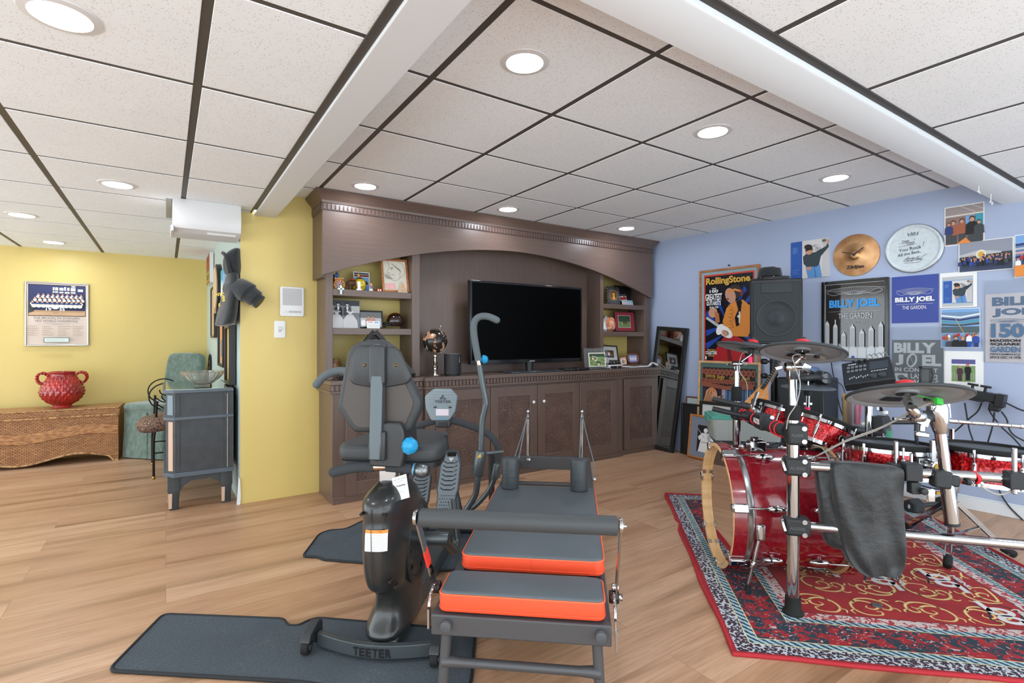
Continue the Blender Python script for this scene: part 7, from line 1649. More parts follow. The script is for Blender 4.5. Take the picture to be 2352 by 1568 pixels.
def art_150(F):
    F.rect(0, 0, 1, 1, PK); F.text('BILLY', .45, .115, SLB, w=.72, h=.13, bold=.06); F.text('JOEL', .45, .28, SLB, w=.72, h=.13, bold=.06); lyre(F, .30, .42, .36, .12, SLB, .0014)
    F.text('150', .30, .54, SLB, w=.44, h=.21, bold=.05); F.text('MADISON', .27, .685, INK, w=.40, h=.04, bold=.04); F.text('SQUARE', .27, .74, INK, w=.40, h=.045, bold=.04); F.text('GARDEN', .27, .815, SLB, w=.40, h=.085, bold=.04); F.text('PERFORMANCE', .27, .885, INK, w=.40, h=.026, bold=.02); F.text('SINCE DEC 14 1978', .27, .93, INK, w=.40, h=.036, bold=.02)
    F.text('JULY', .72, .38, INK, w=.24, h=.08, bold=.03); F.text('25', .70, .49, INK, w=.16, h=.09, bold=.03); F.poly([(.58, .68), (.92, .60), (.96, .70), (.90, .76), (.66, .76), (.58, .72)], SLB); F.text('THE P', .72, .725, PK, w=.16, h=.03)
    for u in (.64, .88): F.poly([(u-.015, .76), (u+.02, .76), (u+.01, .95), (u-.02, .95)], SLB)
sv = bpic('concert_card', 'pale concert poster reading 150 in a wrinkled clear sleeve by the right edge', 'poster', 2.588, 2.945, .985, 1.425, art_150, d=.003, fw=0); sleeve(sv, .385, .53)
def push_pin(u, z, m):
    pass
# hooks under the beam
for (a, b, lab) in ((2248, 437, 'small white wire hook under the beam, nearer the camera corner'), (2276, 455, 'larger white wire hook under the beam above the highest photo')):
    h_ = ROOM.pl(a, b-10, z=1.994); o = thing('ceiling_hook', lab, 'hook', (h_.x, h_.y, 1.994)); s_ = 1. if a < 2260 else 1.5
    mb = MB(); mb.tube([(0, 0, .001), (0, 0, -.02*s_), (.004*s_, 0, -.035*s_), (.018*s_, 0, -.04*s_), (.022*s_, 0, -.028*s_)], .0022, WHITEP, 7); mb.tube([(0, 0, -.02*s_), (-.012*s_, 0, -.036*s_), (-.02*s_, 0, -.034*s_)], .0018, WHITEP, 7); mb.build('wire', o)
# framed magazine cover
OAK2 = noisy('amber_oak_frame', '#9c5f36', '#b87a48', 8., .35, 4., (1, 1, 8)); MATG = C_('mat_sage', '#8fa3a6'); RSR = C_('cover_red', '#cf3a2c', .3); RSK = C_('cover_black', '#12131c', .25); RAY = C_('cover_ray_blue', '#2647a0', .25); OBL = C_('blouse_orange', '#e08d3a', .35); OBD = C_('blouse_shadow', '#b5642c', .35)
def art_cover(F):
    F.rect(0, 0, 1, 1, MATG); F.rect(.05, .033, .95, .967, RSR); F.rect(.075, .05, .925, .95, RSK)
    for (a, b, c_, d) in ((.09, .44, .36, .58), (.09, .66, .42, .58), (.09, .80, .45, .66), (.56, .28, .50, .52), (.80, .20, .62, .40), (.92, .28, .66, .44), (.92, .74, .62, .62), (.30, .30, .46, .52)):
        dx, dy = c_-a, d-b; k = .035/sqrt(dx*dx+dy*dy+.001); F.poly([(a-dy*k, b+dx*k), (a+dy*k, b-dx*k), (c_, d)], RAY)
    # player: red trousers, orange blouse, dark vest, pale guitar
    F.poly([(.36, .95), (.22, .95), (.26, .84), (.42, .70), (.62, .68), (.78, .74), (.80, .95)], C_('trouser_red', '#a81c24', .35)); F.poly([(.50, .95), (.47, .80), (.53, .80), (.58, .95)], C_('trouser_dark', '#6d1018', .35))
    F.poly([(.47, .40), (.58, .33), (.76, .32), (.90, .40), (.92, .60), (.84, .70), (.56, .69), (.44, .62), (.40, .54)], OBL)
    for k in range(7): F.line([(.50+.03*(k % 3), .37+.04*k), (.58+.02*(k % 2), .40+.04*k), (.52, .43+.035*k)], .006, OBD, True)
    F.poly([(.64, .33), (.73, .32), (.78, .42), (.80, .62), (.66, .66), (.62, .50), (.68, .42)], RSK); F.poly([(.69, .44), (.715, .44), (.715, .48), (.74, .48), (.74, .50), (.715, .50), (.715, .56), (.69, .56), (.69, .50), (.665, .50), (.665, .48), (.69, .48)], WHT)
    F.poly([(.74, .36), (.90, .38), (.92, .60), (.72, .66), (.50, .68), (.46, .64), (.70, .58)], OBL); F.ell(.45, .655, .085, .04, SKIN, 16)
    F.ell(.62, .235, .13, .075, HAIRB, 20); F.ell(.545, .27, .10, .072, SKIN, 20, .5); F.poly([(.49, .225), (.62, .20), (.74, .225), (.74, .245), (.62, .222), (.50, .248)], ORANGE); F.ell(.50, .305, .02, .012, C_('mouth', '#7c3030'), 10); F.ell(.74, .25, .03, .035, C_('headband_knot', '#7a2d3a'), 10)
    F.poly([(.09, .50), (.12, .48), (.42, .60), (.40, .63)], GREYL); F.ell(.46, .645, .13, .055, WHT, 20, .35); F.ell(.36, .62, .08, .05, WHT, 16, -.5); F.ell(.47, .655, .05, .022, BLK, 12, .35); F.ell(.23, .44, .085, .055, SKIN, 14); F.poly([(.26, .42), (.34, .45), (.36, .54), (.28, .56)], C_('cuff', '#b06a3a'))
    F.ell(.45, .66, .06, .03, SKIN, 14, .3)
    F.text('RollingStone', .5, .115, C_('title_shadow', '#3a2a12'), w=.80, h=.100, bold=.05); F.text('RollingStone', .494, .112, GOLDP, w=.79, h=.095, bold=.035)
    F.text('THE', .25, .185, WHT, w=.08, h=.016, bold=.02); F.text('100', .25, .212, WHT, w=.16, h=.032, bold=.03); F.text('GREATEST', .245, .275, WHT, w=.31, h=.075, bold=.03); F.text('GUITARISTS', .245, .34, WHT, w=.27, h=.045, bold=.03); F.text('OF ALL TIME', .25, .383, WHT, w=.17, h=.020, bold=.02)
    F.text('SPECIAL', .20, .838, GOLDP, w=.15, h=.016, bold=.02); F.text('COLLECTORS', .20, .868, WHT, w=.21, h=.036, bold=.03); F.text('ISSUE', .20, .90, GOLDP, w=.11, h=.016, bold=.02); F.rect(.09, .905, .115, .94, WHT)
bpic('framed_cover', 'large oak framed music magazine cover with a guitarist on the blue wall', 'poster', .487, 1.088, .868, 1.802, art_cover, d=.022, fw=.020, fm=OAK2)
mb = MB(); mb.cyl((0, -.012, 0), (0, 0, 0), .008, BLACKP, n=12); nn = mb.build('wall_nail', loc=bl(.79, -.001, 1.825), rot=(0, 0, BLUE.rz)); tag(nn, 'black nail head just above the framed magazine cover', 'nail')
# ================================================================== leaning along the blue wall
MIRD = mat('dim_mirror', '#9fa3a3', .05, 1.)
b0 = BLUE.pl(1557, 1037, z=0)
mr = thing('floor_mirror', 'tall black framed mirror leaning between the cabinet and the blue wall', 'mirror', bl(.085, -.125, .006), 0, None, (-.092, radians(4.4), BLUE.rz))
frame_mesh(mr, .375, 1.26, .03, .04, DKF)
mb = MB(); mb.box(-.150, .150, -.018, -.004, .038, 1.222, MIRD); mb.build('mirror_glass', mr)
mb = MB(); mb.box(-.1475, .1475, -.026, -.020, .04, .046, GREYP); mb.build('bevel_strip', mr)
def lean(name, label, u0, u1, h, y, art, tilt, fw, fm, d=.018, roll=0., turn=0., z=.004, cat='picture'):
    return picture(name, label, cat, bl((u0+u1)/2, y, z), BLUE.rz+turn, u1-u0, h, art, d=d, fw=fw, fm=fm, tilt=tilt, roll=roll)
PINE = noisy('pale_pine_frame', '#c79a6d', '#d8b083', 8., .4, 4., (1, 1, 7))
RUSTK = C_('knot_rust', '#8f4f3a'); KNB = C_('knot_black', '#241a1c')
def art_singer(F):
    F.rect(0, 0, 1, 1, C_('mat_pine_green', '#4f6a63')); F.rect(.05, .045, .95, .97, C_('stage_dark', '#1b1d26'))
    F.rect(.05, .25, .40, .97, C_('stage_violet', '#2c2a3c')); F.rect(.40, .25, .46, .97, C_('curtain_pale', '#b9a3b4')); F.rect(.46, .25, .95, .97, C_('curtain_blue', '#3f5f86'))
    for k in range(14): F.rect(.47+.034*k, .27, .482+.034*k, .7+.015*(k*7 % 11), (C_('curtain_light', '#6f93bb'), C_('curtain_teal', '#2f4a63'))[k % 2])
    F.rect(.05, .045, .95, .235, KNB)
    for r in range(2):
        for k in range(12):
            u = .05+.9*(k+.5)/12; F.line([(u-.055, .06+.11*r), (u-.02, .11+.10*r), (u+.02, .06+.11*r), (u+.055, .12+.10*r)], .011, RUSTK, True); F.line([(u-.055, .13+.08*r), (u-.02, .07+.10*r), (u+.02, .13+.08*r), (u+.055, .07+.10*r)], .011, RUSTK, True)
    F.poly([(.05, .20), (.5, .235), (.95, .20), (.95, .25), (.5, .275), (.05, .25)], RUSTK)
    F.text('jimmy page', .29, .145, GOLDP, w=.34, h=.055, rot=-.03); F.text('robert plant', .72, .150, GOLDP, w=.34, h=.055, rot=.03)
    F = Flat(F.mb, F.c[0], F.c[1]+F.h*.165, F.w, F.h, F.y)
    HR = C_('curl_gold', '#c98450'); HR2 = C_('curl_light', '#e0a878')
    F.ell(.24, .50, .105, .075, HR, 24); F.poly([(.14, .46), (.10, .56), (.05, .66), (.05, .72), (.28, .72), (.36, .64), (.33, .50)], HR)
    for k in range(22): F.line([(.14+.009*k, .44+.05*abs(sin(k))), (.12+.010*k, .52), (.08+.012*k, .60), (.09+.013*k, .68)], .005, HR2 if k % 2 else BROWNP, True)
    F.ell(.30, .515, .055, .05, SKIN, 18); F.ell(.335, .55, .022, .010, C_('lip', '#8c4a40'), 10); F.ell(.40, .535, .05, .028, SKIN, 14); F.line([(.36, .55), (.46, .50)], .010, KNB); F.line([(.45, .50), (.46, .75)], .003, GREYL)
    F.poly([(.05, .70), (.22, .63), (.36, .66), (.42, .75), (.44, .97), (.05, .97)], C_('shirt_rust', '#7a3030')); 
    for k in range(12): F.ell(.08+.028*k, .74+.03*(k % 4), .012, .010, REDP if k % 2 else KNB, 8)
jl, jr = BLUE.pl(1605, 828, y=-.045), BLUE.pl(1748, 828, y=-.045)
lean('framed_concert_poster', 'pale framed poster of a curly haired singer leaning under the magazine cover', jl.x+.003, jr.x, jl.z, -.082, art_singer, -.05, .022, PINE, cat='poster')
lean('picture_frame', 'black picture frame with pale mat leaning before the singer poster', .555, .99, .545, -.135, lambda F: (F.rect(0, 0, 1, 1, C_('mat_white', '#cfd2cf')), F.rect(.16, .22, .8, .9, BLK)), -.06, .030, DKF)
lean('picture_frame', 'black panel with thin red brown frame leaning beside the tall mirror', .352, .66, .565, -.045, lambda F: (F.rect(0, 0, 1, 1, C_('chalk_pale', '#a9b4b2')), F.rect(.0, .12, 1, 1, BLK)), -.03, .012, noisy('mahogany_edge', '#5a2a1c', '#70382a', 9.))
lean('black_board', 'flat black board leaning behind the baseball picture', .325, .64, .50, -.088, lambda F: F.rect(0, 0, 1, 1, BLK), -.05, .02, DKF)
def art_ball(F):
    F.rect(0, 0, 1, 1, C_('slate_mat', '#7f8795')); F.rect(.20, .20, .82, .86, KNB)
    for (u, v) in ((.42, .32), (.68, .42)):
        F.ell(u, v, .055, .06, WHT, 14); F.poly([(u-.10, v+.07), (u+.10, v+.06), (u+.13, v+.24), (u+.10, .86), (u-.18, .86), (u-.12, v+.24)], WHT); F.line([(u-.22, v-.02), (u-.02, v+.18)], .007, GREYL); F.line([(u-.11, v+.30), (u+.13, v+.29)], .004, BLK)
        F.poly([(u-.10, v+.08), (u-.20, v+.18), (u-.16, v+.26), (u-.06, v+.18)], WHT); F.poly([(u+.09, v+.08), (u+.20, v+.18), (u+.08, v+.24), (u+.04, v+.18)], GREYL)
lean('baseball_picture', 'orange wood framed black and white baseball photograph standing lowest on the floor', .452, .905, .412, -.185, art_ball, -.11, .018, noisy('orange_oak_frame', '#b06a34', '#c9823f', 8., .35, 4., (1, 1, 7)), turn=-.13, cat='photograph')
# totes
TOTE = mat('dark_tote_plastic', '#2f353b', .45)
def tote(label, c, w, d, h, mbody, mlid, turn=0.):
    o = thing('storage_tote', label, 'storage box', c, BLUE.rz+turn); b = MB(); b.prism(rrect(w*.90, d*.90, .03, 4), 0, h-.012, mbody, taper=1.08); b.build('bin', o)
    b = MB(); b.prism(rrect(w*1.0, d*1.0, .035, 4), h-.024, h-.006, mlid); b.prism(rrect(w*.90, d*.90, .03, 4), h-.006, h, mlid)
    for s in (-1, 1): b.box(s*w*.5-.012, s*w*.5+.012, -.06, .06, h-.05, h-.018, mlid)
    b.build('lid', o, bevel=.002); return o
tc = sight(1706, 980, 3.55)
tote('dark lidded storage tote behind the bass drum, under the clear tote', (tc.x+.02, tc.y-.02, .001), .40, .32, .455, TOTE, TOTE, .35)
CLT = mat('frosted_plastic', '#c4cbc6', .3, trans=.45, ior=1.2); GLID = mat('teal_lid_plastic', '#4f9a8a', .4)
tote('small frosted storage tote with teal lid stacked above the dark tote', (tc.x, tc.y, .457), .46, .30, .165, CLT, GLID, .75)
# string instrument with triangular body
BODY = noisy('amber_spruce', '#c77f36', '#d9954a', 5., .3, 4., (1, 1, 7), coat=.4); BODS = noisy('deep_amber_maple', '#a05a24', '#b86e30', 6., .3)
bo = thing('balalaika', 'orange triangular bodied string instrument leaning beside the speaker pole', 'string instrument', (0, 0, 0))
A_ = BLUE.pl(1759, 882, y=-.46); Lc = BLUE.pl(1690, 942, y=-.58); Rc = BLUE.pl(1768, 990, y=-.58); Nk = BLUE.pl(1808, 810, y=-.36)
AA, LL, RR_, NN = [Vector(BLUE.wor(*v_)) for v_ in (A_, Lc, Rc, Nk)]
nrm = (LL-AA).cross(RR_-AA).normalized()
if nrm.dot(Vector((-1, -.4, 0))) < 0: nrm = -nrm
up_ = (NN-AA).normalized()
ap1, ap2 = AA+(LL-RR_).normalized()*.022, AA-(LL-RR_).normalized()*.022
mb = MB(); th_ = -nrm*.075; fr_ = [ap1, LL, RR_, ap2]; bk = [q+th_*.8+((AA+LL+RR_)/3-q)*.18 for q in fr_]
mb.add(fr_, [(0, 1, 2, 3)], BODY, None, False); mb.add(fr_+bk, [(0, 4, 5, 1), (1, 5, 6, 2), (2, 6, 7, 3), (3, 7, 4, 0), (7, 6, 5, 4)], BODS, None, False); mb.build('body', bo, bevel=.004)
mb = MB(); mb.bar(AA-up_*.03+nrm*.004, NN, .028, .02, BODS, nrm); mb.bar(NN, NN+up_*.07-nrm*.010, .045, .016, BODS, nrm); nk = mb.build('neck', bo, bevel=.003)
mb = MB(); mb.bar(AA-up_*.05+nrm*.015, NN+nrm*.011, .026, .004, BLACKP, nrm)
for k in range(14): q = AA.lerp(NN, k/14)+nrm*.0175; mb.bar(q, q+up_*.002, .026, .002, STEEL, nrm)
mb.build('fingerboard', nk)
mb = MB(); cc = (AA*2+LL+RR_)/4; x_ = (LL-RR_).normalized(); y_ = nrm.cross(x_)
mb.add([cc+nrm*.001+x_*.02*cos(2*pi*k/20)+y_*.02*sin(2*pi*k/20) for k in range(20)], [tuple(range(20))], BLACKG, None, False)
for k in (-1, 0, 1): mb.cyl(NN+nrm*.016+x_*.006*k, (LL+RR_)/2+nrm*.012+x_*.012*k+(AA-(LL+RR_)/2)*.2, .0008, STEEL, n=5)
mb.build('strings', bo)
# amplifier
m, t, p = new_mat('perforated_grille'); v = N(t, 'ShaderNodeTexVoronoi', Scale=120., Randomness=0.); L(t, OC(t), v, 'Vector')
t.links.new(RAMP(t, v.outputs['Distance'], [(.30, '#08090a'), (.42, '#262c2f')]), p.inputs['Base Color']); p.inputs['Roughness'].default_value = .5; p.inputs['Metallic'].default_value = .3; GRIL = m
g0, g1 = BLUE.pl(1783, 858, y=-.40), BLUE.pl(1893, 868, y=-.40)
am = thing('drum_amplifier', 'black drum amplifier with honeycomb grille standing below the loudspeaker', 'amplifier', bl((g0.x+g1.x)/2, -.40, 0), BLUE.rz); wA = g1.x-g0.x; hA = .835
mb = MB(); mb.prism([(-wA/2, 0), (wA/2, 0), (wA/2*.8, .34), (-wA/2*.8, .34)], .0, hA, BLACKP, smooth=False); mb.build('cabinet', am, bevel=.012)
mb = MB(); mb.box(-wA/2+.02, wA/2-.02, -.006, .002, .12, hA-.025, GRIL); mb.build('grille', am, bevel=.003)
mb = MB(); mb.text('ALESIS', Matrix.Translation((wA*.19, -.0075, .46)) @ XZ @ Matrix.Rotation(pi/2, 4, 'Z'), WHITEP, w=.20, h=.030, bold=.04); mb.build('lettering', am)
cs = thing('blue_case', 'small clear blue plastic case lying on top of the drum amplifier', 'case', bl((g0.x+g1.x)/2-.03, -.27, hA), BLUE.rz)
BLC = mat('blue_clear_plastic', '#7f96bb', .2, trans=.4, ior=1.2)
mb = MB(); mb.cushion(rrect(.21, .14, .03, 5), .0, .085, .03, BLC); mb.build('shell', cs); mb = MB(); mb.box(-.02, .02, -.074, -.068, .03, .05, GREYD); mb.build('latch', cs)
# loudspeaker on a pole
SPD = 4.02
cF = sight(1783, 700, SPD); zS0, zS1 = sight(1783, 790, SPD).z, sight(1783, 640, SPD).z; wS = .365; SRZ = radians(35.6-90)
ls = thing('loudspeaker', 'black loudspeaker with a round woofer behind its grille, on a pole under the hat', 'loudspeaker', (cF.x, cF.y, zS0), SRZ); hS = zS1-zS0
spx, spy = cF.x+.813*.15, cF.y+.582*.15
mb = MB(); mb.prism([(-wS/2, 0), (wS/2, 0), (wS/2, .07), (wS/2*.68, .30), (-wS/2*.68, .30), (-wS/2, .07)], 0, hS, BLACKP, smooth=False); mb.build('cabinet', ls, bevel=.01)
mb = MB(); gz0, gz1 = .02, hS-.03; mb.box(-wS/2+.018, wS/2-.018, -.008, .002, gz0, gz1, GRIL); g_ = mb.build('grille', ls, bevel=.003)
mb = MB(); MYc = Matrix.Translation((0, -.008, hS*.40)) @ Matrix.Rotation(pi/2, 4, 'X')
mb.lathe([(wS*.40, 0), (wS*.395, .004), (wS*.36, .004), (wS*.345, .0012), (wS*.16, .0005), (wS*.13, .005), (.0001, .008)], GRIL, MYc, 56); mb.build('woofer_ring', g_)
mb = MB(); mb.cushion(rrect(wS*.60, hS*.16, .012, 3, 0, 0), 0, .005, .003, GRIL, Matrix.Translation((0, -.006, hS*.86)) @ Matrix.Rotation(pi/2, 4, 'X')); mb.build('horn', g_)
ss = thing('speaker_stand', 'black tripod pole stand carrying the loudspeaker', 'speaker stand', (spx, spy, 0), BLUE.rz)
mb = MB(); mb.cyl((0, 0, .06), (0, 0, .98), .0225, BLACKP); mb.cyl((0, 0, .90), (0, 0, zS0), .0175, BLACKP); mb.build('pole', ss)
mb = MB(); mb.rcyl((0, 0, .84), (0, 0, .99), .030, BLACKP, .004); mb.build('collar', ss)
for z in (.955, .84): mb = MB(); mb.cyl((0, -.025, z), (-.025, -.055, z), .009, BLACKP); mb.rcyl((-.028, -.058, z), (-.055, -.09, z), .022, BLACKP, .005); mb.build('locking_knob', ss)
for a in (20, 140, 260):
    mb = MB(); c_, s_ = cos(radians(a)), sin(radians(a)); mb.bar((c_*.03, s_*.03, .62), (c_*.145, s_*.145, .02), .02, .012, BLACKP, (c_, s_, .2)); mb.bar((c_*.02, s_*.02, .18), (c_*.10, s_*.10, .24), .012, .008, BLACKP); mb.build('leg', ss)
ht = thing('fedora_hat', 'black felt hat resting on top of the loudspeaker', 'hat', (sight(1768, 640, SPD+.13).x, sight(1768, 640, SPD+.13).y, zS1), BLUE.rz)
FELT = noisy('black_felt', '#17191b', '#22262a', 200., .95, 2., sheen=.3)
mb = MB()
def brim(u, v):
    a = 2*pi*u; r = .085+.055*v; up__ = .012*v*v*(1+.6*cos(2*a)); return (r*1.05*cos(a), r*.92*sin(a), .004+up__)
mb.surf(brim, 48, 6, FELT); mb.build('brim', ht, solid=.004)
mb = MB(); rings = []
for z, k in ((.006, 1.), (.03, .99), (.07, .95), (.095, .88), (.105, .74), (.103, .5), (.096, .2)): rings.append([(.088*k*1.05*cos(2*pi*i/36), .088*k*.92*sin(2*pi*i/36), z-(.012*max(0, 1-abs(sin(2*pi*i/36))*1.6) if z > .1 else 0)) for i in range(36)])
mb.loft(rings, FELT); mb.build('crown', ht)
mb = MB(); mb.lathe([(.0895*1., .008), (.0895, .034)], BLACKG, Matrix.Diagonal((1.055, .925, 1, 1)), 40, False); mb.build('ribbon', ht, solid=.002)
# ================================================================== controls and odds and ends of the kit
dm = thing('drum_module', 'black drum sound module with screen and faders tilted above the kit', 'drum module', (0, 0, 0))
TLc, TRc, BRc, BLc = [Vector(BLUE.wor(*BLUE.pl(a, b, y=y))) for a, b, y in ((1912, 838, -.45), (2010, 836, -.42), (2056, 868, -.60), (1938, 884, -.66))]
ux = (BRc-BLc).normalized(); vy = ((TLc-BLc)-ux*(TLc-BLc).dot(ux)).normalized(); wz = ux.cross(vy)
MO = Matrix(((ux.x, vy.x, wz.x, BLc.x), (ux.y, vy.y, wz.y, BLc.y), (ux.z, vy.z, wz.z, BLc.z), (0, 0, 0, 1)))
lx, ly = (BRc-BLc).length, (TLc-BLc).dot(vy)
mb = MB(); mb.prism(roundpoly([(0, 0), (lx, 0), (lx*.93, ly), (-.02, ly)], .012), -.055, 0, mat('module_black', '#25292c', .4), MO, smooth=False); mb.build('housing', dm, bevel=.006)
mb = MB(); fx = lambda a, b, c_, d, m, z=.001: mb.add([MO @ Vector((a*lx, b*ly, z)), MO @ Vector((c_*lx, b*ly, z)), MO @ Vector((c_*lx, d*ly, z)), MO @ Vector((a*lx, d*ly, z))], [(0, 1, 2, 3)], m, None, False)
fx(.52, .50, .90, .84, mat('module_screen', '#3c4449', .15))
for k in range(9): fx(.12+.045*k, .12, .128+.045*k, .36, GREYD); fx(.113+.045*k, .18+.03*(k % 3), .138+.045*k, .24+.03*(k % 3), GREYL, .004)
for r in range(2):
    for k in range(5): fx(.06+.085*k, .50+.17*r, .12+.085*k, .60+.17*r, GREYM, .003)
for k in range(6): fx(.55+.055*k, .40, .59+.055*k, .44, GREYL, .003)
for k in (0, 1): mb.lathe([(.024, 0), (.022, .012), (.0001, .013)], GREYD, MO @ Matrix.Translation(((.60+.17*k)*lx, .20*ly, 0)), 22)
for k in range(3): mb.lathe([(.009, 0), (.008, .016), (.0001, .017)], BLACKP, MO @ Matrix.Translation(((.2+.12*k)*lx, .92*ly, 0)), 14)
mb.text('ALESIS', MO @ Matrix.Translation((.16*lx, .86*ly, .0015)), WHITEP, w=.05, bold=.04); mb.build('controls', dm)
mb = MB(); mb.text('ALESIS', MO @ Matrix.Translation((-.0035, ly*.35, -.026)) @ Matrix(((0, 0, -1, 0), (-1, 0, 0, 0), (0, 1, 0, 0), (0, 0, 0, 1))), WHITEP, w=.08, bold=.04); mb.build('lettering', dm)
mb = MB(); mc_ = MO @ Vector((lx*.5, ly*.5, -.055)); mb.cyl((mc_.x, mc_.y, .02), mc_, .016, CHROME); mb.lathe([(.14, 0), (.14, .012), (.03, .03), (.017, .05)], BLACKP, Matrix.Translation((mc_.x, mc_.y, .001)), 28); mb.build('mounting_post', dm)
for k in range(4): cable('grey cable arching over the back of the drum module', [MO @ Vector((lx*(.5+.1*k), ly*.98, .0)), MO @ Vector((lx*(.5+.1*k), ly*1.03, .022)), MO @ Vector((lx*(.56+.1*k), ly*1.12, .012)), MO @ Vector((lx*(.6+.1*k), ly*1.2, -.06))], .0035, mat('grey_cable', '#8c9094', .5), grp='cables behind the drum module')
# hi-hat pad with headphones
hp = sight(1856, 889, 3.14); hp_o = thing('hi_hat_pad', 'flat grey hi hat pad on a rod, carrying the headphones', 'hi hat pad', hp, 0, None, axes_rot(NRM(1, -1.5)))
mb = MB(); mb.lathe([(.0001, .010), (.03, .010), (.10, .004), (.146, .001), (.148, -.004), (.142, -.008), (.05, -.014), (.0001, -.016)], mat('pad_grey_rubber', '#525a60', .55), None, 56); mb.build('pad', hp_o)
mb = MB(); mb.cyl((0, 0, -.016), (0, 0, -.05), .026, CLAMP, .02); mb.cyl((0, 0, -.05), (0, 0, -.12), .013, CHROME); mb.cyl((0, 0, -.12), (0, 0, -.155), .016, mat('pink_tape', '')); mb.obox((0, 0, -.10), (.05, .012, .012), CHROME); mb.cyl((0, 0, -.155), (0, 0, -hp.z+.03), .010, CHROME); mb.cyl((0, 0, .01), (0, 0, .085), .005, CHROME); mb.lathe([(.12, 0), (.12, .01), (.02, .025)], BLACKP, Matrix.Translation((0, 0, -hp.z+.005)), 24); mb.build('rod', hp_o)
hd = thing('headphones', 'black over ear headphones lying on the hi hat pad', 'headphones', hp+Vector((0, 0, .011)), -YAW)
mb = MB(); mb.tube([(.075, -.03, .045), (.02, -.05, .055), (-.06, -.055, .045), (-.115, -.015, .035), (-.10, .03, .04), (-.04, .055, .05), (.05, .055, .055)], .0105, BLACKP, 10, flat=1.9); mb.build('headband', hd)
for (x, y, a) in ((.085, -.02, .2), (.055, .075, -.2)):
    mb = MB(); M_ = Matrix.Translation((x, y, .045)) @ Matrix.Rotation(a, 4, 'Z') @ Matrix.Rotation(pi/2, 4, 'X') ; mb.cushion(circ(.045, 28, ry=.040), -.018, .020, .012, BLACKG, M_); mb.lathe([(.030, -.018), (.043, -.022), (.045, -.036), (.032, -.040), (.02, -.03)], mat('ear_cushion', '#1a1b1c', .7), M_, 28); mb.build('ear_cup', hd)
cable('thin black headphone cable drooping from the hi hat pad to the drum module', [hp+Vector((.12, -.05, .05)), sight(1920, 875, 2.8), sight(1937, 890, 2.75), sight(1945, 930, 2.7), sight(1947, 965, 2.66)], .0025, BLACKP)
# drumsticks in a clear holder
hz = sight(1957, 968, 2.62)
ho = thing('stick_holder', 'clear plastic holder full of drumsticks clipped beside the snare pad', 'stick holder', hz, 0)
mb = MB(); mb.lathe([(.040, -.02), (.046, .12), (.045, .12), (.039, -.018)], mat('clear_holder', '#f2f4f6', .05, trans=.95, ior=1.1), None, 28, False); mb.build('cup', ho)
mb = MB(); mb.cyl((0, .0, -.02), (0, 0, -.10), .008, CHROME); mb.obox((0, 0, -.024), (.05, .05, .012), CLAMP); mb.build('clip', ho)
for k, (dx, dy, tl, mc_, lb) in enumerate([(-.033, 0, -.03, ('stick_gold', '#a8791d'), 'gold wrapped drumstick, leftmost in the clear holder'), (-.020, -.012, -.02, ('stick_brown', '#7d4a2a'), 'brown drumstick second in the clear holder'), (-.006, .008, 0., ('stick_grey', '#a59b90'), 'grey wrapped drumstick in the clear holder, left of the pink ones'), (.008, -.014, .02, ('stick_pink', '#e0507c'), 'bright pink wrapped drumstick in the middle of the clear holder'), (.020, .004, .05, ('stick_stone', '#b3a796'), 'stone grey wrapped drumstick between the two pink ones'), (.030, -.006, .09, ('stick_rose', '#e2638a'), 'pink wrapped drumstick, rightmost in the clear holder')]):
    o = thing('drumstick', lb, 'drumstick', hz+rt_*dx+Vector((0, dy, -.015)), 0, 'drumsticks in the clear holder', (0, tl, -YAW))
    mb = MB(); mb.lathe([(.0078, 0), (.0082, .004), (.0082, .148), (.0065, .155), (.0001, .157)], noisy(mc_[0], mc_[1], mc_[1], 30., .6, bump=.3), None, 14); mb.build('wrapped_grip', o)
for k, (p0, p1, col, lb) in enumerate([(sight(1938, 975, 2.66), sight(2008, 972, 2.74), '#c9c2b2', 'white wrapped drumstick lying across the snare pad'), (sight(1902, 967, 2.64), sight(1990, 980, 2.60), '#8f9498', 'drumstick with lime green tape lying on the snare pad')]):
    o = thing('drumstick', lb, 'drumstick', p0, 0); dd_ = p1-p0
    mb = MB(); mb.lathe([(.0045, -.06), (.0078, 0), (.0082, .01), (.0082, dd_.length), (.0001, dd_.length+.002)], noisy('stick_lying_%d' % k if False else 'stick_lying'+('' if k == 0 else '_grey'), col, col, 40., .6, bump=.3), frame_to((0, 0, 0), dd_), 14)
    if k: mb.cyl(dd_*.10, dd_*.34, .0086, mat('lime_tape', '#b5d82c', .4), n=14)
    mb.build('shaft', o)
# bottle in a ring holder
bt = thing('water_bottle', 'clear plastic water bottle with green label behind the red drum pads', 'bottle', sight(2032, 1000, 2.72), 0)
mb = MB(); mb.lathe([(.028, -.05), (.031, -.045), (.031, .02), (.029, .03), (.031, .04), (.031, .075), (.024, .095), (.013, .112), (.013, .12)], mat('pet_plastic', '#e8f2f0', .05, trans=.9, ior=1.2), None, 24); mb.lathe([(.0315, -.02), (.0315, .03)], mat('green_label', '#3f8f6c', .5), None, 24, False); mb.lathe([(.0145, .115), (.0145, .13), (.0001, .131)], WHITEP, None, 16); mb.build('body', bt)
mb = MB(); mb.lathe([(.034, -.055), (.036, -.05), (.036, -.02), (.033, -.02)], BLACKP, None, 24); mb.cyl((.0, 0, -.055), (0, 0, -.14), .008, BLACKP); mb.build('cup_holder', bt)
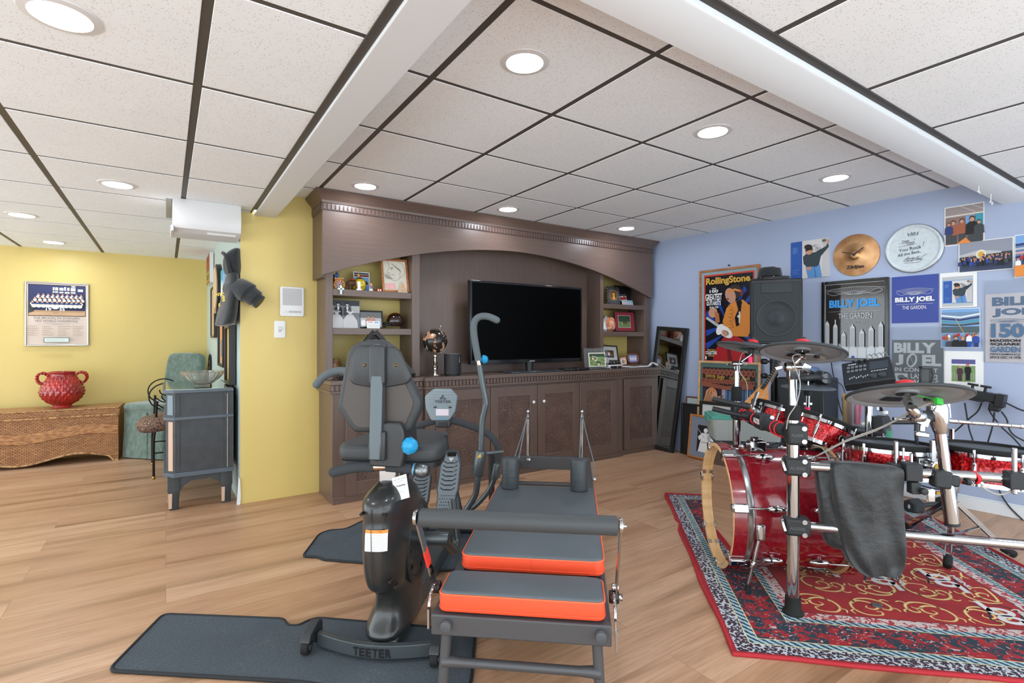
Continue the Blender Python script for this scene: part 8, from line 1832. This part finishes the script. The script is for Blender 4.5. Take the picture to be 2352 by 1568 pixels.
# second pad mount behind: pole with tilter
pl_ = sight(1995, 942, 2.45); o = thing('short_post', 'short chrome post with tilter rising behind the drumsticks', 'stand', (pl_.x, pl_.y, 0))
mb = MB(); mb.cyl((0, 0, .56), (0, 0, .87), .0150, CHROME); mb.obox((0, 0, .56), (.05, .05, .05), CLAMP); mb.build('post', o)
mb = MB(); mb.obox((.055, -.03, .82), (.035, .03, .06), CHROME); mb.cyl((.055, -.03, .79), (.055, -.03, .87), .010, CHROME); mb.obox((.055, -.03, .875), (.05, .02, .012), CHROME); mb.obox((.05, -.03, .735), (.075, .05, .06), CLAMP); mb.cyl((.06, -.03, .735), (.30, -.19, .735), .010, CLAMP); mb.build('tilter', o, bevel=.003)
# phone clip
pc = sight(2124, 862, 2.25); o = thing('phone_clip', 'black spring phone clip standing up behind the largest cymbal', 'phone holder', pc, -YAW)
mb = MB(); mb.cushion(rrect(.042, .070, .008, 3), -.006, .006, .003, BLACKP, XZ); mb.box(-.026, .026, -.018, .002, .030, .040, BLACKP); mb.box(-.026, .026, -.018, .002, -.040, -.030, BLACKP); mb.build('clip', o, bevel=.002)
mb = MB(); mb.tube([(-.022, -.008, .034), (-.027, -.01, 0), (-.022, -.008, -.034)], .004, BLACKP, 7); mb.tube([(.022, -.008, .034), (.027, -.01, 0), (.022, -.008, -.034)], .004, BLACKP, 7); mb.tube([(0, .008, -.02), (-.01, .012, -.10), (-.03, .01, -.22), (-.03, .0, -.33)], .007, BLACKP, 8); mb.build('gooseneck', o)
# mounting rail with plug adapters
r0, r1 = BLUE.pl(2213, 905, y=-.10), BLUE.pl(2305, 922, y=-.10)
o = thing('power_rail', 'black power strip with knobs and plug adapters fixed to the blue wall', 'power strip', bl((r0.x+r1.x)/2, -.085, (r0.z+r1.z)/2), BLUE.rz); wR = r1.x-r0.x; zm = 0
tl_ = math.atan2(r1.z-r0.z, wR)
mb = MB(); M_ = Matrix.Rotation(-tl_, 4, 'Y'); mb.obox((0, 0, .01), (wR, .06, .055), BLACKP, M=M_); mb.obox((-.04, -.02, -.02), (wR*.5, .05, .014), BLACKP, M=M_); mb.box(-.03, .03, .025, .083, -.02, .03, BLACKP); mb.build('housing', o, bevel=.005)
mb = MB(); mb.obox((wR*.42, -.004, .0), (.05, .075, .085), BLACKP, M=M_); mb.obox((wR*.33, -.01, -.045), (.055, .06, .05), BLACKP, M=M_); mb.build('plug_adapter', o, bevel=.006)
for x in (-.33, .0):
    mb = MB(); mb.cyl(M_ @ Vector((x*wR, 0, .03)), M_ @ Vector((x*wR, 0, .065)), .008, BLACKP); mb.obox((x*wR, 0, .072), (.055, .016, .014), BLACKP, M=M_); mb.build('knob', o, bevel=.003)
def wallp(a, b, y=-.05): return Vector(BLUE.wor(*BLUE.pl(a, b, y=y)))
BC = mat('black_cable', '#1f2124', .5)
for lb, pts in [('black cable hanging straight from the power strip to the floor tom pads', [wallp(2216, 925), wallp(2220, 950), wallp(2226, 985), wallp(2235, 1015), wallp(2238, 1060)]),
                ('black cable curving left from the power strip across the blue wall', [wallp(2255, 925), wallp(2245, 945), wallp(2225, 962), wallp(2200, 985), wallp(2170, 1010), wallp(2150, 1030)]),
                ('black cable leaving the power strip toward the right picture edge', [wallp(2305, 922), wallp(2325, 932), wallp(2345, 941), wallp(2370, 948)]),
                ('short black cable under the plug adapter, swinging left', [wallp(2284, 946), wallp(2282, 965), wallp(2278, 985), wallp(2270, 1012), wallp(2262, 1040)]),
                ('long black cable under the plug adapter, swinging right', [wallp(2300, 945), wallp(2312, 962), wallp(2318, 985), wallp(2330, 1000), wallp(2352, 1012), wallp(2370, 1020)]),
                ('thin black cable from the plug adapter to the right floor tom pad', [wallp(2272, 942), wallp(2280, 955), wallp(2300, 980), wallp(2325, 1003), wallp(2345, 1025)]),
                ('black cable running down the wall past the white baseboard', [wallp(2292, 1118, -.02), wallp(2302, 1140, -.02), wallp(2320, 1165, -.02), wallp(2345, 1190, -.02), wallp(2370, 1215, -.02)]),
                ('long black cable behind the drum module down to the snare pad', [wallp(1908, 822), wallp(1912, 850), wallp(1920, 890), wallp(1928, 930), wallp(1940, 970)]),
                ('black cable sagging along the wall behind the hanging cloth bag', [wallp(2085, 1095, -.04), wallp(2105, 1110, -.04), wallp(2140, 1121, -.04), wallp(2170, 1122, -.04), wallp(2200, 1112, -.04)])]:
    cable(lb, pts, .0045, BC)
